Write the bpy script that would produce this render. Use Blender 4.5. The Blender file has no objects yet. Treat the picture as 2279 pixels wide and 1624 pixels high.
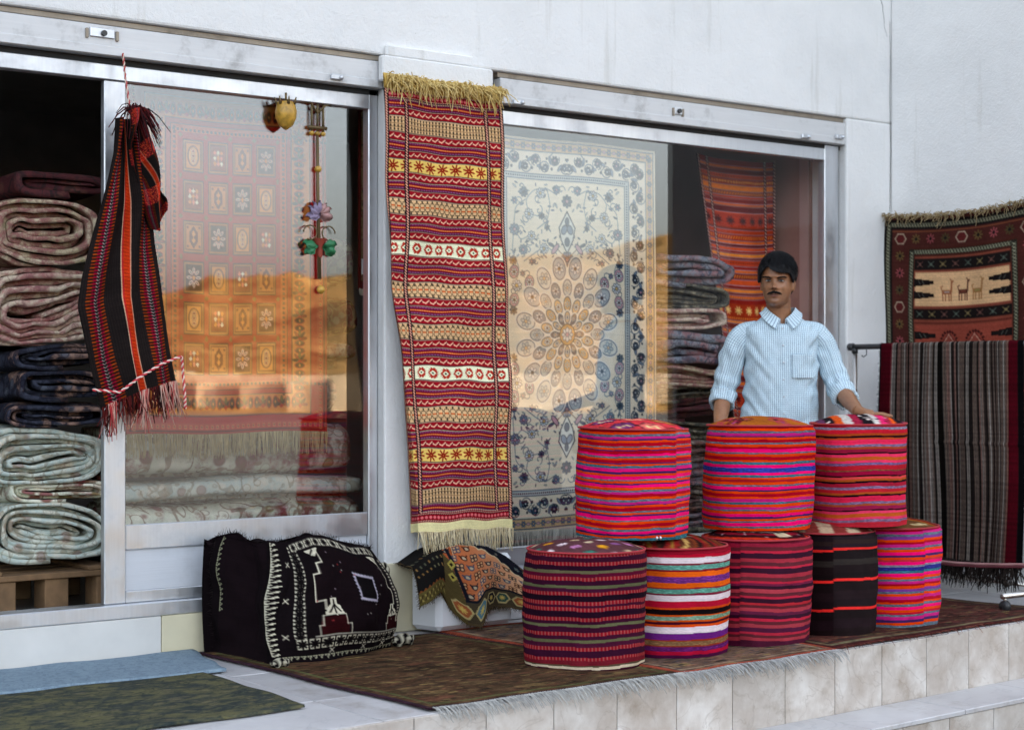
import bpy, bmesh, math, random
import numpy as np
from mathutils import Vector, Matrix

scene = bpy.context.scene
R_ = math.radians

# ------------------------------------------------------------------ camera
CAM = np.array([0.0, -6.29, 1.09])
cam_d = bpy.data.cameras.new("camera")
cam = bpy.data.objects.new("camera", cam_d)
scene.collection.objects.link(cam)
cam.location = CAM
cam.rotation_euler = (R_(90), 0, R_(-37.06))
cam_d.sensor_width = 36.0
cam_d.lens = 60.48
cam_d.shift_y = 0.0152
cam_d.clip_start = 0.05
cam_d.clip_end = 4000
cam_d.dof.use_dof = True
cam_d.dof.focus_distance = 6.75
cam_d.dof.aperture_fstop = 3.2
scene.camera = cam

# ------------------------------------------------------------------ sky, sun, exposure
SUN_EL, SUN_AZ = 20.0, 28.0          # the sun stands low behind the shop, a little to its right
world = bpy.data.worlds.new("World")
scene.world = world
world.use_nodes = True
wn = world.node_tree
bg = wn.nodes["Background"]
sky = wn.nodes.new("ShaderNodeTexSky")
sky.sky_type = 'NISHITA'
sky.sun_disc = False
sky.sun_elevation = R_(SUN_EL)
sky.sun_rotation = R_(SUN_AZ)
sky.air_density = 1.0
sky.dust_density = 5.0
sky.ozone_density = 1.0
hz = wn.nodes.new("ShaderNodeHueSaturation")     # a milky, hazy afternoon sky
hz.inputs["Saturation"].default_value = 0.48
wn.links.new(sky.outputs[0], hz.inputs["Color"])
wn.links.new(hz.outputs[0], bg.inputs[0])
bg.inputs[1].default_value = 0.15
sun_d = bpy.data.lights.new("sun", 'SUN')
sun_d.energy = 3.0
sun_d.angle = R_(0.5)
sun_d.color = (1.0, 0.74, 0.45)
sun = bpy.data.objects.new("sun", sun_d)
scene.collection.objects.link(sun)
sun.rotation_euler = (R_(90 - SUN_EL), 0, R_(180 - SUN_AZ))
scene.view_settings.view_transform = 'Standard'
scene.view_settings.look = 'None'
scene.view_settings.exposure = 2.53
scene.view_settings.gamma = 1.0
scene.view_settings.use_curve_mapping = False
scene.cycles.use_denoising = True
scene.cycles.max_bounces = 8
scene.cycles.diffuse_bounces = 4
scene.cycles.transparent_max_bounces = 12
scene.cycles.caustics_reflective = False
scene.cycles.caustics_refractive = False
scene.cycles.sample_clamp_indirect = 6.0

random.seed(7)
rng = np.random.default_rng(11)
COL = scene.collection

# ------------------------------------------------------------------ measuring: a sight line met with a plane of the place
FPX, CPX, HPX = 3827.0, 1139.0, 846.5
RV = np.array([.798, -.6026, 0]); FV = np.array([.6026, .798, 0]); UV_ = np.array([0, 0, 1.0])
def ray(x, y): return RV*(x-CPX)/FPX + FV - UV_*(y-HPX)/FPX
def atY(x, y, Y): d = ray(x, y); return CAM + d*(Y-CAM[1])/d[1]
def atZ(x, y, Z=0.0): d = ray(x, y); return CAM + d*(Z-CAM[2])/d[2]
def atX(x, y, X): d = ray(x, y); return CAM + d*(X-CAM[0])/d[0]

# ------------------------------------------------------------------ helpers
def lin(c):
    c = np.asarray(c, float)/255.0
    return np.where(c <= .04045, c/12.92, ((c+.055)/1.055)**2.4)
def hexc(h):
    return np.array([int(h[i:i+2], 16) for i in (0, 2, 4)], float)

def tag(o, label=None, cat=None, group=None, kind=None):
    if label: o["label"] = label
    if cat: o["category"] = cat
    if group: o["group"] = group
    if kind: o["kind"] = kind
    return o

def empty(name, loc=(0, 0, 0), rz=0.0):
    o = bpy.data.objects.new(name, None)
    o.empty_display_size = .1
    COL.objects.link(o)
    o.location = loc
    o.rotation_euler = (0, 0, rz)
    return o

def link(name, me, mat=None, parent=None, smooth=True):
    o = bpy.data.objects.new(name, me)
    COL.objects.link(o)
    if mat is not None:
        if not isinstance(mat, (list, tuple)): mat = [mat]
        for m in mat: me.materials.append(m)
    if parent is not None: o.parent = parent
    if smooth and len(me.polygons):
        me.polygons.foreach_set("use_smooth", np.ones(len(me.polygons), bool))
    return o

def from_np(name, V, quads, col=None, mats=None):
    """numpy verts (n,3) and quads (m,4) (tri: last index repeated -> not used) to a mesh"""
    me = bpy.data.meshes.new(name)
    V = np.asarray(V, np.float32); Q = np.asarray(quads, np.int32)
    me.vertices.add(len(V)); me.vertices.foreach_set("co", V.ravel())
    k = Q.shape[1]
    me.loops.add(Q.size); me.loops.foreach_set("vertex_index", Q.ravel())
    me.polygons.add(len(Q))
    me.polygons.foreach_set("loop_start", np.arange(0, Q.size, k, dtype=np.int32))
    me.polygons.foreach_set("loop_total", np.full(len(Q), k, np.int32))
    if mats is not None: me.polygons.foreach_set("material_index", np.asarray(mats, np.int32))
    me.update(calc_edges=True)
    if col is not None:
        a = me.attributes.new("Col", 'FLOAT_COLOR', 'POINT')
        c = np.ones((len(V), 4), np.float32); c[:, :3] = col
        a.data.foreach_set("color", c.ravel())
    return me

def grid_quads(h, w, off=0, wrap=False):
    r = np.arange(h-1)[:, None]; c = np.arange(w if wrap else w-1)[None, :]
    c2 = (c+1) % w
    q = np.stack([r*w+c, (r+1)*w+c, (r+1)*w+c2, r*w+c2], -1).reshape(-1, 4)
    return q + off

def sheet(name, P, C, mat, parent=None, thick=0.006, flip=False, back=(120, 100, 85)):
    """a woven sheet: fine front, rim and a coarser back; P (h,w,3), C (h,w,3) linear colours"""
    h, w = P.shape[:2]
    du = np.gradient(P, axis=1); dv = np.gradient(P, axis=0)
    n = np.cross(dv, du); n /= np.linalg.norm(n, axis=2, keepdims=True) + 1e-9
    if flip: n = -n
    V = [P.reshape(-1, 3)]; cc = [C.reshape(-1, 3)]
    q = grid_quads(h, w)
    if flip: q = q[:, ::-1]
    Q = [q]; off = h*w
    if thick > 0:
        B = P - n*thick
        idx = np.concatenate([np.arange(w), np.arange(1, h)*w + w-1, (h-1)*w + np.arange(w-2, -1, -1), np.arange(h-2, 0, -1)*w])
        rim = B.reshape(-1, 3)[idx]; m = len(idx)
        V.append(rim); cc.append(C.reshape(-1, 3)[idx]*.8)
        a = idx; b = np.roll(idx, -1); i = np.arange(m)+off; j = np.roll(i, -1)
        rq = np.stack([a, b, j, i], -1)
        if flip: rq = rq[:, ::-1]
        Q.append(rq); off += m
        st = 8
        ri = np.unique(np.append(np.arange(0, h, st), h-1)); ci = np.unique(np.append(np.arange(0, w, st), w-1))
        Bk = B[np.ix_(ri, ci)]
        V.append(Bk.reshape(-1, 3)); cc.append(np.tile(C.reshape(-1, 3).mean(0)*.7, (Bk.shape[0]*Bk.shape[1], 1)))
        bq = grid_quads(Bk.shape[0], Bk.shape[1], off)
        Q.append(bq if flip else bq[:, ::-1])
    me = from_np(name, np.concatenate(V), np.concatenate(Q), np.concatenate(cc))
    return link(name, me, mat, parent)

def bm_obj(name, bm, mat, parent=None, smooth=False):
    me = bpy.data.meshes.new(name)
    bm.normal_update()
    bm.to_mesh(me); bm.free()
    return link(name, me, mat, parent, smooth)

def box(name, x0, x1, y0, y1, z0, z1, mat, parent=None, bev=.003, seg=1):
    bm = bmesh.new()
    vs = [bm.verts.new((x, y, z)) for x in (x0, x1) for y in (y0, y1) for z in (z0, z1)]
    for f in ((0, 1, 3, 2), (4, 6, 7, 5), (0, 4, 5, 1), (2, 3, 7, 6), (0, 2, 6, 4), (1, 5, 7, 3)):
        bm.faces.new([vs[i] for i in f])
    bmesh.ops.recalc_face_normals(bm, faces=bm.faces)
    if bev > 0:
        bmesh.ops.bevel(bm, geom=list(bm.edges), offset=bev, segments=seg, affect='EDGES', profile=.5)
    return bm_obj(name, bm, mat, parent)

def prism(name, poly, z0, z1, mat, parent=None, bev=0.0):
    """vertical prism over a plan polygon"""
    bm = bmesh.new()
    a = [bm.verts.new((p[0], p[1], z0)) for p in poly]; b = [bm.verts.new((p[0], p[1], z1)) for p in poly]
    bm.faces.new(a[::-1]); bm.faces.new(b)
    n = len(poly)
    for i in range(n): bm.faces.new((a[i], a[(i+1) % n], b[(i+1) % n], b[i]))
    bmesh.ops.recalc_face_normals(bm, faces=bm.faces)
    if bev > 0: bmesh.ops.bevel(bm, geom=list(bm.edges), offset=bev, segments=1, affect='EDGES')
    return bm_obj(name, bm, mat, parent)

def frames_along(pts):
    pts = np.asarray(pts, float)
    t = np.gradient(pts, axis=0); t /= np.linalg.norm(t, axis=1, keepdims=True)+1e-9
    ref = np.array([0, 0, 1.0]) if abs(t[0][2]) < .9 else np.array([1.0, 0, 0])
    n = np.cross(t[0], ref); n /= np.linalg.norm(n)
    N = []
    for i in range(len(pts)):
        n = n - t[i]*(n@t[i]); n /= np.linalg.norm(n)+1e-9
        N.append(n.copy())
    N = np.array(N); Bn = np.cross(t, N)
    return pts, t, N, Bn

def tube_np(pts, rad, seg=10, caps=True):
    pts, t, N, Bn = frames_along(pts)
    k = len(pts); rad = np.broadcast_to(np.asarray(rad, float), (k,))
    a = np.linspace(0, 2*np.pi, seg, endpoint=False)
    ring = np.cos(a)[None, :, None]*N[:, None, :] + np.sin(a)[None, :, None]*Bn[:, None, :]
    V = pts[:, None, :] + ring*rad[:, None, None]
    Q = grid_quads(k, seg, 0, True)
    V = V.reshape(-1, 3)
    if caps:
        V = np.concatenate([V, pts[:1], pts[-1:]]); c0, c1 = len(V)-2, len(V)-1
        i = np.arange(0, seg, 2)
        Q = np.concatenate([Q, np.stack([np.full(len(i), c0), i, (i+1) % seg, (i+2) % seg], -1),
                            np.stack([np.full(len(i), c1), (k-1)*seg+(i+2) % seg, (k-1)*seg+(i+1) % seg, (k-1)*seg+i], -1)])
    return V, Q

def tube(name, pts, rad, mat, parent=None, seg=10):
    V, Q = tube_np(pts, rad, seg)
    return link(name, from_np(name, V, Q), mat, parent)

def join_np(parts):
    V = []; Q = []; C = []; off = 0
    for p in parts:
        V.append(p[0]); Q.append(np.asarray(p[1])+off); off += len(p[0])
        if len(p) > 2: C.append(np.broadcast_to(p[2], (len(p[0]), 3)))
    return np.concatenate(V), np.concatenate(Q), (np.concatenate(C) if C else None)

def lathe(name, prof, mat, parent=None, seg=32, at=(0, 0, 0)):
    prof = np.asarray(prof, float)
    a = np.linspace(0, 2*np.pi, seg, endpoint=False)
    V = np.stack([prof[:, 0:1]*np.cos(a), prof[:, 0:1]*np.sin(a), np.repeat(prof[:, 1:2], seg, 1)], -1).reshape(-1, 3) + np.array(at)
    return link(name, from_np(name, V, grid_quads(len(prof), seg, 0, True)), mat, parent)

def strands(name, bases, dirs, length, rad, colA, colB, mat, parent=None, jit=.25, droop=0.0, seg=4, out=None, curl=0.0):
    """a fringe: one thin tapering yarn from every base point"""
    V = []; Q = []; C = []; off = 0
    tri = np.array([0, 2.094, 4.189])
    for b, d in zip(bases, dirs):
        L = length*(1+random.uniform(-jit, jit))
        d = np.array(d, float)+np.array([random.gauss(0, jit*.35) for _ in range(3)])
        d /= np.linalg.norm(d)
        cur = np.array([random.gauss(0, jit*.5) for _ in range(3)])*L
        s = np.linspace(0, 1, seg)[:, None]
        pts = np.array(b)+d*s*L+cur*s*s*.5
        pts[:, 2] -= droop*(s[:, 0]**2)*L
        if curl: pts += np.array([math.sin(L*900), math.cos(L*700), math.sin(L*500)])*np.sin(s*4.2+L*300)*L*curl
        if out is not None: pts[:, 2] = np.maximum(pts[:, 2], out)
        p, t, N, Bn = frames_along(pts)
        r = rad*np.linspace(1, .45, seg)*random.uniform(.7, 1.25)
        ring = np.cos(tri)[None, :, None]*N[:, None, :]+np.sin(tri)[None, :, None]*Bn[:, None, :]
        V.append((p[:, None, :]+ring*r[:, None, None]).reshape(-1, 3))
        Q.append(grid_quads(seg, 3, off, True)); off += seg*3
        c = colA+(colB-colA)*random.random()
        C.append(np.tile(c, (seg*3, 1)))
    me = from_np(name, np.concatenate(V), np.concatenate(Q), np.concatenate(C))
    o = link(name, me, mat, parent)
    o["kind"] = "stuff"                             # loose yarn nobody could count
    return o

def vnoise(x, y, seed=0):
    """smooth value noise on arrays"""
    r = np.random.default_rng(seed).random((64, 64))
    xi = np.floor(x).astype(int); yi = np.floor(y).astype(int)
    fx = x-xi; fy = y-yi
    fx = fx*fx*(3-2*fx); fy = fy*fy*(3-2*fy)
    g = lambda a, b: r[a % 64, b % 64]
    return (g(xi, yi)*(1-fx)+g(xi+1, yi)*fx)*(1-fy)+(g(xi, yi+1)*(1-fx)+g(xi+1, yi+1)*fx)*fy

# ------------------------------------------------------------------ weaving patterns: a small drawing board in metres
class Board:
    def __init__(s, w, h, W, H, bg):
        s.w, s.h, s.W, s.H = w, h, W, H
        s.a = np.empty((h, w, 3)); s.a[:] = bg
        s.px = max(W/w, H/h)
    def win(s, x0, y0, x1, y1):
        i0 = max(0, int(x0/s.W*s.w)-1); i1 = min(s.w, int(x1/s.W*s.w)+2)
        j0 = max(0, int(y0/s.H*s.h)-1); j1 = min(s.h, int(y1/s.H*s.h)+2)
        if i1 <= i0 or j1 <= j0: return None
        X, Y = np.meshgrid((np.arange(i0, i1)+.5)/s.w*s.W, (np.arange(j0, j1)+.5)/s.h*s.H)
        return (slice(j0, j1), slice(i0, i1)), X, Y
    def put(s, sl, al, col):
        al = np.clip(al, 0, 1)[..., None]
        s.a[sl] = s.a[sl]*(1-al)+np.asarray(col, float)*al
    def rect(s, x0, y0, x1, y1, col):
        q = s.win(x0, y0, x1, y1)
        if q is None: return
        sl, X, Y = q
        d = np.minimum(np.minimum(X-x0, x1-X), np.minimum(Y-y0, y1-Y))
        s.put(sl, d/s.px+.5, col)
    def ell(s, cx, cy, rx, ry, col, ang=0.0, edge=None, ew=.0):
        m = max(rx, ry)+ew
        q = s.win(cx-m, cy-m, cx+m, cy+m)
        if q is None: return
        sl, X, Y = q
        c, n = math.cos(ang), math.sin(ang)
        u = (X-cx)*c+(Y-cy)*n; v = -(X-cx)*n+(Y-cy)*c
        if edge is not None:
            d = (1-np.hypot(u/(rx+ew), v/(ry+ew)))*min(rx+ew, ry+ew)
            s.put(sl, d/s.px+.5, edge)
        d = (1-np.hypot(u/rx, v/ry))*min(rx, ry)
        s.put(sl, d/s.px+.5, col)
    def line(s, pts, w, col):
        pts = np.asarray(pts, float)
        for p, q_ in zip(pts[:-1], pts[1:]):
            q = s.win(min(p[0], q_[0])-w, min(p[1], q_[1])-w, max(p[0], q_[0])+w, max(p[1], q_[1])+w)
            if q is None: continue
            sl, X, Y = q
            dx, dy = q_-p; L2 = dx*dx+dy*dy+1e-12
            t = np.clip(((X-p[0])*dx+(Y-p[1])*dy)/L2, 0, 1)
            d = np.hypot(X-p[0]-t*dx, Y-p[1]-t*dy)
            s.put(sl, (w/2-d)/s.px+.5, col)
    def poly(s, pts, col):
        pts = np.asarray(pts, float)
        q = s.win(pts[:, 0].min(), pts[:, 1].min(), pts[:, 0].max(), pts[:, 1].max())
        if q is None: return
        sl, X, Y = q
        ins = np.zeros(X.shape, bool); j = len(pts)-1
        for i in range(len(pts)):
            xi, yi = pts[i]; xj, yj = pts[j]
            c = ((yi > Y) != (yj > Y)) & (X < (xj-xi)*(Y-yi)/((yj-yi) if abs(yj-yi) > 1e-12 else 1e-12)+xi)
            ins ^= c; j = i
        s.put(sl, ins.astype(float), col)
    def flower(s, cx, cy, r, pet, out, mid, n=8, rot=0.0):
        for k in range(n):
            a = rot+k*2*math.pi/n
            s.ell(cx+math.cos(a)*r*.6, cy+math.sin(a)*r*.6, r*.42, r*.24, pet, a, out, r*.09)
        s.ell(cx, cy, r*.27, r*.27, mid, 0, out, r*.08)
    def leaf(s, cx, cy, r, a, col, out):
        s.ell(cx, cy, r, r*.36, col, a, out, r*.12)
    def spiral(s, cx, cy, r, a0, turns, w, col, sg=1):
        t = np.linspace(0, 1, 26)
        s.line(np.stack([cx+np.cos(a0+sg*t*turns*6.283)*r*(1-.8*t), cy+np.sin(a0+sg*t*turns*6.283)*r*(1-.8*t)], -1), w, col)
    def diamond(s, cx, cy, rx, ry, col):
        s.poly([(cx-rx, cy), (cx, cy-ry), (cx+rx, cy), (cx, cy+ry)], col)
    def lin(s): return lin(s.a)

def yarn(C, amt=.10, seed=3, su=1, sv=1):
    """unevenness of dye and spin, yarn by yarn"""
    h, w = C.shape[:2]
    g = np.random.default_rng(seed)
    n = 1+amt*(g.random((h, w, 1))-.5)*2
    r = 1+amt*.8*(g.random((h, 1, 1))-.5)*2
    yy, xx = np.mgrid[0:h, 0:w]
    big = 1+amt*(vnoise(xx/23., yy/23., seed)[..., None]-.5)*1.6
    return np.clip(C*n*r*big, 0, 1)

# ------------------------------------------------------------------ materials
def new_mat(name):
    m = bpy.data.materials.new(name); m.use_nodes = True
    nt = m.node_tree
    b = nt.nodes["Principled BSDF"]
    return m, nt, b
def nd(nt, typ, **kw):
    n = nt.nodes.new(typ)
    for k, v in kw.items(): setattr(n, k, v)
    return n
def texco(nt, scale=(1, 1, 1), kind="Object"):
    t = nd(nt, "ShaderNodeTexCoord"); mp = nd(nt, "ShaderNodeMapping")
    nt.links.new(t.outputs[kind], mp.inputs[0]); mp.inputs["Scale"].default_value = scale
    return mp.outputs[0]
def noise_n(nt, vec, scale, detail=4, rough=.55):
    n = nd(nt, "ShaderNodeTexNoise"); nt.links.new(vec, n.inputs["Vector"])
    n.inputs["Scale"].default_value = scale; n.inputs["Detail"].default_value = detail; n.inputs["Roughness"].default_value = rough
    return n.outputs["Fac"]
def ramp(nt, fac, stops, interp='LINEAR'):
    r = nd(nt, "ShaderNodeValToRGB"); r.color_ramp.interpolation = interp
    el = r.color_ramp.elements
    while len(el) < len(stops): el.new(.5)
    for e, (p, c) in zip(el, stops):
        e.position = p; e.color = (*c, 1)
    nt.links.new(fac, r.inputs[0])
    return r.outputs["Color"]
def mixc(nt, fac, a, b, mode='MIX'):
    m = nd(nt, "ShaderNodeMix", data_type='RGBA', blend_type=mode)
    if isinstance(fac, (int, float)): m.inputs[0].default_value = fac
    else: nt.links.new(fac, m.inputs[0])
    for s, v in ((6, a), (7, b)):
        if isinstance(v, (tuple, list)): m.inputs[s].default_value = (*v[:3], 1)
        else: nt.links.new(v, m.inputs[s])
    return m.outputs[2]
def bump(nt, b, height, strength=.3, dist=.004):
    n = nd(nt, "ShaderNodeBump"); n.inputs["Strength"].default_value = strength; n.inputs["Distance"].default_value = dist
    nt.links.new(height, n.inputs["Height"]); nt.links.new(n.outputs[0], b.inputs["Normal"])

def m_plain(name, c, rough=.6, metal=0.0, var=.12, vs=6.0, bmp=0.0, bs=200.0, spec=.5):
    m, nt, b = new_mat(name)
    v = texco(nt)
    f = noise_n(nt, v, vs, 5)
    c = np.asarray(c, float)
    col = ramp(nt, f, [(.3, tuple(np.clip(c*(1-var), 0, 1))), (.7, tuple(np.clip(c*(1+var), 0, 1)))])
    nt.links.new(col, b.inputs["Base Color"])
    b.inputs["Roughness"].default_value = rough; b.inputs["Metallic"].default_value = metal
    b.inputs["Specular IOR Level"].default_value = spec
    if bmp: bump(nt, b, noise_n(nt, v, bs, 3), bmp, .003)
    return m

def m_weave(name, rough=.92, bs=320.0, bmp=.5, wear=.14, sheen=0.0, gam=1.22):
    """woven yarn: the colour of every knot comes with the cloth, fuzz and wear from here"""
    m, nt, b = new_mat(name)
    at = nd(nt, "ShaderNodeAttribute", attribute_name="Col")
    v = texco(nt)
    f = noise_n(nt, v, 14.0, 6, .65)
    g = ramp(nt, f, [(.25, (1-wear, 1-wear, 1-wear)), (.75, (1+wear*.6, 1+wear*.6, 1+wear*.6))])
    gm = nd(nt, "ShaderNodeGamma"); gm.inputs[1].default_value = gam; nt.links.new(at.outputs["Color"], gm.inputs[0])
    col = mixc(nt, 1.0, gm.outputs[0], g, 'MULTIPLY')
    nt.links.new(col, b.inputs["Base Color"])
    b.inputs["Roughness"].default_value = rough
    b.inputs["Specular IOR Level"].default_value = .06
    b.inputs["Sheen Weight"].default_value = sheen
    b.inputs["Sheen Roughness"].default_value = .5
    h = noise_n(nt, v, bs, 4, .7)
    bump(nt, b, h, bmp, .003)
    return m

def m_plaster():
    m, nt, b = new_mat("white_plaster")
    v = texco(nt)
    big = noise_n(nt, v, 1.3, 6, .6)
    col = ramp(nt, big, [(.25, (.75, .75, .74)), (.5, (.84, .835, .82)), (.75, (.88, .875, .86))])
    sm = noise_n(nt, v, 26, 6, .75)
    spots = ramp(nt, sm, [(.0, (.80, .78, .74)), (.30, (.93, .92, .90)), (.36, (1, 1, 1))])
    vd = texco(nt, (9, 9, .7))
    drip = ramp(nt, noise_n(nt, vd, 1.4, 5, .6), [(.26, (.84, .83, .80)), (.40, (1, 1, 1))])
    col = mixc(nt, 1.0, mixc(nt, .8, col, spots, 'MULTIPLY'), drip, 'MULTIPLY')
    vc = nd(nt, "ShaderNodeTexVoronoi"); vc.inputs["Scale"].default_value = 7.0; nt.links.new(v, vc.inputs["Vector"])
    n3 = noise_n(nt, v, 60, 4, .7)
    ad_ = nd(nt, "ShaderNodeMath", operation='MULTIPLY_ADD'); nt.links.new(n3, ad_.inputs[0]); ad_.inputs[1].default_value = .05; nt.links.new(vc.outputs["Distance"], ad_.inputs[2])
    chip = ramp(nt, ad_.outputs[0], [(.030, (.62, .58, .54)), (.045, (1, 1, 1))])
    col = mixc(nt, .85, col, chip, 'MULTIPLY')
    nt.links.new(col, b.inputs["Base Color"])
    b.inputs["Roughness"].default_value = .9; b.inputs["Specular IOR Level"].default_value = .2
    n1 = noise_n(nt, v, 70, 6, .7); n2 = noise_n(nt, v, 9, 4, .5)
    mx = nd(nt, "ShaderNodeMath", operation='MULTIPLY_ADD'); nt.links.new(n2, mx.inputs[0]); mx.inputs[1].default_value = 1.6
    nt.links.new(n1, mx.inputs[2])
    bump(nt, b, mx.outputs[0], .6, .008)
    return m

def m_metal(name, c, rough=.32, metal=.85, grime=.5, stretch=(30, 30, 1.5)):
    m, nt, b = new_mat(name)
    v = texco(nt, stretch)
    f = noise_n(nt, v, 3.0, 5, .6)
    v2 = texco(nt)
    g = noise_n(nt, v2, 5.0, 6, .7)
    c = np.asarray(c, float)
    col = ramp(nt, f, [(.3, tuple(c*.95)), (.7, tuple(np.clip(c*1.03, 0, 1)))])
    dirt = ramp(nt, g, [(.30, tuple(np.array((.45, .42, .38))*(1-grime)+grime*np.array((.25, .23, .2)))), (.46, (1, 1, 1))])
    col = mixc(nt, grime, col, dirt, 'MULTIPLY')
    nt.links.new(col, b.inputs["Base Color"])
    rr = ramp(nt, g, [(.3, (rough+.3,)*3), (.6, (rough,)*3)])
    nt.links.new(rr, b.inputs["Roughness"])
    b.inputs["Metallic"].default_value = metal
    bump(nt, b, g, .06, .004)
    return m

def m_glass(name, refl, tint=(1, 1, 1)):
    """a thin pane: some of the light mirrors, the rest goes straight through"""
    m, nt, b = new_mat(name)
    nt.nodes.remove(b)
    out = nt.nodes["Material Output"]
    tr = nd(nt, "ShaderNodeBsdfTransparent"); tr.inputs[0].default_value = (*tint, 1)
    gl = nd(nt, "ShaderNodeBsdfGlossy"); gl.inputs["Roughness"].default_value = .012
    lw = nd(nt, "ShaderNodeLayerWeight"); lw.inputs["Blend"].default_value = .5
    pw = nd(nt, "ShaderNodeMath", operation='POWER'); nt.links.new(lw.outputs["Facing"], pw.inputs[0]); pw.inputs[1].default_value = 4.0
    ma = nd(nt, "ShaderNodeMath", operation='MULTIPLY_ADD', use_clamp=True)
    nt.links.new(pw.outputs[0], ma.inputs[0]); ma.inputs[1].default_value = .6; ma.inputs[2].default_value = refl
    v = texco(nt)
    n = noise_n(nt, v, 1.1, 2, .5)
    bp = nd(nt, "ShaderNodeBump"); bp.inputs["Strength"].default_value = .10; bp.inputs["Distance"].default_value = .004
    nt.links.new(n, bp.inputs["Height"]); nt.links.new(bp.outputs[0], gl.inputs["Normal"])
    mx = nd(nt, "ShaderNodeMixShader")
    nt.links.new(ma.outputs[0], mx.inputs[0]); nt.links.new(tr.outputs[0], mx.inputs[1]); nt.links.new(gl.outputs[0], mx.inputs[2])
    nt.links.new(mx.outputs[0], out.inputs["Surface"])
    return m

def m_marble(name, a, c, vein, rough=.35, sc=3.0, wearscale=1.0):
    m, nt, b = new_mat(name)
    oi = nd(nt, "ShaderNodeObjectInfo")
    tc = nd(nt, "ShaderNodeTexCoord")
    ad = nd(nt, "ShaderNodeVectorMath", operation='ADD')
    sc_ = nd(nt, "ShaderNodeMath", operation='MULTIPLY'); nt.links.new(oi.outputs["Random"], sc_.inputs[0]); sc_.inputs[1].default_value = 37.0
    nt.links.new(tc.outputs["Object"], ad.inputs[0]); nt.links.new(sc_.outputs[0], ad.inputs[1])
    v = ad.outputs[0]
    f = noise_n(nt, v, sc, 7, .62)
    col = ramp(nt, f, [(.30, a), (.52, tuple((np.array(a)+np.array(c))/2)), (.70, c)])
    d = nd(nt, "ShaderNodeTexNoise"); nt.links.new(v, d.inputs["Vector"]); d.inputs["Scale"].default_value = sc*.6; d.inputs["Detail"].default_value = 8; d.inputs["Distortion"].default_value = 2.2
    vm = ramp(nt, d.outputs["Fac"], [(.485, (0, 0, 0)), (.5, (1, 1, 1)), (.515, (0, 0, 0))])
    col = mixc(nt, mixc(nt, 1.0, vm, (.35, .35, .35), 'MULTIPLY'), col, vein)
    g = noise_n(nt, tc.outputs["Object"], 2.1*wearscale, 6, .7)
    st = ramp(nt, g, [(.30, (.62, .57, .50)), (.44, (1, 1, 1))])
    col = mixc(nt, .8, col, st, 'MULTIPLY')
    tv = nd(nt, "ShaderNodeMath", operation='MULTIPLY_ADD'); nt.links.new(oi.outputs["Random"], tv.inputs[0]); tv.inputs[1].default_value = .16; tv.inputs[2].default_value = .90
    cb = nd(nt, "ShaderNodeCombineColor")
    for i in range(3): nt.links.new(tv.outputs[0], cb.inputs[i])
    col = mixc(nt, 1.0, col, cb.outputs[0], 'MULTIPLY')
    nt.links.new(col, b.inputs["Base Color"])
    b.inputs["Roughness"].default_value = rough
    bump(nt, b, noise_n(nt, v, 30, 5), .05, .004)
    return m

def m_carpet(name, cols, scale=22.0, rough=.95, stretch=(1, 1, 1), motif=0.5, dark=(.05, .04, .04), vine=.75):
    """pile of a folded or trodden carpet: scattered floral marks over a ground"""
    m, nt, b = new_mat(name)
    v = texco(nt, stretch)
    vo = nd(nt, "ShaderNodeTexVoronoi"); vo.inputs["Scale"].default_value = scale; nt.links.new(v, vo.inputs["Vector"])
    n1 = noise_n(nt, v, scale*.35, 6, .7)
    n2 = noise_n(nt, v, scale*1.7, 4, .7)
    k = len(cols)
    base = ramp(nt, n1, [(.28+.44*i/(k-1), cols[i]) for i in range(k)])
    pick = ramp(nt, vo.outputs["Color"], [(.3+.4*i/(k-1), cols[(i*2+1) % k]) for i in range(k)], 'CONSTANT')
    mask = ramp(nt, vo.outputs["Distance"], [(.30, (1, 1, 1)), (.42, (0, 0, 0))])
    col = mixc(nt, mixc(nt, 1.0, mask, (motif,)*3, 'MULTIPLY'), base, pick)
    dk = ramp(nt, n2, [(.56, (0, 0, 0)), (.66, (.55, .55, .55))])
    col = mixc(nt, dk, col, dark)
    vn = nd(nt, "ShaderNodeTexNoise"); nt.links.new(v, vn.inputs["Vector"]); vn.inputs["Scale"].default_value = scale*.55; vn.inputs["Detail"].default_value = 1.5; vn.inputs["Distortion"].default_value = 1.2
    vl = ramp(nt, vn.outputs["Fac"], [(.455, (0, 0, 0)), (.475, (.85, .85, .85)), (.525, (.85, .85, .85)), (.545, (0, 0, 0))])
    col = mixc(nt, mixc(nt, 1.0, vl, (vine,)*3, 'MULTIPLY'), col, dark)
    rg = ramp(nt, vo.outputs["Distance"], [(.24, (0, 0, 0)), (.29, (.8, .8, .8)), (.36, (0, 0, 0))])
    col = mixc(nt, mixc(nt, 1.0, rg, (motif,)*3, 'MULTIPLY'), col, dark)
    nt.links.new(col, b.inputs["Base Color"])
    b.inputs["Roughness"].default_value = rough; b.inputs["Specular IOR Level"].default_value = .1
    bump(nt, b, noise_n(nt, v, scale*9, 4, .7), .5, .004)
    return m

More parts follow.
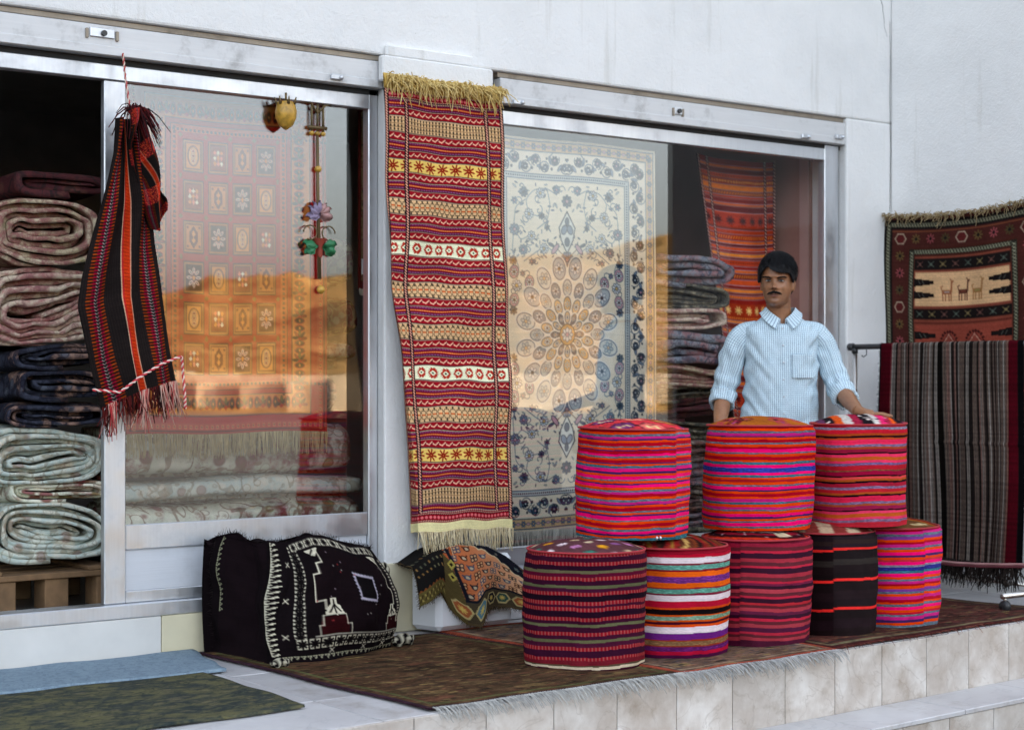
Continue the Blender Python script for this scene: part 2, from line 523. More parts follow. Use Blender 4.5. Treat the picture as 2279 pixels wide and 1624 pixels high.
M = {}
M['plaster'] = m_plaster()
M['alu'] = m_metal('brushed_aluminium', (.66, .68, .71), .30, .88, .18)
M['shutter'] = m_metal('painted_shutter_metal', (.66, .66, .66), .5, .25, .45, (1.5, 30, 30))
M['brass_track'] = m_metal('dull_track', (.34, .29, .23), .5, .6, .6)
M['dark_gap'] = m_plain('gap_shade_and_seal_black', (.02, .02, .02), .8)
M['steel'] = m_metal('polished_steel', (.72, .69, .64), .22, 1.0, .1)
M['blacksteel'] = m_plain('black_plastic', (.03, .03, .032), .4)
M['pane_boosted'] = m_glass('boosted_mirror_glass', .14)  # reflectance raised above plain glass to strengthen the mirrored sky and hill
M['pane_clear'] = m_glass('clear_glass', .018)
M['kick'] = m_metal('ribbed_panel_metal', (.62, .64, .68), .55, .3, .15, (1.5, 1.5, 90))
M['intwall'] = m_plain('shop_inner_wall', (.24, .22, .20), .9)
M['pinkwall'] = m_plain('salmon_painted_wall', (.40, .21, .17), .85, var=.08)
M['intfloor'] = m_marble('dark_shop_tile', (.12, .115, .11), (.20, .19, .18), (.08, .08, .08), .3)
M['tile'] = m_marble('beige_marble_tile', (.42, .35, .29), (.72, .68, .63), (.30, .24, .19), .42, 6.0, 1.8)
M['slab'] = m_marble('white_marble_slab', (.48, .46, .46), (.66, .65, .65), (.36, .36, .37), .38, 2.5, 1.6)
M['grout'] = m_plain('grout', (.20, .18, .16), .95)
M['cream'] = m_plain('cream_plinth_paint', (.66, .60, .42), .7, var=.08)
M['whiteplinth'] = m_plain('white_plinth_paint', (.66, .65, .62), .6, var=.06)
M['asphalt'] = m_plain('asphalt', (.042, .042, .042), .95, var=.25, vs=30, bmp=.5, bs=120)
M['weave'] = m_weave('woven_wool')
M['pile'] = m_weave('knotted_wool_pile', bs=420, bmp=.35, sheen=.0, wear=.08, gam=1.12)
M['yarn'] = m_weave('fringe_yarn', bs=500, bmp=.2, wear=.05, gam=1.0)
M['wood'] = m_plain('rough_pine', (.20, .115, .055), .8, var=.3, vs=14, bmp=.3, bs=60)
M['foam'] = m_plain('white_foam_block', (.78, .79, .80), .9, var=.04, bmp=.35, bs=150)

# ------------------------------------------------------------------ ground, hill, street
ST = -.62                                        # street level below the shop platform
def ground():
    n = 60
    xs = np.linspace(-900, 1400, n); ys = np.linspace(-1400, 400, n)
    X, Y = np.meshgrid(xs, ys)
    P = np.stack([X, Y, np.full_like(X, ST)], -1)[::-1]
    me = from_np('ground', P.reshape(-1, 3), grid_quads(n, n)[:, ::-1])
    o = link('ground', me, M['asphalt']); tag(o, kind='structure')
ground()

def hills():
    """the dry hillside across the road; it faces the low sun"""
    na, nr = 260, 46
    az = np.linspace(R_(-40), R_(100), na)        # measured from -Y towards +X
    rr = np.linspace(0, 1, nr)
    A, Rr = np.meshgrid(az, rr)
    D = 70+330*Rr
    deg = np.degrees(A)
    top = .036+.050*np.clip((deg-18)/34, 0, 1.4)
    top += .014*(vnoise(deg/4.5+9, deg*0, 5)-.5)+.008*(vnoise(deg/1.3, deg*0, 6)-.5)+.004*(vnoise(deg/.4, deg*0, 7)-.5)
    prof = np.clip((Rr-.04)/.85, 0, 1)**1.15
    H = ST-.3+(1.7+400*top)*prof
    H += prof*(10*(vnoise(A*26+Rr*3, Rr*7, 8)-.5)+4*(vnoise(A*70, Rr*19, 9)-.5))*(1-Rr*.7)
    P = np.stack([np.sin(A)*D, -np.cos(A)*D, H], -1)
    m, nt, b = new_mat('dry_hillside')
    v = texco(nt)
    f = noise_n(nt, v, .06, 8, .7); g = noise_n(nt, v, .5, 5, .7)
    col = ramp(nt, f, [(.3, (.15, .085, .030)), (.5, (.34, .20, .075)), (.7, (.50, .31, .12))])
    sh = ramp(nt, g, [(.50, (0, 0, 0)), (.57, (.9, .9, .9))])
    col = mixc(nt, sh, col, (.07, .055, .02))
    nt.links.new(col, b.inputs["Base Color"]); b.inputs["Roughness"].default_value = 1; b.inputs["Specular IOR Level"].default_value = 0
    o = link('hills', from_np('hills', P.reshape(-1, 3), grid_quads(nr, na)), m); tag(o, kind='structure')
hills()

def added_glint_wall():
    """unseen wall added across the road so the panes mirror a bright strip"""
    r = empty('added_glint_wall', (0, 0, ST))  # added wall, gives the panes a bright strip to mirror
    mt = m_plain('glint_wall_stone', (.46, .36, .24), .9, var=.25, vs=.8)
    n = 34
    for i in range(n):
        a0, a1 = R_(14+i*1.6), R_(14+(i+.97)*1.6)
        D = 92+4*math.sin(i*.35)
        P_ = [(math.sin(a0)*D, -math.cos(a0)*D), (math.sin(a1)*D, -math.cos(a1)*D), (math.sin(a1)*(D+.6), -math.cos(a1)*(D+.6)), (math.sin(a0)*(D+.6), -math.cos(a0)*(D+.6))]
        prism('block', P_, 0, 1.9+.5*vnoise(np.array(i*.4), np.array(.5), 3)+(.9 if i in (6, 7, 15, 22) else 0), mt, r, .03)
    tag(r, 'long pale wall added across the road to mirror a bright strip in the panes', 'wall')
added_glint_wall()

# ------------------------------------------------------------------ raised platform and steps in front of the shop
E0 = (1.2, -1.737); E1 = (9.0, -1.336)           # the edge of the platform in plan
def edgeY(x): return E0[1]+(x-E0[0])*(E1[1]-E0[1])/(E1[0]-E0[0])
def platform():
    core = prism('platform', [(1.2, edgeY(1.2)+.014), (9, edgeY(9)+.014), (9, .3), (1.2, .3)], ST-.1, -.021, M['grout'])
    tag(core, kind='structure')
    s = .60
    # floor slabs
    k = 0
    for i in range(-1, 13):
        for j in range(3):
            x0, x1 = 1.2+i*s+.003, 1.2+(i+1)*s-.003
            if x0 < 1.2 or x0 > 7.4: continue
            yb = -.0-j*s-.003; yf = -(j+1)*s+.003
            if j == 2: yf0, yf1 = edgeY(x0)+.012, edgeY(x1)+.012
            else: yf0 = yf1 = yf
            dz = random.uniform(-.0012, .0012)
            o = prism('slab', [(x0, yf0), (x1, yf0+(edgeY(x1)-edgeY(x0) if j == 2 else 0)), (x1, yb), (x0, yb)], -.02, dz-.0015, M['slab'], core, .0015)
    # riser tiles of the platform
    s = .302
    x = 1.3
    while x < 7.9:
        a, b_ = x+.0018, x+s-.0018
        o = prism('riser_tile', [(a, edgeY(a)-.004), (b_, edgeY(b_)-.004), (b_, edgeY(b_)+.013), (a, edgeY(a)+.013)], -.258, -.003-random.random()*.003, M['tile'], core, .0018)
        x += s
    # lower step
    step = prism('lower_step', [(1.2, edgeY(1.2)-.27), (9, edgeY(9)-.27), (9, edgeY(9)+.02), (1.2, edgeY(1.2)+.02)], ST-.1, -.275, M['grout'])
    tag(step, kind='structure')
    x = 1.45
    while x < 8.0:
        w = .61 if x < 5.7 else .60
        a, b_ = x+.002, x+w-.002
        dz = random.uniform(-.001, .001)
        prism('tread_slab', [(a, edgeY(a)-.290), (b_, edgeY(b_)-.290), (b_, edgeY(b_)-.005), (a, edgeY(a)-.005)], -.275, -.255+dz, M['slab'], step, .003)
        x += w
    x = 1.35
    while x < 8.0:
        a, b_ = x+.002, x+.305-.002
        prism('riser_tile', [(a, edgeY(a)-.284), (b_, edgeY(b_)-.284), (b_, edgeY(b_)-.270), (a, edgeY(a)-.270)], ST-.02, -.277, M['tile'], step, .002)
        x += .305
platform()

# ------------------------------------------------------------------ the shop building
shop = empty('shop_building', (0, 0, 0))
tag(shop, 'white plastered carpet shop with glazed door and display window', 'building')
WY = -.035                                       # face of the plaster
D0, D1 = 1.0, 4.035                              # door opening
W0, W1 = 4.62, 6.965                             # window opening
TOPZ = 2.492
WX = 7.315                                       # inner corner, the side wall comes forward from here
def rough_panel(name, x0, x1, z0, z1, ydepth, mat, parent, nx=40, nz=30, amp=.004):
    """plaster face with a hand-trowelled unevenness"""
    xs = np.linspace(x0, x1, nx); zs = np.linspace(z1, z0, nz)
    X, Z = np.meshgrid(xs, zs)
    e = np.minimum(np.minimum(X-x0, x1-X), np.minimum(Z-z0, z1-Z)); e = np.clip(e/.05, 0, 1)
    Y = WY+e*amp*(vnoise(X*3.1+5, Z*3.1, 4)+.5*vnoise(X*9, Z*9, 2)-.75)
    P = np.stack([X, Y, Z], -1)
    return link(name, from_np(name, P.reshape(-1, 3), grid_quads(nz, nx)), mat, parent)
def building():
    H = 9.0
    BY = 3.2
    # facade as solid pieces that butt together
    box('wall', D0-3, D0, WY, .25, -.05, H, M['plaster'], shop, .01)
    o = box('wall', D0, WX+.3, WY, .25, TOPZ, H, M['plaster'], shop, .012, 2)
    o = box('wall', D1, W0, WY+.001, .068, 0, TOPZ, M['plaster'], shop, .008, 2)
    o = box('wall', W1, WX+.3, WY+.0005, .22, 0, TOPZ, M['plaster'], shop, .012, 2)
    # side wall that comes towards the street
    o = box('side_wall', WX, WX+.3, -1.66, WY-.0005, -.9, H, M['plaster'], shop, .01)
    box('roof', D0-3, WX+3.0, .26, 9.0, H-.3, H-.05, M['plaster'], shop, .01)
    box('rear_wall', D0-3, WX+3.0, 8.6, 9.0, -.6, H-.3, M['plaster'], shop, .01)
    # shop room
    box('room_floor', D0-2, W1+.05, .064, BY, .05, .165, M['intfloor'], shop, 0)
    box('room_ceiling', D0-2, W1+.06, .06, BY, 2.62, 2.7, M['intwall'], shop, 0)
    box('room_wall', D0-2, W1+.06, BY, BY+.1, .16, 2.62, M['intwall'], shop, 0)
    box('room_wall', D0-2.1, D0-2, .26, BY, .16, 2.62, M['intwall'], shop, 0)
    box('room_wall', W1+.0, W1+.1, .23, BY, .17, 2.62, M['pinkwall'], shop, 0)
    box('painted_strip', W1-.012, W1-.001, .235, .30, .17, 2.6, m_plain('pale_salmon_strip', (.52, .33, .29), .8, var=.05), shop, .002)
    # plinth below the door: white, then cream
    box('plinth', D0, 3.00, -.012, .05, 0.0, .158, M['whiteplinth'], shop, .003)
    box('plinth', 3.003, D1-.001, -.012, .05, 0.0, .158, M['cream'], shop, .003)
    box('plinth', D1+.002, W0-.002, WY-.006, WY+.01, .001, .30, M['cream'], shop, .003)
building()
def crack(pts, wd):
    p = np.array(pts, float); k = np.linspace(0, len(p)-1, 40)
    q = np.stack([np.interp(k, np.arange(len(p)), p[:, j]) for j in range(3)], -1)
    q[:, 0] += .006*(vnoise(k*3, k*0, 3)-.5)+.004*(vnoise(k*9, k*0, 4)-.5)
    tube('crack', q, wd*np.interp(k, [0, k[-1]*.3, k[-1]], [.4, 1, .3]), M['dark_gap'], shop, 5)
crack([(7.16, WY, 3.40), (7.20, WY, 3.24), (7.25, WY, 3.13), (7.265, WY, 3.02), (7.285, WY, 2.96)], .0022)
crack([(7.309, WY-.002, 3.05), (7.311, WY-.002, 2.4), (7.310, WY-.002, 1.2), (7.311, WY-.002, .05)], .0014)

def header_bar(x0, x1, zt, parent):
    """bottom bar of the rolled-up shutter with its lip, painted-dark gap and lock"""
    r = parent
    yb = -.028
    o = box('shutter_bar', x0+.004, x1-.004, yb, .03, zt-.145, zt-.028, M['shutter'], r, .004)
    box('lip', x0+.006, x1-.03, yb-.006, yb+.004, zt-.143, zt-.108, M['shutter'], o, .002)
    box('track', x0, x1, -.012, .05, zt-.024, zt-.001, M['brass_track'], r, .002)
    box('gap', x0, x1, .014, .05, zt-.169, zt-.146, M['dark_gap'], r, 0)  # near-black strip put in for the shade of the gap
    return o
b1 = header_bar(D0, D1, TOPZ, shop)
b2 = header_bar(W0+.04, W1, TOPZ-.0, shop)
def lock(bar, x, z, w, side=True):
    box('lock_plate', x-w/2, x+w/2, -.036, -.027, z-.018, z+.018, M['alu'], bar, .002)
    bm = bmesh.new()
    bmesh.ops.create_cone(bm, cap_ends=True, segments=16, radius1=.012, radius2=.011, depth=.012, matrix=Matrix.Translation((x+w*.05, -.040, z-.002)) @ Matrix.Rotation(R_(90), 4, 'X'))
    bm_obj('keyhole', bm, M['blacksteel'], bar)
    for s in (-1, 1):
        box('clip', x+s*w*.62-.006, x+s*w*.62+.006, -.037, -.027, z-.026, z+.012, M['brass_track'], bar, .002)
lock(b1, 2.742, 2.432, .10)
lock(b2, 5.75, 2.415, .05)
def latch(bar, x, z):
    box('latch', x-.028, x+.028, -.050, -.030, z-.012, z+.010, M['alu'], bar, .003)
    bm = bmesh.new()
    bmesh.ops.create_uvsphere(bm, u_segments=12, v_segments=8, radius=.010, matrix=Matrix.Translation((x+.018, -.052, z-.002)))
    bm_obj('latch_bolt', bm, M['alu'], bar, True)
latch(b1, 3.79, 2.372); latch(b2, 4.755, 2.36); latch(b2, 6.64, 2.365); latch(b2, 6.90, 2.385)

def storefront():
    A = M['alu']
    y0, y1 = .016, .062
    # ---- door set
    d = empty('sliding_door', (0, 0, 0)); d.parent = shop
    box('top_rail', D0, D1-.052, y0-.008, y1, 2.262, 2.322, A, d, .003)
    box('threshold', D0, D1-.003, y0-.03, y1+.03, .160, .215, A, d, .004)
    box('stile', 2.772, 2.862, y0, y1-.01, .216, 2.261, A, d, .004)            # leaf edge
    box('stile', 3.985, D1-.004, y0-.002, y1, .216, 2.345, A, d, .004)
    box('rail', 2.863, 3.984, y0+.003, y1-.012, .425, .522, A, d, .003)
    box('rail', 2.863, 3.984, y0+.003, y1-.012, .216, .262, A, d, .003)
    box('kick_panel', 2.863, 3.984, y0+.016, y1-.022, .262, .425, M['kick'], d, .001)
    # made-up stronger mirror on one pane; the clear one starts where reflections end
    box('pane', 2.863, 3.888, .036, .042, .522, 2.262, M['pane_boosted'], d, 0)
    box('pane', 3.890, 3.984, .036, .042, .522, 2.262, M['pane_clear'], d, 0)
    box('stile', 1.05, 1.12, y0, y1, .216, 2.261, A, d, .003)
    # ---- display window
    w = empty('display_window', (0, 0, 0)); w.parent = shop
    box('top_rail', W0+.01, W1-.03, y0, y1, 2.262, 2.330, A, w, .003)
    box('stile', 6.845, W1-.012, y0-.004, y1, .20, 2.345, A, w, .004)
    box('seal', W1-.011, W1-.001, y0+.01, y1, .2, 2.40, M['dark_gap'], w, 0)
    box('stile', W0+.001, W0+.05, y0, y1, .20, 2.261, A, w, .004)
    box('rail', W0+.051, 6.844, y0+.003, y1-.010, .245, .325, A, w, .003)
    box('kick_panel', W0+.051, 6.844, y0+.014, y1-.02, .06, .244, M['kick'], w, .001)
    box('pane', W0+.051, 5.742, .034, .040, .325, 2.262, M['pane_boosted'], w, 0)  # made-up split: mirror strengthened up to the side wall's reflected edge
    box('pane', 5.744, 6.844, .034, .040, .325, 2.262, M['pane_clear'], w, 0)
    box('sill', W0, W1, -.03, .06, .001, .055, M['plaster'], w, .004)
    # bracket board on the pillar that carries the runner
    box('bracket_board', 4.00, 4.585, -.075, WY-.001, 2.375, 2.485, M['plaster'], shop, .006)
    o = box('bracket_board', 4.03, 4.49, -.062, WY-.002, 2.488, 2.535, M['plaster'], shop, .006)
storefront()

# ================================================================== hanging runner on the pillar
def smooth_curve(xs, keys):
    """piecewise smooth interpolation through (position, value) keys"""
    k = np.array(keys, float)
    t = np.interp(xs, k[:, 0], k[:, 1])
    ker = np.ones(9)/9
    tp = np.pad(t, 4, mode='edge')
    return np.convolve(tp, ker, 'valid')

def runner_board():
    W, H = .70, 2.02
    w, h = 236, 820
    red, plum, navy = hexc('961c2a'), hexc('701634'), hexc('1d1822')
    tan, cream, gold, pink = hexc('cfae86'), hexc('eddfc0'), hexc('e0c070'), hexc('e0a894')
    b = Board(w, h, W, H, red)
    seq = "E P S 1 S P S Y S P S 2 S P S C S P S 3 S P S 3 S P S C S P S 2 S P S Y S P S 1 P E".split()
    hh = dict(E=44, P=42, S=40, Y=64, C=70)
    hts = [hh.get(k, 74) for k in seq]
    sc = (H-.045)/sum(hts)
    y = 0.0
    for n, k in enumerate(seq):
        t = hts[n]*sc; y0, y1 = y, y+t; ym = (y0+y1)/2
        if k == 'S':
            b.rect(0, y0, W, y1, red)
            st = .038; x = -.01
            i = 0
            while x < W:
                up = t*.17; c = hexc('e4b69a')
                b.line([(x, ym+up), (x+st*.30, ym-up*.3), (x+st*.48, ym-up), (x+st*.66, ym+up*.35), (x+st, ym+up*.9)], .0056, c)
                b.line([(x+st*.30, ym+up*1.0), (x+st*.62, ym-up*1.0)], .0036, hexc('5e1022'))
                x += st
        elif k == 'P':
            b.rect(0, y0, W, y1, plum)
            for q, c, ln, wd in ((.18, hexc('8d5d86'), .015, .0042), (.5, hexc('d8924a'), .012, .0048), (.82, hexc('8a6a90'), .015, .0042)):
                x = random.random()*.02
                if q == .5: b.rect(0, y0+t*.40, W, y0+t*.60, hexc('9c2a30'))
                while x < W:
                    b.line([(x, y0+t*q), (x+ln*.5, y0+t*q)], wd, c); x += ln
        elif k in '123':
            b.rect(0, y0, W, y1, tan)
            ink = hexc('2c2620'); st = .031
            x = .012
            if k == '1':
                for q in (.28, .72):
                    b.line([(0, y0+t*(q)), (W, y0+t*q)], .0026, hexc('6a543c'))
                b.line([(0, ym), (W, ym)], .0022, hexc('8a6a4a'))
                while x < W:
                    for q in (.14, .36, .64, .86): b.ell(x, y0+t*q, .0042, .0050, ink)
                    b.line([(x, y0+t*.1), (x, y0+t*.9)], .0022, ink)
                    x += st*.62
            else:
                while x < W:
                    for s in (-1, 1):
                        pts = [(x-st*.32, ym+s*t*.02), (x-st*.42, ym+s*t*.14), (x-st*.30, ym+s*t*.27), (x+st*.30, ym+s*t*.27), (x+st*.42, ym+s*t*.14), (x+st*.32, ym+s*t*.02)]
                        b.line(pts, .0024, ink if k == '2' else hexc('4a3c30'))
                        b.line([(x, ym+s*t*.27), (x, ym+s*t*.38)], .0024, ink)
                        if k == '2': b.ell(x, ym+s*t*.38, .0045, .0045, ink)
                        else: b.spiral(x, ym+s*t*.37, .007, 0, 1.0, .002, ink)
                    b.line([(x-.007, ym), (x+.007, ym)], .006, hexc('c05a28'))
                    x += st
        elif k == 'Y':
            b.rect(0, y0, W, y1, gold)
            x = .045; st = .072
            while x < W+.03:
                for a in range(8):
                    an = a*math.pi/4+.2
                    b.line([(x+math.cos(an)*.006, ym+math.sin(an)*.006), (x+math.cos(an)*.029, ym+math.sin(an)*t*.40)], .0072, hexc('8c2418'))
                x += st
        elif k == 'C':
            b.rect(0, y0, W, y1, cream)
            x = .04; st = .066
            while x < W+.03:
                for s in (-1, 1):
                    for q in (.25, .62, .95):
                        b.poly([(x+s*.028*(1-q*.75)-.006, ym-t*.08-t*.30*q), (x+s*.028*(1-q*.75)+.008, ym-t*.06-t*.26*q), (x+s*.010, ym)], hexc('b03a2a'))
                        b.poly([(x+s*.028*(1-q*.75)-.006, ym+t*.08+t*.30*q), (x+s*.028*(1-q*.75)+.008, ym+t*.06+t*.26*q), (x+s*.010, ym)], hexc('b03a2a'))
                b.diamond(x, ym, .028, t*.30, hexc('b03a2a'))
                b.diamond(x, ym, .018, t*.18, cream)
                b.diamond(x, ym, .006, t*.08, hexc('2f4a3a'))
                x += st
        elif k == 'E':
            b.rect(0, y0, W, y1, hexc('8c1626'))
            for q in (.12, .88):
                b.line([(0, y0+t*q), (W, y0+t*q)], .006, navy)
                x = 0
                while x < W: b.line([(x, y0+t*q), (x+.007, y0+t*q-.002)], .0042, pink); x += .013
            x = .01
            while x < W: b.ell(x, ym, .0085, t*.16, hexc('d8787a')); x += .023
        # separating cords between the bands
        if k not in 'E':
            b.line([(0, y0), (W, y0)], .0055, navy)
            x = 0
            while x < W: b.line([(x, y0+.0012), (x+.003, y0+.0012)], .0030, hexc('d8bfa0')); x += .0068
        y = y1
    b.rect(0, y, W, H, hexc('e6d3a4'))
    # long cords
    for xc, y0, y1 in ((.012, 0, H-.05), (.118, .045, H-.09), (.600, .045, H-.09), (.688, 0, H-.05)):
        b.rect(xc-.012, y0, xc+.012, y1, navy)
        yy = y0
        while yy < y1:
            b.line([(xc-.0035, yy), (xc+.0035, yy+.007)], .0062, hexc('e8a890')); yy += .0125
    for yy in (.047, H-.092):
        b.line([(.118, yy), (.60, yy)], .006, navy)
        x = .118
        while x < .6: b.line([(x, yy), (x+.007, yy)], .004, hexc('e8b8a0')); x += .013
    C = yarn(np.clip(b.lin()*1.22, 0, .88), .10, 5)
    return C

def runner():
    root = empty('kilim_runner', (4.4, -.10, .39))
    C = runner_board(); h, w = C.shape[:2]
    v = np.linspace(0, 1, h); u = np.linspace(0, 1, w)
    V, U = np.meshgrid(v, u, indexing='ij')
    zt = 2.338; zb = .432
    # left and right edges hang inwards; near the bottom the left margin curls behind
    XL = smooth_curve(v, [(0, 3.985), (.2, 3.995), (.45, 4.02), (.65, 4.068), (.8, 4.10), (1, 4.125)])[:, None]
    XR = smooth_curve(v, [(0, 4.617), (.4, 4.631), (.7, 4.636), (1, 4.636)])[:, None]
    curl = smooth_curve(v, [(0, 0), (.25, .01), (.5, .06), (.8, .115), (1, .15)])[:, None]   # share of the width that turns back
    uu = U
    flat = np.clip((uu-curl)/(1-curl), 0, 1)
    back = np.clip(curl-uu, 0, 1)
    X = XL+(XR-XL)*flat+back*.18
    Y = -.095+back*.55-.016*np.sin(U*7+V*5)*V-.012*np.sin(V*9+1)*(1-V)-.007*np.sin(U*13-V*8)-.006*np.sin(V*23+U*5)+.008*np.sin(V*31+U*3)*.3-.02*np.sin(V*3.1)
    Y = np.minimum(Y-.075*V**2, -.045)
    sag = .010*np.sin(U*3.14)+.004*np.sin(U*17+V*40)
    Z = zt+(zb-zt)*V-.025*np.sin(V*3.14)*(U-.5)*.3-sag*(.5+V*.5)+.018*np.sin(3.3*U)*V
    P = np.stack([X, Y, Z], -1)-np.array([4.4, -.10, .39])
    sheet('woven_field', P, C, M['weave'], root, .005)
    # fringes
    top = P[0]; bot = P[-1]
    n = 150
    idx = np.linspace(2, w-3, n).astype(int)
    ochre0, ochre1 = lin((196, 164, 92)), lin((238, 214, 150))
    bs = []; ds = []
    for k_ in range(3):
        for i in idx:
            bs.append(top[i]+np.array([random.gauss(0, .004), -.014-.006*k_, .056-.010*k_]))
            ds.append((random.gauss(.2, .5), random.uniform(-.5, -.05), random.uniform(-.8, .9)))
    strands('top_fringe', bs, ds, .044, .0034, ochre0, ochre1, M['yarn'], root, .5, .9, 6, None, .16)
    hem_u = np.linspace(0, w-1, 60).astype(int)
    hem = np.stack([top[hem_u]+np.array([0, .004, .066]), top[hem_u]+np.array([0, -.012, .034]), top[hem_u]+np.array([0, -.003, 0])])
    sheet('top_hem', hem, np.tile(lin((196, 160, 84)), (3, 60, 1)), M['yarn'], root, .004)
    i0 = int(w*.155)
    bs = []; ds = []
    for k_ in range(2):
        for i in np.linspace(i0, w-2, 92).astype(int):
            bs.append(bot[i]+np.array([random.gauss(0, .002), -.002-.004*k_, .004])); ds.append((random.gauss(.05, .10), random.gauss(-.06, .08), -1))
    strands('bottom_fringe', bs, ds, .088, .0028, lin((205, 186, 146)), lin((240, 226, 190)), M['yarn'], root, .22, 0)
    tag(root, 'long red and cream striped kilim runner hung on the white pillar', 'rug')
runner()

# ================================================================== cream floral carpet behind the display window
def persian_board():
    W2, H2 = .565, .955
    w, h = 146, 300
    cream = hexc('f1e8d2'); blue = hexc('7d92a8'); deep = hexc('1f2c40'); mid = hexc('4a6076'); rose = hexc('c9a3ae'); pale = hexc('d9dfe0'); sand = hexc('d8bb92')
    b = Board(w, h, W2, H2, cream)
    # border bands
    b.rect(0, 0, W2, H2, hexc('e6d9bf'))
    for o, c in ((.012, mid), (.018, sand), (.062, mid), (.067, hexc('efe6d2')), (.172, mid), (.177, hexc('c9d0ce')), (.198, mid), (.203, cream)):
        b.rect(o, o, W2+.1, H2+.1, c)
    # narrow outer guard
    t = .05
    while t < 1.0:
        for hor in (0, 1):
            x, y = (t, .040) if hor else (.040, t)
            b.flower(x, y, .015, blue, deep, sand, 6)
            x, y = (t+.03, .040) if hor else (.040, t+.03)
            b.ell(x, y, .010 if hor else .006, .006 if hor else .010, rose, 0, mid, .002)
        t += .062
    # main border: scrolls and palmettes
    t = .13; i = 0
    while t < 1.02:
        for hor in (0, 1):
            c = .120+(.018 if i % 2 else -.018)
            x, y = (t, c) if hor else (c, t)
            b.spiral(x, y, .036, i*1.5+hor*1.57, 1.1, .0042, mid, 1 if i % 2 else -1)
            b.flower(x, y, .017 if i % 2 else .021, deep if i % 3 == 0 else mid, deep, pale if i % 2 else rose, 7, i); b.spiral(x, y, .030, i*2.0, 1.2, .0034, deep, -1 if i % 2 else 1)
            x2, y2 = (t+.030, .24-c) if hor else (.24-c, t+.030)
            b.leaf(x2, y2, .018, i*.9, blue, deep)
            b.ell(*((t-.02, .145) if hor else (.145, t-.02)), .007, .007, deep)
            b.ell(*((t+.01, .095) if hor else (.095, t+.01)), .006, .006, deep)
        t += .060; i += 1
    # inner guard dots
    t = .2
    while t < 1.0:
        b.ell(t, .187, .004, .004, deep); b.ell(.187, t, .004, .004, deep); t += .013
    # field vines
    def vine(pts, wd=.0045):
        p = np.array(pts, float); k = np.linspace(0, len(p)-1, 60)
        q = np.stack([np.interp(k, np.arange(len(p)), p[:, j]) for j in (0, 1)], -1)
        for _ in range(4):
            q[1:-1] = (q[:-2]+q[1:-1]*2+q[2:])/4
        for _ in range(8):
            q[1:-1] = (q[:-2]+q[1:-1]*2+q[2:])/4
        b.line(q, wd, hexc('8b98a0'))
    vine([(.50, .27), (.44, .24), (.36, .25), (.31, .30), (.33, .37), (.40, .38)])
    vine([(.31, .30), (.25, .34), (.24, .44), (.28, .50), (.34, .47)])
    vine([(.24, .44), (.23, .56), (.27, .63), (.25, .72), (.24, .85)])
    vine([(.50, .56), (.43, .52), (.36, .56), (.30, .60)])
    vine([(.44, .24), (.46, .32), (.44, .40), (.38, .44)])
    fl = [(.50, .245, .026, 8), (.40, .265, .030, 9), (.30, .265, .030, 8), (.245, .31, .022, 6), (.33, .37, .032, 9), (.405, .375, .022, 7), (.245, .45, .034, 9),
          (.345, .475, .028, 8), (.44, .43, .020, 6), (.295, .545, .030, 9), (.42, .535, .032, 9), (.235, .60, .026, 8), (.345, .60, .020, 6), (.255, .72, .034, 9), (.235, .84, .026, 7), (.29, .66, .018, 6)]
    for n, (x, y, r, k) in enumerate(fl):
        b.flower(x, y, r*.80, [blue, pale, mid][n % 3], deep, [rose, hexc('c8b070'), deep][n % 3], k, n); b.spiral(x+.03*math.cos(n*2.1), y+.03*math.sin(n*2.1), .024, n, .9, .0036, hexc('6d8090'), 1 if n % 2 else -1)
    for n, (x, y) in enumerate([(.24, .655), (.33, .70), (.24, .79)]):
        b.ell(x, y, .024, .030, rose, .3, mid, .004); b.flower(x, y, .019, pale, deep, deep, 6)
    for n in range(60):
        x, y = random.uniform(.22, .54), random.uniform(.22, .62)
        b.leaf(x, y, random.uniform(.006, .011), random.uniform(0, 3.14), [blue, mid, hexc('b9c4c4')][n % 3], deep)
    # pendant on the axis
    cx = W2
    b.poly([(cx-.005, .36), (cx-.050, .43), (cx-.038, .49), (cx-.006, .545), (cx+.05, .545), (cx+.05, .36)], hexc('dfe3dc'))
    b.line([(cx, .35), (cx-.05, .43), (cx-.038, .49), (cx-.004, .55)], .006, deep)
    b.ell(cx-.018, .44, .014, .022, blue, .5, deep, .004); b.ell(cx, .40, .010, .018, mid, 0, deep, .003); b.ell(cx, .50, .014, .020, mid, 0, deep, .003)
    b.flower(cx, .30, .030, mid, deep, rose, 8); b.flower(cx, .585, .036, blue, deep, rose, 9)
    b.line([(cx, .585), (cx-.05, .545), (cx-.075, .52)], .005, hexc('9a7f6a'))
    b.leaf(cx-.075, .535, .030, 2.3, rose, deep); b.leaf(cx-.10, .515, .018, .4, mid, deep)
    # medallion, petals in rings
    my = H2
    def petals(n, ax, ay, lr, wr, fill, fill2, off):
        for k in range(n):
            a = (k+off)*2*math.pi/n
            x, y = cx+math.cos(a)*ax, my+math.sin(a)*ay
            if x > cx+.1 or y > my+.1: continue
            an = math.atan2(math.sin(a)*ay, math.cos(a)*ax)
            b.ell(x, y, lr+.008, wr+.008, hexc('f3efe4'), an)
            b.ell(x, y, lr+.001, wr+.001, mid, an)
            b.ell(x, y, lr-.004, wr-.004, fill if k % 2 else fill2, an)
            b.flower(x, y, min(lr, wr)*.72, pale if k % 2 else hexc('c3cbc8'), mid, deep if k % 2 else sand, 6, an)
    petals(16, .262, .330, .056, .040, hexc('b4c0c4'), hexc('dfe0d6'), .5)
    petals(16, .190, .230, .042, .029, hexc('8698a4'), hexc('c2ccca'), 0)
    petals(14, .130, .150, .038, .024, sand, hexc('cfae80'), .5)
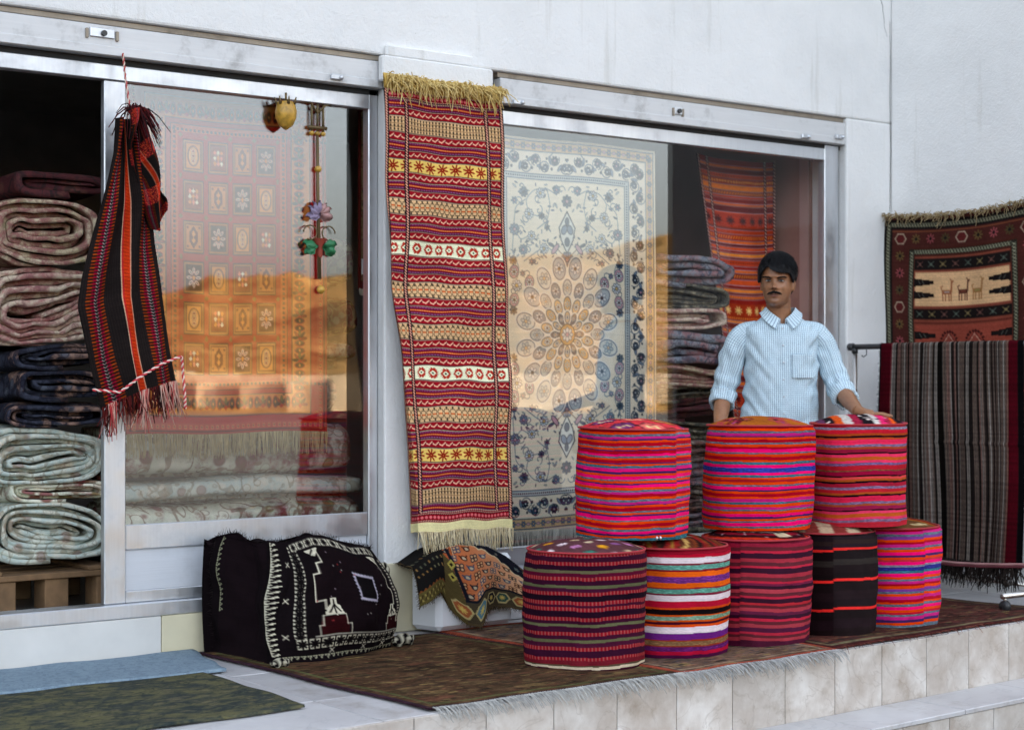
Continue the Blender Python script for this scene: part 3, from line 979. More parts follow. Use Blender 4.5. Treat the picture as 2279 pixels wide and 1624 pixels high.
    petals(12, .075, .085, .030, .017, hexc('d8c09a'), mid, 0)
    b.ell(cx, my, .045, .05, hexc('d0a878'), 0, deep, .004); b.flower(cx, my, .034, pale, mid, rose, 8)
    q = b.a
    full = np.concatenate([q, q[:, ::-1]], 1); full = np.concatenate([full, full[::-1]], 0)
    return yarn(np.clip(lin(full)*np.array([1.02, 1.0, .96]), 0, .92), .05, 8)

def hanging(name, x0, x1, zt, zb, y, C, mat, fr_len=.06, fr_cols=((214, 210, 196), (236, 232, 222)), wave=.008, seed=0, top_fr=False):
    root = empty(name, ((x0+x1)/2, y, zb))
    h, w = C.shape[:2]
    V, U = np.meshgrid(np.linspace(0, 1, h), np.linspace(0, 1, w), indexing='ij')
    X = x0+(x1-x0)*U-(x0+x1)/2; Z = (zt-zb)*(1-V)+.004*np.sin(U*9+seed)
    Y = wave*np.sin(U*8.5+seed+V*1.3)*(.4+.6*V)+wave*.5*np.sin(V*5+seed)
    P = np.stack([X, Y, Z], -1)
    sheet('woven_field', P, C, mat, root, .008)
    if fr_len > 0:
        n = int((x1-x0)*170)
        bs = []; ds = []
        for k in range(2):
            for i in np.linspace(1, w-2, n).astype(int):
                bs.append(P[-1, i]+np.array([random.gauss(0, .002), -.003-.004*k, .004])); ds.append((random.gauss(0, .05), random.gauss(0, .04), -1))
        strands('fringe', bs, ds, fr_len, .0030, lin(fr_cols[0]), lin(fr_cols[1]), M['yarn'], root, .10, 0)
    return root
r = hanging('floral_carpet', 4.60, 5.72, 2.232, .385, .105, persian_board(), M['pile'], .065, seed=2)
tag(r, 'tall cream carpet with blue floral medallion hung inside the display window', 'rug')

# ================================================================== red panel carpet behind the door glass
def panel_board():
    W, H = .985, 1.44
    w, h = 270, 400
    red, brick = hexc('9c1a22'), hexc('7c2a20'); tan = hexc('b9894e'); navy = hexc('2a2430'); white = hexc('f0ead8'); gold = hexc('c89a50'); brown = hexc('6a4028')
    b = Board(w, h, W, H, hexc('7a3a2a'))
    def band(o, c): b.rect(o, o*.9, W-o, H-o*.9, c)
    band(.0, hexc('8a3a30'))
    # outer guard with small studs
    t = .012
    band(.016, navy); band(.021, hexc('a0463a'))
    while t < 1.5:
        for x, y in ((t, .034), (t, H-.034), (.036, t), (W-.036, t)): b.rect(x-.006, y-.007, x+.006, y+.007, hexc('c08a5a')); b.ell(x, y, .003, .003, navy)
        t += .026
    band(.055, red); band(.085, navy); band(.089, tan)
    # main border: paired pears and fans
    i = 0; t = .14
    while t < 1.45:
        for sdx, (x, y, hor) in enumerate(((t, .128, 1), (t, H-.128, 1), (.143, t, 0), (W-.143, t, 0))):
            if hor and not .12 < x < W-.12: continue
            if not hor and not .15 < y < H-.15: continue
            if i % 2 == 0:
                for s in (-.016, .016):
                    p, q = (x+s, y) if hor else (x, y+s)
                    b.ell(p, q, .011 if hor else .022, .022 if hor else .011, navy, 0, hexc('a33a2e'), .004)
                    b.ell(p, q, .004, .006, gold)
            else:
                for k in range(5):
                    a = math.pi*(k/4)
                    b.leaf(x+math.cos(a)*.020, y-math.sin(a)*.020+.010, .014, -a, [hexc('8a2a20'), navy, hexc('5a6a3a')][k % 3], navy)
                b.diamond(x, y+.016, .012, .010, red)
        t += .047; i += 1
    band(.180, navy); band(.184, red); band(.205, navy); band(.208, hexc('b0603a'))
    t = .2
    while t < 1.3:
        for x, y in ((t, .207), (t, H-.207), (.223, t), (W-.223, t)):
            b.rect(x-.005, y-.005, x+.005, y+.005, navy)
        t += .02
    band(.240, red)
    x0, x1, y0, y1 = .252, W-.252, .228, H-.228
    ncol, nrow = 4, 6
    # field: a little wider than strictly inside so the four columns fill it
    cw, ch = (x1-x0)/ncol, (y1-y0)/nrow
    for r_ in range(nrow):
        for c_ in range(ncol):
            cx, cy = x0+(c_+.5)*cw, y0+(r_+.5)*ch
            hx, hy = cw*.40, ch*.40
            b.rect(cx-hx, cy-hy, cx+hx, cy+hy, navy)
            b.rect(cx-hx*.94, cy-hy*.94, cx+hx*.94, cy+hy*.94, hexc('a8804a'))
            b.rect(cx-hx*.82, cy-hy*.82, cx+hx*.82, cy+hy*.82, hexc('5a3428'))
            k = (c_+r_) % 4
            if k == 3:
                b.rect(cx-hx*.76, cy-hy*.76, cx+hx*.76, cy+hy*.76, hexc('4a2226'))
                for a in range(8):
                    an = a*math.pi/4
                    b.ell(cx+math.cos(an)*hx*.45, cy+math.sin(an)*hy*.45, hx*.26, hx*.13, white, an)
                    b.ell(cx+math.cos(an)*hx*.45, cy+math.sin(an)*hy*.45, hx*.13, hx*.05, navy, an)
                b.diamond(cx, cy, hx*.18, hy*.18, gold)
            elif k == 2:
                b.rect(cx-hx*.76, cy-hy*.76, cx+hx*.76, cy+hy*.76, tan)
                b.poly([(cx-hx*.45, cy-hy*.25), (cx, cy-hy*.7), (cx+hx*.45, cy-hy*.25), (cx+hx*.45, cy+hy*.25), (cx, cy+hy*.7), (cx-hx*.45, cy+hy*.25)], hexc('6a2a22'))
                b.diamond(cx, cy-hy*.2, hx*.2, hy*.2, gold); b.diamond(cx, cy+hy*.2, hx*.2, hy*.2, gold)
                for sx in (-1, 1):
                    for sy in (-1, 1): b.ell(cx+sx*hx*.58, cy+sy*hy*.58, hx*.10, hx*.10, brown)
            elif k == 0:
                b.rect(cx-hx*.70, cy-hy*.76, cx+hx*.70, cy+hy*.76, gold)
                b.ell(cx, cy, hx*.45, hy*.55, hexc('d8b878'), 0, brown, .006)
                for sy in (-1, 0, 1): b.flower(cx, cy+sy*hy*.30, hx*.22, hexc('e8d8b0'), brown, red, 6)
            else:
                b.rect(cx-hx*.76, cy-hy*.76, cx+hx*.76, cy+hy*.76, hexc('8a4a34'))
                for sx, sy in ((-1, -1), (1, 1), (-1, 1), (1, -1), (0, 0), (0, -1), (0, 1), (-1, 0), (1, 0)):
                    b.diamond(cx+sx*hx*.34, cy+sy*hy*.34, hx*.17, hy*.17, [gold, hexc('d89a80'), white][(sx+sy) % 3])
        for c_ in range(ncol+1):
            b.diamond(x0+c_*cw, y0+r_*ch, .010, .012, hexc('7a6a3a'))
    return yarn(np.clip(b.lin()*np.array([1.35, .95, .85]), 0, .9), .07, 9)
r = hanging('panel_carpet', 2.965, 3.905, 2.345, .865, .235, panel_board(), M['pile'], .095, ((168, 150, 105), (206, 190, 146)), .006, 1)
tag(r, 'red carpet of square garden panels hung behind the sliding door glass', 'rug')

# ================================================================== orange kilim deeper in the display window
def orange_board():
    W, H = .60, 1.75
    b = Board(130, 380, W, H, hexc('8c3420'))
    y = 0; i = 0
    cols = [hexc(c) for c in ('8a2a22', 'c0642c', '6a2424', 'b8522a', '903022', 'd07a30', '7a3a30', 'a84426')]
    while y < H:
        t = random.choice((.016, .020, .026, .034)); c = cols[i % 8]
        b.rect(0, y, W, y+t, c)
        x = 0
        k = i % 5
        while x < W:
            if k == 1: b.line([(x, y+t*.7), (x+.009, y+t*.3)], .006, hexc('dc8a3c'))
            elif k == 3: b.line([(x, y+t*.5), (x+.006, y+t*.5)], .005, hexc('54242a'))
            elif k == 4 and t > .02: b.diamond(x, y+t/2, .008, t*.3, hexc('d89048'))
            x += .018
        b.line([(0, y), (W, y)], .004, hexc('5a4450'))
        x = 0
        while x < W: b.line([(x, y), (x+.004, y)], .003, hexc('a89098')); x += .009
        y += t; i += 1
    for yy, c in ((.30, '4a1a1c'), (.80, 'd8b070'), (1.3, '4a1a1c')):
        b.rect(0, yy, W, yy+.075, hexc('a23c24') if c[0] == '4' else hexc('98381e'))
        x = .03
        while x < W:
            for a in range(4):
                an = a*math.pi/4+.39
                b.line([(x-math.cos(an)*.026, yy+.037-math.sin(an)*.022), (x+math.cos(an)*.026, yy+.037+math.sin(an)*.022)], .008, hexc(c))
            x += .088
    for xc in (.010, .085, .52, .59):
        b.rect(xc-.010, 0, xc+.010, H, hexc('2c1c22'))
        yy = 0
        while yy < H: b.line([(xc-.004, yy), (xc+.004, yy+.010)], .007, hexc('d8a898')); yy += .020
    return yarn(np.clip(b.lin()*1.5, 0, .9), .12, 4)
def orange_kilim():
    C = orange_board(); h, w = C.shape[:2]
    x0, x1, zt, zb = 6.30, 6.90, 2.30, .60
    root = empty('orange_kilim', (6.6, .42, zb))
    V, U = np.meshgrid(np.linspace(0, 1, h), np.linspace(0, 1, w), indexing='ij')
    X = x0+(x1-x0)*U-6.6+.36*V*(1-U)*.92+.02*V
    Y = .015*np.sin(U*9)+.02*V; Z = (zt-zb)*(1-V)-.02*np.sin(U*3.1)
    sheet('woven_field', np.stack([X, Y, Z], -1), C, M['weave'], root, .006)
    tag(root, 'orange and rust striped kilim hanging inside the window behind the man', 'rug')
orange_kilim()

# ================================================================== carpet on the side wall
def wallrug_board():
    W, H = 1.05, 1.15
    w, h = 230, 250
    base = hexc('6e3a26'); dk = hexc('2a2222'); sage = hexc('a0a286'); sand = hexc('e0b47c'); rust = hexc('94462c'); maroon = hexc('5c2a22')
    b = Board(w, h, W, H, base)
    b.rect(.0, 0, W, H, hexc('6a3022')); b.rect(.012, .022, W-.012, H, dk)
    def chain(x0, y0, x1, y1):
        b.rect(min(x0, x1)-.016, min(y0, y1)-.013, max(x0, x1)+.016, max(y0, y1)+.013, hexc('3a3a30'))
        n = int(max(abs(x1-x0), abs(y1-y0))/.018)
        for i in range(n):
            x, y = x0+(x1-x0)*i/n, y0+(y1-y0)*i/n
            if abs(x1-x0) > abs(y1-y0): b.line([(x, y-.009), (x+.012, y+.009)], .005, sage); b.line([(x, y+.009), (x+.012, y-.006)], .003, hexc('a8aa8c'))
            else: b.line([(x-.009, y), (x+.009, y+.012)], .005, sage); b.line([(x+.009, y), (x-.006, y+.012)], .003, hexc('a8aa8c'))
    chain(.05, .05, W-.05, .05); chain(.05, .05, .05, H); chain(W-.05, .05, W-.05, H)
    b.rect(.078, .075, W-.078, H, maroon)
    b.line([(.078, .085), (W-.078, .085)], .008, hexc('8a4a28'))
    motifs = []
    for i in range(9): motifs.append((.13+i*(W-.26)/8, .125, i))
    for i in range(1, 12): motifs.append((.128, .125+i*.092, i)); motifs.append((W-.128, .125+i*.092, i+1))
    for x, y, i in motifs:
        c = [hexc('a08a6a'), hexc('7a6a30'), hexc('b04a58'), hexc('5a5a30')][i % 4]
        if i % 4 == 0:
            p = [(x+math.cos(a*1.047)*.034, y+math.sin(a*1.047)*.030) for a in range(7)]
            b.poly(p, hexc('6a2020')); b.line(p, .006, hexc('b0a088'))
        else:
            for a in range(4):
                an = a*math.pi/4
                b.line([(x-math.cos(an)*.026, y-math.sin(an)*.024), (x+math.cos(an)*.026, y+math.sin(an)*.024)], .007, c)
            b.ell(x, y, .009, .009, dk)
    b.rect(.185, .172, W-.185, H, hexc('5a2a1c'))
    chain(.205, .195, W-.205, .195); chain(.205, .195, .205, H); chain(W-.205, .195, W-.205, H)
    fx0, fx1 = .235, W-.235
    b.rect(fx0-.008, .22, fx1+.008, H, rust)
    def strip(y0, y1, k):
        b.rect(fx0-.008, y0, fx1+.008, y1, dk)
        for i in range(8):
            x = fx0+.03+i*(fx1-fx0-.06)/7; y = (y0+y1)/2
            c = [hexc('7a5048'), hexc('5a6a60'), hexc('8a7a4a')][(i+k) % 3]
            b.line([(x-.018, y-.014), (x+.018, y+.014)], .005, c); b.line([(x-.018, y+.014), (x+.018, y-.014)], .005, c)
            b.diamond(x, y, .008, .010, c)
    strip(.232, .292, 0)
    def fingers(y0, y1, col, dark):
        b.rect(fx0, y0, fx1, y1, col)
        t = (y1-y0)
        for q in (.30, .68):
            for s in (0, 1):
                x = fx0-.006 if s == 0 else fx1+.006; d = 1 if s == 0 else -1
                b.poly([(x, y0+t*(q-.12)), (x+d*.125, y0+t*(q-.05)), (x+d*.125, y0+t*(q+.05)), (x, y0+t*(q+.12))], dark)
                for k in (.03, .055): b.line([(x+d*k, y0+t*(q-.05)), (x+d*(k+.012), y0+t*(q+.05))], .004, hexc('6a7068'))
    fingers(.305, .485, sand, dk)
    for i, x in enumerate((.435, .535, .625)):      # three small goats
        c = [hexc('a8602c'), hexc('6a3424'), hexc('b07a34')][i]; y = .405
        b.rect(x-.030, y-.004, x+.026, y+.018, c)
        for q in (-.027, -.012, .010, .023): b.line([(x+q, y+.014), (x+q, y+.052)], .006, c)
        b.line([(x+.024, y+.004), (x+.028, y-.046), (x+.036, y-.050)], .009, c); b.line([(x+.028, y-.050), (x+.020, y-.062)], .005, c)
        b.line([(x-.030, y), (x-.036, y-.020), (x-.026, y-.026)], .005, c)
        b.rect(x-.018, y+.002, x+.014, y+.010, [hexc('b0a0a0'), hexc('8a4a30'), hexc('a8a050')][i])
    strip(.500, .555, 1)
    b.rect(fx0-.006, .570, fx1+.006, .580, hexc('7a3020'))
    fingers(.585, .775, hexc('a8452a'), dk)
    for x in (.44, .60):
        for q in range(18):
            a = q*math.pi/9; b.diamond(x+math.cos(a)*.050, .675+math.sin(a)*.056, .010, .010, hexc('5a2220'))
        b.diamond(x, .675, .046, .056, hexc('8a3024')); b.diamond(x, .675, .034, .044, hexc('c89078')); b.diamond(x, .675, .027, .036, hexc('a04430'))
    strip(.795, .845, 2)
    fingers(.860, 1.04, hexc('e8d4a8'), dk)
    strip(1.055, 1.11, 1)
    q = b.lin(); g_ = q.mean(2, keepdims=True)
    return yarn((q*.70+g_*.30)*np.array([1.12, 1.06, 1.0]), .12, 6)
def wall_rug():
    C = wallrug_board(); h, w = C.shape[:2]
    ya, yb = -.02, -1.08
    root = empty('wall_carpet', (7.29, -.5, .85))
    V, U = np.meshgrid(np.linspace(0, 1, h), np.linspace(0, 1, w), indexing='ij')
    zt = 1.985-.034*np.sin(U*3.05)+.02*U
    Y = ya+(yb-ya)*U+.5+.012*np.sin(V*4)*(.5-U)*2; Z = zt-V*1.14-.85
    X = -.016-.012*np.sin(U*7)*V-.008*np.sin(V*6)-.005*np.sin(U*17+V*9)
    P = np.stack([X, Y, Z], -1)
    sheet('woven_field', P, C, M['weave'], root, .008)
    bs = []; ds = []
    for k in range(3):
        for i in np.linspace(1, w-2, 120).astype(int):
            bs.append(P[0, i]+np.array([-.006-.004*k, 0, .002])); ds.append((random.uniform(-.6, -.1), random.gauss(0, .5), random.uniform(-.3, 1.0)))
    strands('fringe', bs, ds, .040, .0030, lin((128, 108, 78)), lin((190, 168, 126)), M['yarn'], root, .5, .7, 6, None, .16)
    tag(root, 'brown tribal carpet with three small goats pinned to the side wall', 'rug')
wall_rug()

# ================================================================== poufs
def pouf_top_board(kind):
    b = Board(90, 90, .46, .46, hexc('8a2a30'))
    R = random.Random(kind*13+1)
    if kind == 0:                                  # dark ground with rows of coloured tufts
        b.rect(0, 0, 1, 1, hexc('6e4a4e'))
        cs = [hexc(c) for c in ('d8c8a8', 'd8a030', 'eedde0', 'c088b0', '4a9a88', 'e6d8d8', '9a6a98', 'c8b090')]
        for j in range(9):
            for i in range(9):
                if (i+j) % 2: continue
                b.ell(.03+i*.05, .03+j*.05, .020, .015, cs[(i*3+j*2) % 8], .2, hexc('5a3238'), .004)
    elif kind == 1:                                # coral ground with golden hexagons
        b.rect(0, 0, 1, 1, hexc('d84a52'))
        for j in range(4):
            for i in range(4):
                x, y = .06+i*.115+(j % 2)*.05, .06+j*.115
                p = [(x+math.cos(a*1.047)*.055, y+math.sin(a*1.047)*.045) for a in range(7)]
                b.poly(p, [hexc('b8742a'), hexc('8a4a7a'), hexc('e87a72')][(i+j) % 3]); b.line(p, .006, hexc('3a2430'))
                b.line([(x-.025, y), (x-.01, y-.018), (x+.012, y), (x+.028, y-.012)], .010, hexc('f0d8a0'))
                b.ell(x, y+.016, .010, .007, hexc('4a2a3a'))
    elif kind == 2:                                # mustard with dark scrolls
        b.rect(0, 0, 1, 1, hexc('b8702c'))
        for n in range(44):
            x, y = R.random()*.46, R.random()*.46
            p = [(x+math.cos(a*.785)*.028, y+math.sin(a*.785)*.024) for a in range(9)]
            b.line(p, .008, hexc(R.choice(('5a1a30', '4a2038', '8a1a30', 'd8b070', 'c04a60'))))
            b.ell(x, y, .010, .010, hexc(R.choice(('c05a70', '5a2038', 'd8a040', 'b04a8a'))))
    elif kind == 3:                                # pink and black bars
        x = 0
        while x < .46:
            t = R.uniform(.012, .04); b.rect(x, 0, x+t, .46, hexc(R.choice(('e8387a', '2a2028', 'e86a28', 'd8d0c8', 'b03050', '7a4a6a', 'f05a8a')))); x += t
        for n in range(30):
            x, y = R.random()*.46, R.random()*.46; b.diamond(x, y, .014, .010, hexc(R.choice(('f0e0d8', '2a2028', '4a2a50'))))
    elif kind == 4:                                # brown wave stripes
        for k in range(26):
            x = k*.018
            b.line([(x+.02*math.sin(q*.5), q*.023) for q in range(21)], .019, hexc(R.choice(('6a3a28', '8a4a2a', '3a2420', 'a87a3a', '5a3a2a', '9a2a28', 'c8a868'))))
        for n in range(8): x, y = R.random()*.46, R.random()*.46; b.line([(x, y), (x+.05, y+.012)], .010, hexc('dcc8a0'))
    elif kind == 5:                                # dark red concentric arcs
        b.rect(0, 0, 1, 1, hexc('7a1830'))
        for rr, c in ((.22, 'd84a28'), (.20, '3a1420'), (.17, '9a2038'), (.14, '2a1018'), (.12, 'd8d0c8'), (.105, '6a1430'), (.08, 'e05a2a'), (.05, '4a1424')):
            b.ell(.23, .20, rr, rr*.8, hexc(c))
        for a in range(24): b.ell(.23+math.cos(a*.262)*.13, .2+math.sin(a*.262)*.105, .004, .004, hexc('f0e8e0'))
        for a in range(40): b.ell(R.random()*.46, R.random()*.46, .004, .004, hexc('e8d0d0'))
        b.poly([(.30, .06), (.36, .10), (.33, .13), (.28, .10)], hexc('d8c8a8'))
    elif kind == 6:                                # terracotta and cream blocks
        for i in range(8):
            for j in range(5):
                b.rect(i*.058, j*.095, i*.058+.058, j*.095+.095, hexc('c9b597') if (i+j//2) % 2 else hexc('96473f'))
        b.line([(.25, .2), (.32, .23)], .010, hexc('e84a48')); b.ell(.25, .2, .012, .010, hexc('3a4a90'))
    else:
        for k in range(20):
            b.rect(0, k*.023, .46, k*.023+.023, hexc(R.choice(('8a3a28', '6a3a2a', 'a8642a', '5a2a28', '7a5a3a', '8a2a2a'))))
        for n in range(10): x, y = R.random()*.46, R.random()*.46; b.line([(x, y), (x+.05, y+.02)], .012, hexc('dcc89a'))
    return yarn(b.lin(), .14, kind+20)

def stripe_column(seq, n):
    """colours down the side from a list 'hex weight flag'"""
    tot = sum(s[1] for s in seq); out = np.zeros((n, 3)); flag = np.zeros(n, int)
    y = 0
    for c, wt, fl in seq:
        a = int(round(y/tot*n)); y += wt; e = int(round(y/tot*n))
        out[a:e] = lin(hexc(c)); flag[a:e] = fl
        if fl == 2 and e-a > 3:                    # a melange stripe keeps a paler heart
            out[(a+e)//2] = np.clip(lin(hexc(c))*1.35, 0, 1)
    return out, flag
def S(txt):
    out = []
    for w_ in txt.split():
        p = w_.split(':'); out.append((p[0], float(p[1]) if len(p) > 1 and p[1] else 1.0, int(p[2]) if len(p) > 2 else 0))
    return out
# b = bright red crimson etc.; written top to bottom
PK, OR, CR, PU, GY, TE, MG = 'f4127c', 'e2500e', 'b4082c', '52306c', '66727c', '3f747e', 'cc2e86'
SEQ = {
 'plum': S('9a1c2e:.8:1 4a1a34:1.2 9a1c2e:.9:1 3c1830:1.2 7a7458:.7 6a1a38:.9 9a1c2e:.9:1 4a1a36:1.2 747456:.7 56203e:.9 9a1c2e:.9:1 2a1426:1.4 9a1c2e:.9:1 521c36:.6 9a1c2e:.9:1 34162c:1.5 9a1c2e:.9:1 4c1c36:.8 777658:.7 4e1c38:1.3 9a1c2e:.9:1 521e3a:1 767456:.7 5a223e:1.1 9a1c2e:.9:1 4a1c38:1.6 9a1c2e:.8:1 842a38:1.1 6a5a48:.4 ddcdb4:.6 4a1c30:.5'),
 'hot': S(f'{CR}:.8 {OR}:1 {GY}:.9:2 {MG}:1.0 {PU}:.6 {OR}:.9 {CR}:1.5 {GY}:.5:2 {OR}:.9 {PU}:.5 {CR}:1.3 {PK}:1.0 {GY}:.7:2 {OR}:.8 {CR}:1.2 {PU}:.5 {OR}:.8 {TE}:.9:2 {MG}:.8 {PK}:.7 {PU}:1.0 {OR}:.9 {PK}:1.4 {GY}:.6:2 {OR}:1 {PU}:.6 {PK}:1.1 {OR}:1.1 {GY}:.8:2 {MG}:.9 {CR}:1.2 {OR}:1 {GY}:.9:2 {MG}:1 {PU}:.5 {OR}:.9 {CR}:1.5 {GY}:.7:2 {OR}:.8 {PU}:.7 {PK}:1.5 {GY}:.6:2 {OR}:1.1 {CR}:1.3 {OR}:.7 {GY}:1:2 {PK}:1.2 {PU}:.9 {OR}:1 {TE}:1:2'),
 'blue': S(f'{CR}:.7 {OR}:1.1 {GY}:.8:2 {MG}:1.1 {PU}:.5 {OR}:.9 {CR}:1.2 {GY}:.7:2 {OR}:.9 {CR}:.8 {PK}:1.4 {GY}:.6:2 {OR}:1 {CR}:1.3 {OR}:.8 {TE}:1:2 {PK}:1.2 3a4a9c:1.9:2 {PK}:1 {TE}:.9:2 {OR}:.8 b02a30:1.0 {OR}:1.0 {GY}:.7:2 {PK}:1.2 {PU}:.6 {OR}:.9 {CR}:1.2 {OR}:.8 {MG}:1.3 {TE}:.8:2 {OR}:1.1 {MG}:1 {GY}:.6:2 {OR}:1.1 {PK}:1 {PU}:.8 {OR}:.9 {GY}:.6:2 {PK}:1.5 {GY}:.8:2 {OR}:1.2'),
 'dusk': S('b02838:.8 8a8090:.8:2 d02c40:1.3 b8582a:.7 2c1820:.6 c85a30:.6 f03c68:1.6 86708c:.8:2 b85a34:.7 a8284c:1.1 2a1a22:.5 f04870:1.0 cc6a2e:1.1 f04870:.8 7c6286:.8:2 c02c3c:1.5 7a5a3c:.4:2 a81848:1.3 2a1620:.5 e85a5a:.7 c0662e:.7 241620:.6 b82c48:1.2 8a7490:.8:2 c8323c:1.1 b8622e:.6 241820:.6 e83460:1.7 86708c:.8:2 b86038:.7 a82c58:1.1 2a1a22:.5 e84c72:.8 c8682e:1.2 e84c72:.8 8a6e88:.8:2 c83848:1.5'),
 'white': S('9a1c34:1.6 c01c3c:1 e4d4d6:1.9 8a2a40:.5 6a9a8c:1.5:2 8a2030:.6 e87020:1.6 7a3a80:1.9:2 e87020:1.6 9a3040:.4 6a9c8c:1.5:2 8a2a44:.6 e4d4d6:1.9 c02040:1.9 d85a1c:.7 241418:1.6 d8601c:.5 84a08a:1.3:2 d8601c:.5 5a1c30:.8 d8581c:.8 e6d8da:2 7a3088:2 a03a2a:.5 8a6a4c:1.4:2 9a4030:.5 6a2a68:1.4:2 b81c44:1.3 5a1c48:1.4'),
 'wine': S('7a1c38:1 9c2440:1 6e2a34:1.1 c02c48:.7 40122e:1.5 ac3848:1 6a2c36:1.1 c0304a:.6 40122e:1.5 ac3848:1.1 6e3038:1.1 c02c48:.6 7a2448:.6 3a102a:1.0 b04450:1 6a2c36:1 c0304a:.6 40122e:1.3 b8303c:.7 6e2a34:.8 b04450:1 6a2244:.9 40122e:1 c02c48:.7 6a2a34:.9 ac4450:1 5a1c40:1.3 b83048:.7 6a2c36:.8 ac424e:.9 5a1a38:1.5'),
 'night': S('2e2026:2.2 3a2a28:1.2 30202a:1.0 e83a34:.7 221618:2.4 3c3430:1.6 281a1c:2.2 221618:1.6 e83a34:.7 241618:2.6 2c1c20:2.4 26181c:2.2 e83a34:.7 241618:2.4 2c1a20:2.6 261618:1.6'),
 'sunset': S(f'{CR}:.8 {MG}:.8 {GY}:.8:2 8a4a98:.9 {OR}:.8 {CR}:.7 {MG}:1 {GY}:.6:2 {OR}:.9 {PK}:1 {PU}:.7 {OR}:.7 c84048:.7 {PK}:1 8a8a98:.7:2 3a3a8a:1.2:2 {TE}:.8:2 {PK}:1 {OR}:.8 {GY}:.7:2 {MG}:.8 {CR}:.6 {OR}:1 8a4a98:.9 {GY}:.6:2 {OR}:.8 {MG}:1 {CR}:.9 {OR}:.6 {GY}:.8:2 {PK}:1 {OR}:.8 c01838:.6 {GY}:.7:2 {MG}:1 {PU}:.9 {OR}:.7 {GY}:.9:2'),
}
M['piping'] = m_plain('red_piping', (.42, .03, .04), .9, bmp=.4, bs=300)
M['zip'] = m_plain('zip_metal', (.75, .75, .74), .35, .8)

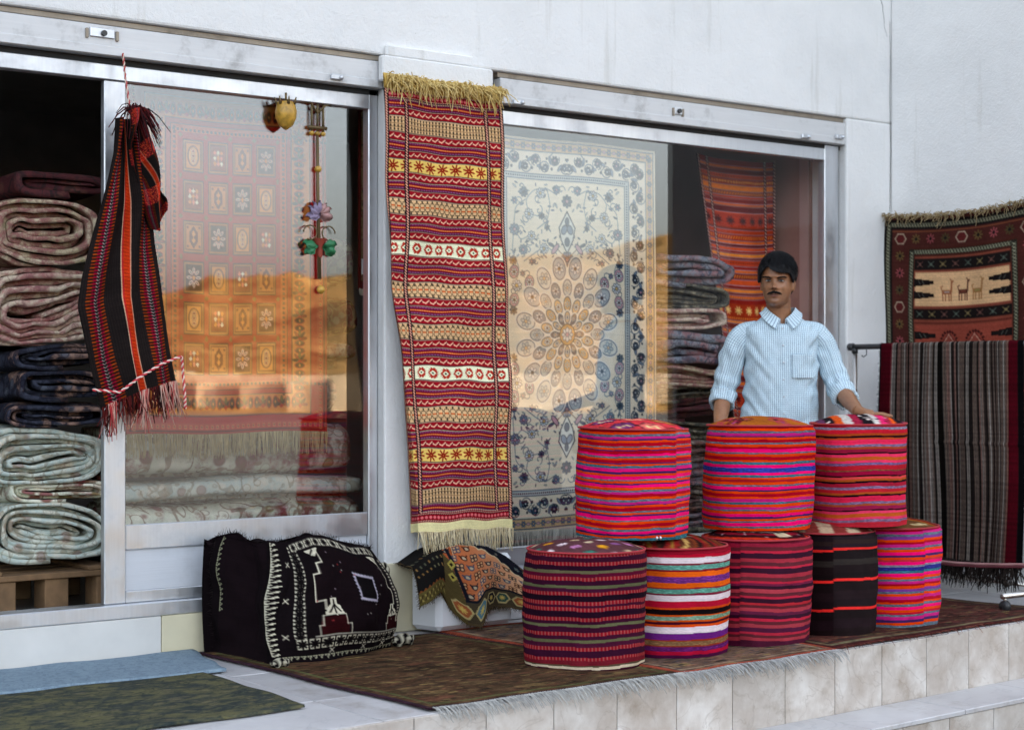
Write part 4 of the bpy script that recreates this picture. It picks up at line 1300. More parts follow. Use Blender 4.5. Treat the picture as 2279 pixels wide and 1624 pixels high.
def pouf(cx, cy, z0, r, hgt, seq, top, label, seam=None, tilt=(0, 0), seed=1, bottom='a01020', zipper=False, dome=.040, segs=176, shift=.012):
    root = empty('pouf', (cx, cy, z0))
    root.rotation_euler = (tilt[0], tilt[1], 0)
    rows = 190
    v = np.linspace(0, 1, rows); a = np.linspace(0, 2*np.pi, segs, endpoint=False)
    V, A = np.meshgrid(v, a, indexing='ij')
    # camera-facing direction has angle about -127 degrees in plan
    bul = .006*np.sin(V*np.pi)-.006*(V < .03)-.004*np.exp(-((V-1)/.05)**2)
    lob = .0075*np.sin(2*A+seed)+.0040*np.sin(3*A+seed*2)+.0020*np.sin(7*A+V*3+seed)+.010*np.sin(V*2.4+seed)*np.sin(A+seed)+.006*np.clip(V-.6, 0, 1)
    wr = .0014*np.sin(V*26+2.3*np.sin(A*2+seed)+seed)*np.exp(-((V-.5)/.5)**2)+.0035*np.exp(-((V-.97)/.06)**2)*np.sin(A*11+seed)
    wr += .011*(vnoise(A*3.0+seed*5, V*4, seed)-.5)+.004*(vnoise(A*9+seed, V*11, seed+9)-.5)
    Rr = r+bul+lob+wr
    sag = .005*np.sin(A*2+seed*1.7)+.0015*np.sin(A*5+seed)
    Z = hgt*(1-V)+sag*(.3+.7*V)*(V > 0)*np.minimum(1, (1-V)*12)
    if seam is not None:
        da = (A-seam+np.pi) % (2*np.pi)-np.pi
        Rr = Rr-.0045*np.exp(-(da/.022)**2)
        jump = (da > 0)
    else: jump = np.zeros_like(A, bool)
    P = np.stack([np.cos(A)*Rr, np.sin(A)*Rr, Z], -1)
    colm, fl = stripe_column(SEQ[seq], 700)
    sv = V+.004*np.sin(A*2+seed)+.0015*np.sin(A*5+seed*3)+.004*(vnoise(A*5, V*6, seed+3)-.5)+jump*shift
    idx = np.clip((sv*699).astype(int), 0, 699)
    C = colm[idx]; F = fl[idx]
    g = np.random.default_rng(seed)
    k = np.arange(segs)
    dash = (k % 3 == 0)[None, :]
    C = np.where(((F == 1) & dash)[..., None], C*.74+lin(hexc('e0b8a8'))*.26, C)
    mel = ((F == 2) & (g.random(F.shape) > .72))
    C = np.where(mel[..., None], np.clip(C*1.45, 0, 1), C)
    C = yarn(C, .09, seed)
    if jump.any(): C = np.where(jump[..., None], np.clip(C*1.10+.012, 0, 1), C)
    V_, Q = P.reshape(-1, 3), grid_quads(rows, segs, 0, True)[:, ::-1]
    link('side_cover', from_np('side_cover', V_, Q[:, ::-1], C.reshape(-1, 3)), M['weave'], root)
    # top panel
    tb = pouf_top_board(top); n = 26
    rr = np.linspace(0.001, 1, n)
    aa = np.linspace(0, 2*np.pi, 96, endpoint=False)
    RR, AA = np.meshgrid(rr, aa, indexing='ij')
    edge = r-.004+.0045*np.sin(2*AA+seed)+.003*np.sin(3*AA+seed*2)
    X = np.cos(AA)*RR*edge; Y = np.sin(AA)*RR*edge
    Zt = hgt+dome*(1-RR**2.6)+.005*(vnoise(X*22+9, Y*22+9, seed)-.5)*(1-RR**6)-.001
    ca, sa = math.cos(.64), math.sin(.64)
    bx = np.clip((((X*ca-Y*sa)+.23)/.46*89).astype(int), 0, 89); by = np.clip((((X*sa+Y*ca)+.23)/.46*89).astype(int), 0, 89)
    link('top_panel', from_np('top_panel', np.stack([X, Y, Zt], -1).reshape(-1, 3), grid_quads(n, 96, 0, True), tb[by, bx].reshape(-1, 3)), M['weave'], root)
    a2 = np.linspace(0, 2*np.pi, 73)
    pr = r+.0045*np.sin(2*a2+seed)+.003*np.sin(3*a2+seed*2)-.002
    tube('piping', np.stack([np.cos(a2)*pr, np.sin(a2)*pr, np.full(73, hgt+.001)], -1), .0042, M['piping'], root, 6)
    # underside, slightly drawn in
    X = np.cos(AA)*RR*(edge-.012); Y = np.sin(AA)*RR*(edge-.012); Zb = -.002-.010*(RR < .93)*1.0+.0*X
    Zb = np.where(RR > .99, .012, np.where(RR > .95, .0, -.004))
    C2 = np.tile(lin(hexc(bottom)), (n, 96, 1)); C2 = np.where(((AA*13).astype(int) % 5 == 0)[..., None], C2*.4, C2)
    link('bottom_panel', from_np('bottom_panel', np.stack([X, Y, Zb], -1).reshape(-1, 3), grid_quads(n, 96, 0, True)[:, ::-1], C2.reshape(-1, 3)), M['weave'], root)
    if zipper:
        for k_ in range(2):
            an = zipper+k_*.07
            p = np.array([math.cos(an)*(r+.006), math.sin(an)*(r+.006), .016])
            t = np.array([-math.sin(an), math.cos(an), 0])
            pts = [p, p+np.array([0, 0, -.006])+t*.003, p+np.array([0, 0, -.014])+t*.001]
            tube('zip_pull', pts, [.003, .0055, .004], M['zip'], root, 8)
    tag(root, label, 'pouf', 'striped poufs stacked on the platform')
    return root
def at_lat(lat, dep): p = CAM+RV*lat+FV*dep; return p[0], p[1]
FR = math.atan2(-.798, -.6026)                     # plan angle that faces the street corner where the camera stands
for (lat, dep, z, r, h_, sq, tp, lb, kw) in [
    (.287, 6.615, .008, .2235, .437, 'plum', 0, 'plum striped pouf with white ticks, front left of the bottom row', dict(seed=3, bottom='b01028', segs=288)),
    (.641, 6.915, .008, .2235, .425, 'white', 4, 'pouf with broad white, teal and purple stripes in the bottom row', dict(seed=5)),
    (1.018, 7.205, .008, .2235, .430, 'wine', 5, 'wine red striped pouf under the blue striped one, bottom row middle', dict(seed=8, seam=FR-.42)),
    (1.362, 7.490, .008, .213, .432, 'night', 6, 'dark brown pouf with three thin bright red lines in the bottom row', dict(seed=11, seam=FR-.02, shift=.02)),
    (1.704, 7.755, .008, .217, .430, 'sunset', 7, 'pink and purple striped pouf, rightmost of the bottom row', dict(seed=14, seam=FR+.60)),
    (.478, 6.905, .470, .2205, .428, 'hot', 1, 'hot pink and orange striped pouf with coral top, left of the upper row', dict(seed=17, seam=FR+.80, zipper=FR+.38, tilt=(.010, .012))),
    (1.046, 7.290, .470, .2215, .430, 'blue', 2, 'orange and pink striped pouf with one blue band, upper row middle', dict(seed=21, tilt=(-.006, .008))),
    (1.518, 7.535, .468, .214, .435, 'dusk', 3, 'red, ochre and black striped pouf under the man\'s hand, upper row right', dict(seed=25, tilt=(.006, -.010))),
]:
    x, y = at_lat(lat, dep)
    pouf(x, y, z, r, h_, sq, tp, lb, **kw)

# ================================================================== black woven bag cloth hung on the door post
def shawl_board(w=150, h=420):
    W, H = .42, 1.25
    blk = hexc('2b2524'); b = Board(w, h, W, H, blk)
    for k in range(40): b.line([(k*.0108, 0), (k*.0108, H)], .004, hexc('352d2b'))
    def ladder(xc):   # red and orange rungs either side of a grey plait
        b.rect(xc-.042, 0, xc+.042, H, hexc('221c1e'))
        y = 0; i = 0
        while y < H:
            b.line([(xc-.044, y), (xc-.022, y+.003)], .007, hexc('b0541e') if i % 2 else hexc('98401c'))
            b.line([(xc+.022, y+.003), (xc+.044, y)], .007, hexc('b0541e') if i % 2 else hexc('98401c'))
            b.line([(xc-.024, y), (xc-.010, y+.004)], .008, hexc('981638')); b.line([(xc+.010, y+.004), (xc+.024, y)], .008, hexc('981638'))
            b.line([(xc-.009, y), (xc-.001, y+.006)], .004, hexc('b0a8a0')); b.line([(xc+.001, y+.006), (xc+.009, y)], .004, hexc('8a827c'))
            y += .0145; i += 1
    ladder(.075); ladder(.345)
    b.rect(.196, 0, .240, H, hexc('cc4a22')); b.rect(.196, 0, .200, H, hexc('d8c0a8')); b.rect(.236, 0, .240, H, hexc('d0b8a4')); b.rect(.202, 0, .207, H, hexc('b82838'))
    y = 0
    while y < H:
        b.line([(.21, y), (.23, y+.008)], .004, hexc('a8341c')); y += .016
    return yarn(b.lin(), .14, 31)
def shawl():
    root = empty('woven_shawl', (2.83, -.13, .98))
    C = shawl_board(); h, w = C.shape[:2]
    v = np.linspace(0, 1, h); U = np.linspace(0, 1, w)[None, :]
    zt, zb = 2.10, 1.03
    L = smooth_curve(v, [(0, 2.776), (.12, 2.760), (.32, 2.705), (.55, 2.640), (.65, 2.622), (.85, 2.668), (1, 2.720)])[:, None]
    Rr = smooth_curve(v, [(0, 2.845), (.12, 2.872), (.3, 2.930), (.48, 2.945), (.62, 2.970), (.8, 3.000), (1, 3.035)])[:, None]
    V = v[:, None]
    fold = np.clip(1-V*1.2, .08, 1)
    Y = -.075-.035*np.sin(U*9.5+V*2.5)*fold-.012*np.sin(U*16+V*9)-.03*np.sin(U*3.14)
    X = L+(Rr-L)*(U+.02*np.sin(U*6.28)*fold)
    Z = zt+(zb-zt)*V-.12*V*(1-U)**2*.45+.05*V*U
    P = np.stack([X, Y+0*X, Z], -1)-np.array([2.83, -.13, .98])
    sheet('long_panel', P, C, M['weave'], root, .006)
    # short bundle folded over in front, gathered at the top
    C2 = shawl_board(90, 170)[:, ::-1]; h2, w2 = C2.shape[:2]
    # turn the bands across the bundle here and there
    v = np.linspace(0, 1, h2)[:, None]; U = np.linspace(0, 1, w2)[None, :]
    L = smooth_curve(v[:, 0], [(0, 2.800), (.3, 2.795), (.6, 2.850), (.85, 2.875), (1, 2.900)])[:, None]
    Rr = smooth_curve(v[:, 0], [(0, 2.860), (.25, 2.885), (.6, 2.930), (.88, 2.966), (1, 2.945)])[:, None]
    X = L+(Rr-L)*U; Y = -.135-.035*np.sin(U*7+v*6)-.02*np.sin(v*11+U*3)-.03*np.sin(U*3.14)
    Z = 2.13-.43*v+.05*(U-.4)*v-.03*np.sin(U*4)*v
    band = (np.sin(v*19+U*2.0) > .35)
    red = lin(hexc('c82a38'))
    Cx = np.where(band[..., None]*np.ones((h2, w2, 1), bool), C2*.6+red*.4*rng.random((h2, w2, 1))*1.6+lin(hexc('e07038'))*(rng.random((h2, w2, 1)) > .8)*.6, C2*.75)
    sheet('folded_bundle', np.stack([X, Y+0*X, Z], -1)-np.array([2.83, -.13, .98]), np.clip(Cx, 0, 1), M['weave'], root, .006)
    o = np.array([2.83, -.13, .98])
    def rope(name, pts, r, n, ca, cb):
        pts = np.array(pts, float); k = np.linspace(0, len(pts)-1, n)
        p = np.stack([np.interp(k, np.arange(len(pts)), pts[:, j]) for j in range(3)], -1)
        for _ in range(3): p[1:-1] = (p[:-2]+2*p[1:-1]+p[2:])/4
        parts = []
        _, t, N, B = frames_along(p)
        for s, c in ((0, ca), (np.pi, cb)):
            a = np.arange(n)*.95+s
            q = p+(np.cos(a)[:, None]*N+np.sin(a)[:, None]*B)*r*.55
            V_, Q_ = tube_np(q-o, r*.62, 6)
            parts.append((V_, Q_, lin(hexc(c))))
        V_, Q_, C_ = join_np(parts)
        link(name, from_np(name, V_, Q_, C_), M['yarn'], root)
    rope('hanging_cord', [(2.822, -.045, 2.36), (2.826, -.06, 2.26), (2.828, -.10, 2.13)], .0045, 46, 'b04a4a', 'd8c0b0')
    rope('hem_cord', [(2.66, -.13, 1.055), (2.76, -.155, 1.045), (2.84, -.165, 1.105), (2.93, -.165, 1.155), (3.022, -.145, 1.185), (3.035, -.13, 1.12), (3.046, -.125, 1.03), (3.05, -.12, .98)], .0055, 130, 'c84048', 'ecd0c4')
    # tassels
    bs, ds = [], []
    for i in range(150):
        u = random.random(); j = int(u*(w-1)); bs.append(P[-1, j]+np.array([0, -.004, .01])); ds.append((random.gauss(0, .12), random.gauss(0, .1), -1))
    strands('dark_tassels', bs, ds, .095, .0034, lin((30, 24, 24)), lin((110, 36, 34)), M['yarn'], root, .35)
    bs, ds = [], []
    for c0 in (.14, .52, .78, .95):
        for i in range(26):
            j = int(np.clip(c0+random.gauss(0, .03), 0, 1)*(w-1)); bs.append(P[-1, j]+np.array([0, -.008, .01])); ds.append((random.gauss(0, .08), -.05, -1))
    strands('bright_tassels', bs, ds, .12, .0032, lin((190, 40, 50)), lin((225, 200, 180)), M['yarn'], root, .3)
    bs, ds = [], []
    for i in range(90):
        bs.append(np.array([2.83+random.gauss(0, .012), -.13+random.gauss(0, .015), 2.135])-o); ds.append((random.uniform(-.5, 1.4), random.uniform(-.8, .2), random.uniform(-.5, .9)))
    strands('top_tuft', bs, ds, .085, .0034, lin((26, 22, 24)), lin((96, 34, 36)), M['yarn'], root, .4, 1.2)
    tag(root, 'black woven shawl with orange stripes and tassels tied to the door post', 'shawl')
shawl()

# ================================================================== black embroidered floor cushion
def cushion_board(w=330, h=150):
    """left gusset and front wrapped out flat: 0-.40 side, .40-1.00 front, .. 1.2 right end"""
    W, H = 1.20, .52
    b = Board(w, h, W, H, hexc('171013'))
    wh = hexc('cfc8b2'); red = hexc('300a0e'); blk = hexc('120d0f')
    def studs(x0, y0, x1, y1, n, t):
        hor = abs(x1-x0) > abs(y1-y0)
        if hor: b.rect(x0, y0-t, x1, y0+t, wh)
        else: b.rect(x0-t, y0, x0+t, y1, wh)
        for i in range(n):
            x, y = x0+(x1-x0)*(i+.5)/n, y0+(y1-y0)*(i+.5)/n
            L = t*.78
            for a in range(4):
                an = a*math.pi/4; b.line([(x-math.cos(an)*L, y-math.sin(an)*L), (x+math.cos(an)*L, y+math.sin(an)*L)], t*.40, blk)
            xs, ys = x0+(x1-x0)*i/n, y0+(y1-y0)*i/n
            if hor: b.line([(xs, y-t), (xs, y+t)], t*.35, blk)
            else: b.line([(x-t, ys), (x+t, ys)], t*.35, blk)
    def zig(x0, y0, x1, y1, n, t, c=wh):
        for i in range(n):
            x, y = x0+(x1-x0)*i/n, y0+(y1-y0)*i/n; dx, dy = (x1-x0)/n, (y1-y0)/n
            px, py = (0, t) if abs(x1-x0) > abs(y1-y0) else (t, 0)
            b.poly([(x-px, y-py), (x+px+dx*.5, y+py+dy*.5), (x-px+dx, y-py+dy)], c)
            b.line([(x+px*.5, y+py*.5), (x+dx*.5-px*.4, y+dy*.5-py*.4)], t*.4, blk)
    def xmark(x, y): b.line([(x-.009, y-.009), (x+.009, y+.009)], .004, wh); b.line([(x-.009, y+.009), (x+.009, y-.009)], .004, wh)
    b.rect(.04, 0, .36, H, hexc('1d1317'))
    zig(.055, .01, .055, .33, 15, .012, hexc('9a987e'))
    zig(.405, .0, .405, H-.04, 22, .017)
    zig(.42, H-.030, 1.05, H-.030, 26, .009, hexc('9a957f'))
    for y in (.10, .25, .40): xmark(.455, y)
    studs(.505, .02, .505, H-.07, 13, .021)
    studs(.485, H-.088, 1.00, H-.088, 11, .022)
    studs(1.005, .06, 1.005, H-.09, 12, .017); zig(1.045, .03, 1.045, H-.08, 16, .010)
    studs(.50, .030, .98, .030, 12, .014)
    for x in (.62, .78, .92): xmark(x, H-.052)
    b.rect(.535, .055, .985, H-.115, hexc('150e11'))
    st = [(.60, .06), (.615, .06), (.615, .11), (.595, .11), (.595, .15), (.57, .15), (.57, .26), (.60, .26), (.60, .295), (.63, .295), (.63, .335)]
    b.poly([(.615, .06), (.615, .11), (.595, .15), (.572, .15), (.572, .26), (.60, .262), (.63, .3), (.64, .40), (.90, .40), (.92, .3), (.95, .26), (.97, .15), (.93, .10), (.90, .06)], hexc('190e12'))
    b.line(st, .0055, wh)
    b.line([(.90, .06), (.93, .09), (.93, .13), (.955, .15), (.955, .19), (.972, .20), (.972, .27), (.955, .28), (.955, .31), (.94, .33)], .0055, wh)
    b.line([(.56, H-.118), (.985, H-.118)], .006, hexc('a8a294'))
    def pend(x, y, s):
        b.poly([(x-.048*s, y), (x-.048*s, y-.045*s), (x-.036*s, y-.075*s), (x+.036*s, y-.075*s), (x+.048*s, y-.045*s), (x+.048*s, y)], red)
        b.line([(x-.052*s, y), (x-.052*s, y-.04*s), (x-.040*s, y-.04*s), (x-.040*s, y-.08*s), (x+.040*s, y-.08*s), (x+.040*s, y-.04*s), (x+.058*s, y-.04*s), (x+.058*s, y)], .004, wh)
        b.poly([(x-.036*s, y-.08*s), (x-.026*s, y-.112*s), (x-.014*s, y-.12*s), (x-.014*s, y-.145*s), (x+.014*s, y-.145*s), (x+.014*s, y-.12*s), (x+.026*s, y-.112*s), (x+.036*s, y-.08*s)], wh)
        b.line([(x, y-.085*s), (x, y-.135*s)], .007, blk); b.line([(x-.022*s, y-.09*s), (x, y-.118*s), (x+.022*s, y-.09*s)], .006, blk)
    pend(.63, H-.12, 1.0); pend(.955, H-.12, .9)
    b.poly([(.56, .055), (.63, .055), (.60, .085)], wh); b.poly([(.88, .055), (.96, .055), (.93, .09)], wh); b.line([(.60, .06), (.585, .075)], .006, blk); b.line([(.92, .06), (.935, .075)], .006, blk)
    cx, cy = .795, .20
    b.rect(cx-.046, cy-.062, cx+.046, cy+.062, hexc('a8a0ac')); b.rect(cx-.033, cy-.046, cx+.033, cy+.046, blk)
    for i in range(32):
        a = i/32*4; k = int(a); f = a-k
        x, y = [(-.046+.092*f, -.062), (.046, -.062+.124*f), (.046-.092*f, .062), (-.046, .062-.124*f)][k]
        b.ell(cx+x, cy+y, .0052, .0052, blk)
    for i in range(22): b.ell(random.uniform(.55, .97), random.uniform(.07, H-.13), .003, .003, hexc(random.choice(('8a7a80', '9a3a3a', 'b0a8a0'))))
    return yarn(b.lin(), .12, 41)

def cushion():
    """a stuffed saddle-bag, open seam on top, slumped on the floor in front of the door"""
    o = np.array([3.50, -.30, .012])
    root = empty('black_cushion', tuple(o))
    C = cushion_board(); h, w = C.shape[:2]
    u = np.linspace(0, 1.2, w); v = np.linspace(0, 1, h)
    def path(keys):
        k = np.array(keys, float); q = np.stack([np.interp(u, k[:, 0], k[:, j]) for j in (1, 2, 3)], -1)
        for _ in range(14): q[1:-1] = (q[:-2]+2*q[1:-1]+q[2:])/4
        return q
    B = path([(0, 3.215, -.085, .0), (.20, 3.225, -.30, .0), (.40, 3.235, -.515, .0), (.60, 3.44, -.525, .0), (.80, 3.64, -.475, .0), (1.0, 3.80, -.40, .0), (1.2, 3.86, -.20, .0)])
    T = path([(0, 3.200, -.105, .470), (.12, 3.235, -.19, .478), (.28, 3.270, -.28, .462), (.40, 3.30, -.345, .452), (.50, 3.37, -.345, .445), (.62, 3.47, -.33, .490), (.70, 3.545, -.33, .478), (.82, 3.66, -.33, .418), (.92, 3.74, -.31, .420), (1.05, 3.82, -.26, .405), (1.2, 3.86, -.17, .36)])
    U, V = np.meshgrid(u, v)
    P = T[None]*(1-V[..., None])+B[None]*V[..., None]
    tang = np.gradient(B, axis=0); nrm = np.stack([tang[:, 1], -tang[:, 0], 0*tang[:, 0]], -1); nrm /= np.linalg.norm(nrm, axis=1, keepdims=True)+1e-9
    bul = np.sin(np.clip(V, 0, 1)*np.pi)**.75*np.interp(U, [0, .1, .25, .38, .5, .75, 1.0, 1.2], [.04, .03, -.025, .02, .06, .115, .09, .04])
    bul += (vnoise(U*7+3, V*4, 51)-.5)*.040*np.sin(V*np.pi)+(vnoise(U*19, V*9, 52)-.5)*.014
    # a vertical crease runs beside the corner, the border swings with it
    bul += -.022*np.exp(-((U-.455-.02*np.sin(V*7))/.022)**2)*np.sin(V*np.pi)
    P = P+nrm[None]*bul[..., None]
    P[..., 0] += .022*np.sin(V*6.5+.3)*np.exp(-((U-.45)/.12)**2)
    P[..., 2] = P[..., 2]*(1+.02*np.sin(U*17))-.012*np.sin(V*np.pi)*np.exp(-((U-.9)/.1)**2)
    P[..., 2] = np.maximum(P[..., 2], .003)
    # drag the hem outwards where it lies on the floor
    hem = np.clip((V-.90)/.10, 0, 1)**2
    P = P+nrm[None]*(hem*(.020+.018*(vnoise(U*9, V*0, 55)-.3)))[..., None]
    sheet('wrapped_face', P-o, C, M['pile'], root, .010)
    # closing faces: top fold and rear
    n = 50
    ku = np.linspace(0, w-1, n).astype(int)
    Tt = P[0][ku]
    rear = np.stack([np.linspace(3.15, 3.86, n), np.linspace(-.085, -.16, n), np.interp(np.linspace(0, 1, n), [0, .4, 1], [.46, .44, .34])], -1)
    rows = []
    for s_ in np.linspace(0, 1, 10): q = Tt*(1-s_)+rear*s_; q[:, 2] -= .035*math.sin(s_*math.pi)+.008*np.sin(np.arange(n)*.7); rows.append(q)
    for s_ in np.linspace(.1, 1, 12): q = rear.copy(); q[:, 2] *= (1-s_); q[:, 2] += .004; q[:, 1] += .02*math.sin(s_*3.14); rows.append(q)
    R3 = np.array(rows)
    dk = yarn(np.tile(lin(hexc('1d1418')), (len(rows), n, 1)), .2, 44)
    sheet('rear_face', R3[:, ::-1]-o, dk, M['pile'], root, .006)
    # gathered corner tabs
    for (x, y, z, sx, sz) in ((3.885, -.405, .030, .060, .026), (3.225, -.560, .020, .045, .018), (3.855, -.30, .300, .035, .040)):
        uu = np.linspace(0, np.pi, 14)[:, None]; a_ = np.linspace(0, 2*np.pi, 20, endpoint=False)[None, :]
        rr = np.sin(uu)**.8*(1+.15*np.sin(uu*7))
        E_ = np.stack([x+np.cos(uu)*sx+0*a_, y+rr*np.cos(a_)*.030+.01*np.cos(uu), z+rr*np.sin(a_)*sz+.006*np.sin(uu*5)], -1)-o
        cc = np.where((np.sin(uu*10+np.sin(a_)*2.4) > .25)[..., None], lin(hexc('b8b29e')), lin(hexc('150f11')))
        link('corner_tab', from_np('corner_tab', E_.reshape(-1, 3), grid_quads(14, 20, 0, True), cc.reshape(-1, 3)), M['pile'], root)
    bs, ds = [], []
    for i in np.linspace(0, w-1, 230).astype(int): bs.append(P[0, i]-o); ds.append((random.gauss(0, .6), random.gauss(0, .4), 1))
    for i in np.linspace(0, h-1, 80).astype(int): bs.append(P[i, 0]-o); ds.append((-1, random.gauss(0, .6), random.gauss(0, .5)))
    strands('loose_yarn', bs, ds, .016, .0012, lin((22, 18, 20)), lin((46, 38, 38)), M['yarn'], root, .5)
    tag(root, 'big slumped black cushion with white geometric embroidery on the floor', 'cushion')
cushion()

# ================================================================== white foam block and the small carpet thrown over it
def block_and_rug():
    poly = [(4.150, -.05), (4.195, -.215), (4.62, -.185), (4.62, -.05)]
    o = prism('foam_block', poly, .012, .325, M['foam'], None, .022)
    tag(o, 'white foam block under the draped small carpet', 'block')
    W, H = .66, .54
    w, h = 200, 165
    navy, cream, olive = hexc('1f2028'), hexc('c8b894'), hexc('5e5430')
    b = Board(w, h, W, H, hexc('b9673c'))
    for i in range(w):                             # ground runs from rust to pale
        f = min(1, max(0, (i/w-.25)*1.7)); b.a[:, i] = hexc('b05e36')*(1-f)+hexc('d0a682')*f
    arch = [(0, 0)]+[(x, .145+.30*max(0, x/W-.42)**1.0+(.012 if int(x*34) % 2 else 0)) for x in np.linspace(0, W, 40)]+[(W, 0)]
    b.poly(arch, navy); b.line(arch[1:-1], .006, cream)
    for i in range(50):
        x = random.uniform(0, W); y = random.uniform(.02, .145+.30*max(0, x/W-.42)-.02)
        b.flower(x, y, random.uniform(.007, .014), hexc(random.choice(('a8aa96', '9a7858', '7a8a82', 'b0a078'))), navy, hexc('8a5a3e'), 5)
    for r_ in range(6):
        for c_ in range(11):
            x, y = .17+c_*.052+(r_ % 2)*.026, .180+r_*.044
            if y < .145+.30*max(0, x/W-.42)+.022: continue
            c = [hexc('23262f'), hexc('3c4a60'), hexc('40241c')][(r_+c_) % 3]
            if (r_+c_) % 2:
                for sx in (-1, 1):
                    for sy in (-1, 1): b.ell(x+sx*.009, y+sy*.008, .0065, .0058, hexc('c89c74'), .6*sx*sy, c, .0042)
            else:
                b.ell(x, y, .012, .007, hexc('b8a488'), .2, c, .005); b.line([(x+.010, y-.004), (x+.017, y-.013)], .006, c); b.line([(x-.010, y), (x-.020, y-.011)], .006, c)
    y0 = H-.125
    b.rect(0, y0, W, H, hexc('4c4232')); b.rect(0, y0, W, y0+.012, navy); b.rect(0, H-.014, W, H, hexc('584a36'))
    b.rect(0, 0, .155, H, hexc('1e1c1a')); b.rect(0, y0, .155, H, olive)
    for k in range(7):
        x = .012+k*.021
        for y in (.13, .20, .265): b.line([(x, y), (x+.004, y+.02)], .006, hexc(random.choice(('7a7458', '5a5a48', '8a6a40'))))
        b.poly([(x-.01, y0), (x, y0-.022), (x+.01, y0)], hexc('7a4a28'))
        b.line([(x-.006, y0+.03), (x+.006, y0+.09)], .006, hexc('9a8a50')); b.line([(x+.006, y0+.03), (x-.006, y0+.09)], .005, hexc('3a2c1c'))
    b.line([(.155, .10), (.185, .22), (.235, H-.13)], .016, navy)
    b.poly([(.150, .19), (.18, .24), (.228, H-.12), (.228, H), (.150, H)], hexc('5a4e30'))
    for k in range(9):
        x, y = .05+k*.082, y0+.062
        if x < .15: continue
        b.poly([(x-.040, y), (x-.02, y-.036), (x+.02, y-.036), (x+.040, y), (x+.02, y+.036), (x-.02, y+.036)], hexc('b0a070'))
        b.poly([(x-.032, y), (x-.016, y-.028), (x+.016, y-.028), (x+.032, y), (x+.016, y+.028), (x-.016, y+.028)], [navy, hexc('3a5248'), hexc('9a5a38'), hexc('5a7a82')][k % 4])
        for a in range(4):
            an = a*math.pi/4; b.line([(x-math.cos(an)*.014, y-math.sin(an)*.014), (x+math.cos(an)*.014, y+math.sin(an)*.014)], .0055, hexc('c8ae60'))
    for y in (.26, .33): 
        b.poly([(.165, y), (.185, y-.03), (.205, y), (.185, y+.03)], hexc('a89a50')); b.diamond(.185, y, .009, .012, hexc('241c18'))
    C = yarn(b.lin(), .12, 61)
    V, U = np.meshgrid(np.linspace(0, 1, h), np.linspace(0, 1, w), indexing='ij')
    split = .30                                    # share of the length that lies on top
    tv = np.clip(V/split, 0, 1); hv = np.clip((V-split)/(1-split), 0, 1)
    ztop = np.interp(U, [0, .15, .35, .6, .75, .9, 1.0], [.300, .352, .380, .366, .318, .250, .20])
    hang = np.interp(U, [0, .20, .27, .34, .42, .50, .60, .8, 1], [.165, .168, .27, .345, .352, .275, .26, .215, .15])
    Z = ztop-hang*hv; Y = -.055-.155*tv-.045*(1-np.exp(-hv*3))-.030*hv*np.sin(U*15+.6)-.03*np.exp(-((U-.40)/.09)**2)*hv
    X = 4.085+U*.64+.03*hv*np.exp(-((U-.36)/.12)**2)-.025*tv*(1-U)
    for _ in range(10):
        Z[1:-1] = (Z[:-2]+2*Z[1:-1]+Z[2:])/4; Y[1:-1] = (Y[:-2]+2*Y[1:-1]+Y[2:])/4
        Z[:, 1:-1] = (Z[:, :-2]+2*Z[:, 1:-1]+Z[:, 2:])/4
    Z = np.maximum(Z+.006*(vnoise(U*9, V*9, 66)-.5), .016)
    root = empty('small_carpet', (4.4, -.25, .02)); oo = np.array([4.4, -.25, .02])
    P = np.stack([X, Y, Z], -1)-oo
    sheet('pile_field', P, C, M['pile'], root, .012)
    bs, ds = [], []
    for i in np.linspace(0, w-1, 170).astype(int): bs.append(P[-1, i]); ds.append((random.gauss(0, .3), random.gauss(-.1, .2), -1))
    for i in np.linspace(0, h-1, 60).astype(int): bs.append(P[i, 0]); ds.append((-1, random.gauss(0, .3), random.gauss(-.2, .3)))
    strands('worn_edge', bs, ds, .013, .0016, lin((52, 42, 30)), lin((100, 84, 60)), M['yarn'], root, .5)
    tag(root, 'small peach carpet with navy arch and birds draped over the white block', 'rug')
block_and_rug()

# ================================================================== things lying on the platform
def floor_sheet(name, quad, mat, label, t=.008, n=60, wavy=.004, cat='rug', C=None, z0=0.0, seed=1, curl=None):
    """a sheet laid out between four plan corners (back-left, back-right, front-right, front-left)"""
    q = np.array(quad, float)
    root = empty(name, (q[:, 0].mean(), q[:, 1].mean(), z0))
    V, U = np.meshgrid(np.linspace(0, 1, n if C is None else C.shape[0]), np.linspace(0, 1, n if C is None else C.shape[1]), indexing='ij')
    XY = ((1-U)*(1-V))[..., None]*q[0]+(U*(1-V))[..., None]*q[1]+(U*V)[..., None]*q[2]+((1-U)*V)[..., None]*q[3]
    XY = XY+np.stack([.006*np.sin(V*13+seed), .006*np.sin(U*15+seed)], -1)
    Z = t+wavy*(vnoise(XY[..., 0]*7, XY[..., 1]*7, seed)*1.0)
    if curl is not None: Z = Z+curl(U, V)
    P = np.concatenate([XY-q.mean(0), Z[..., None]], -1)
    cc = C if C is not None else np.ones(P.shape)*.3
    sheet('pile_field', P, cc, mat, root, t-.002)
    tag(root, label, cat)
    return root, P
BR = [(.10, .075, .05), (.16, .11, .07), (.08, .065, .045), (.20, .15, .09)]
M['brownrug'] = m_weave('worn_brown_pile', bs=260, bmp=.8, wear=.45, gam=1.0)
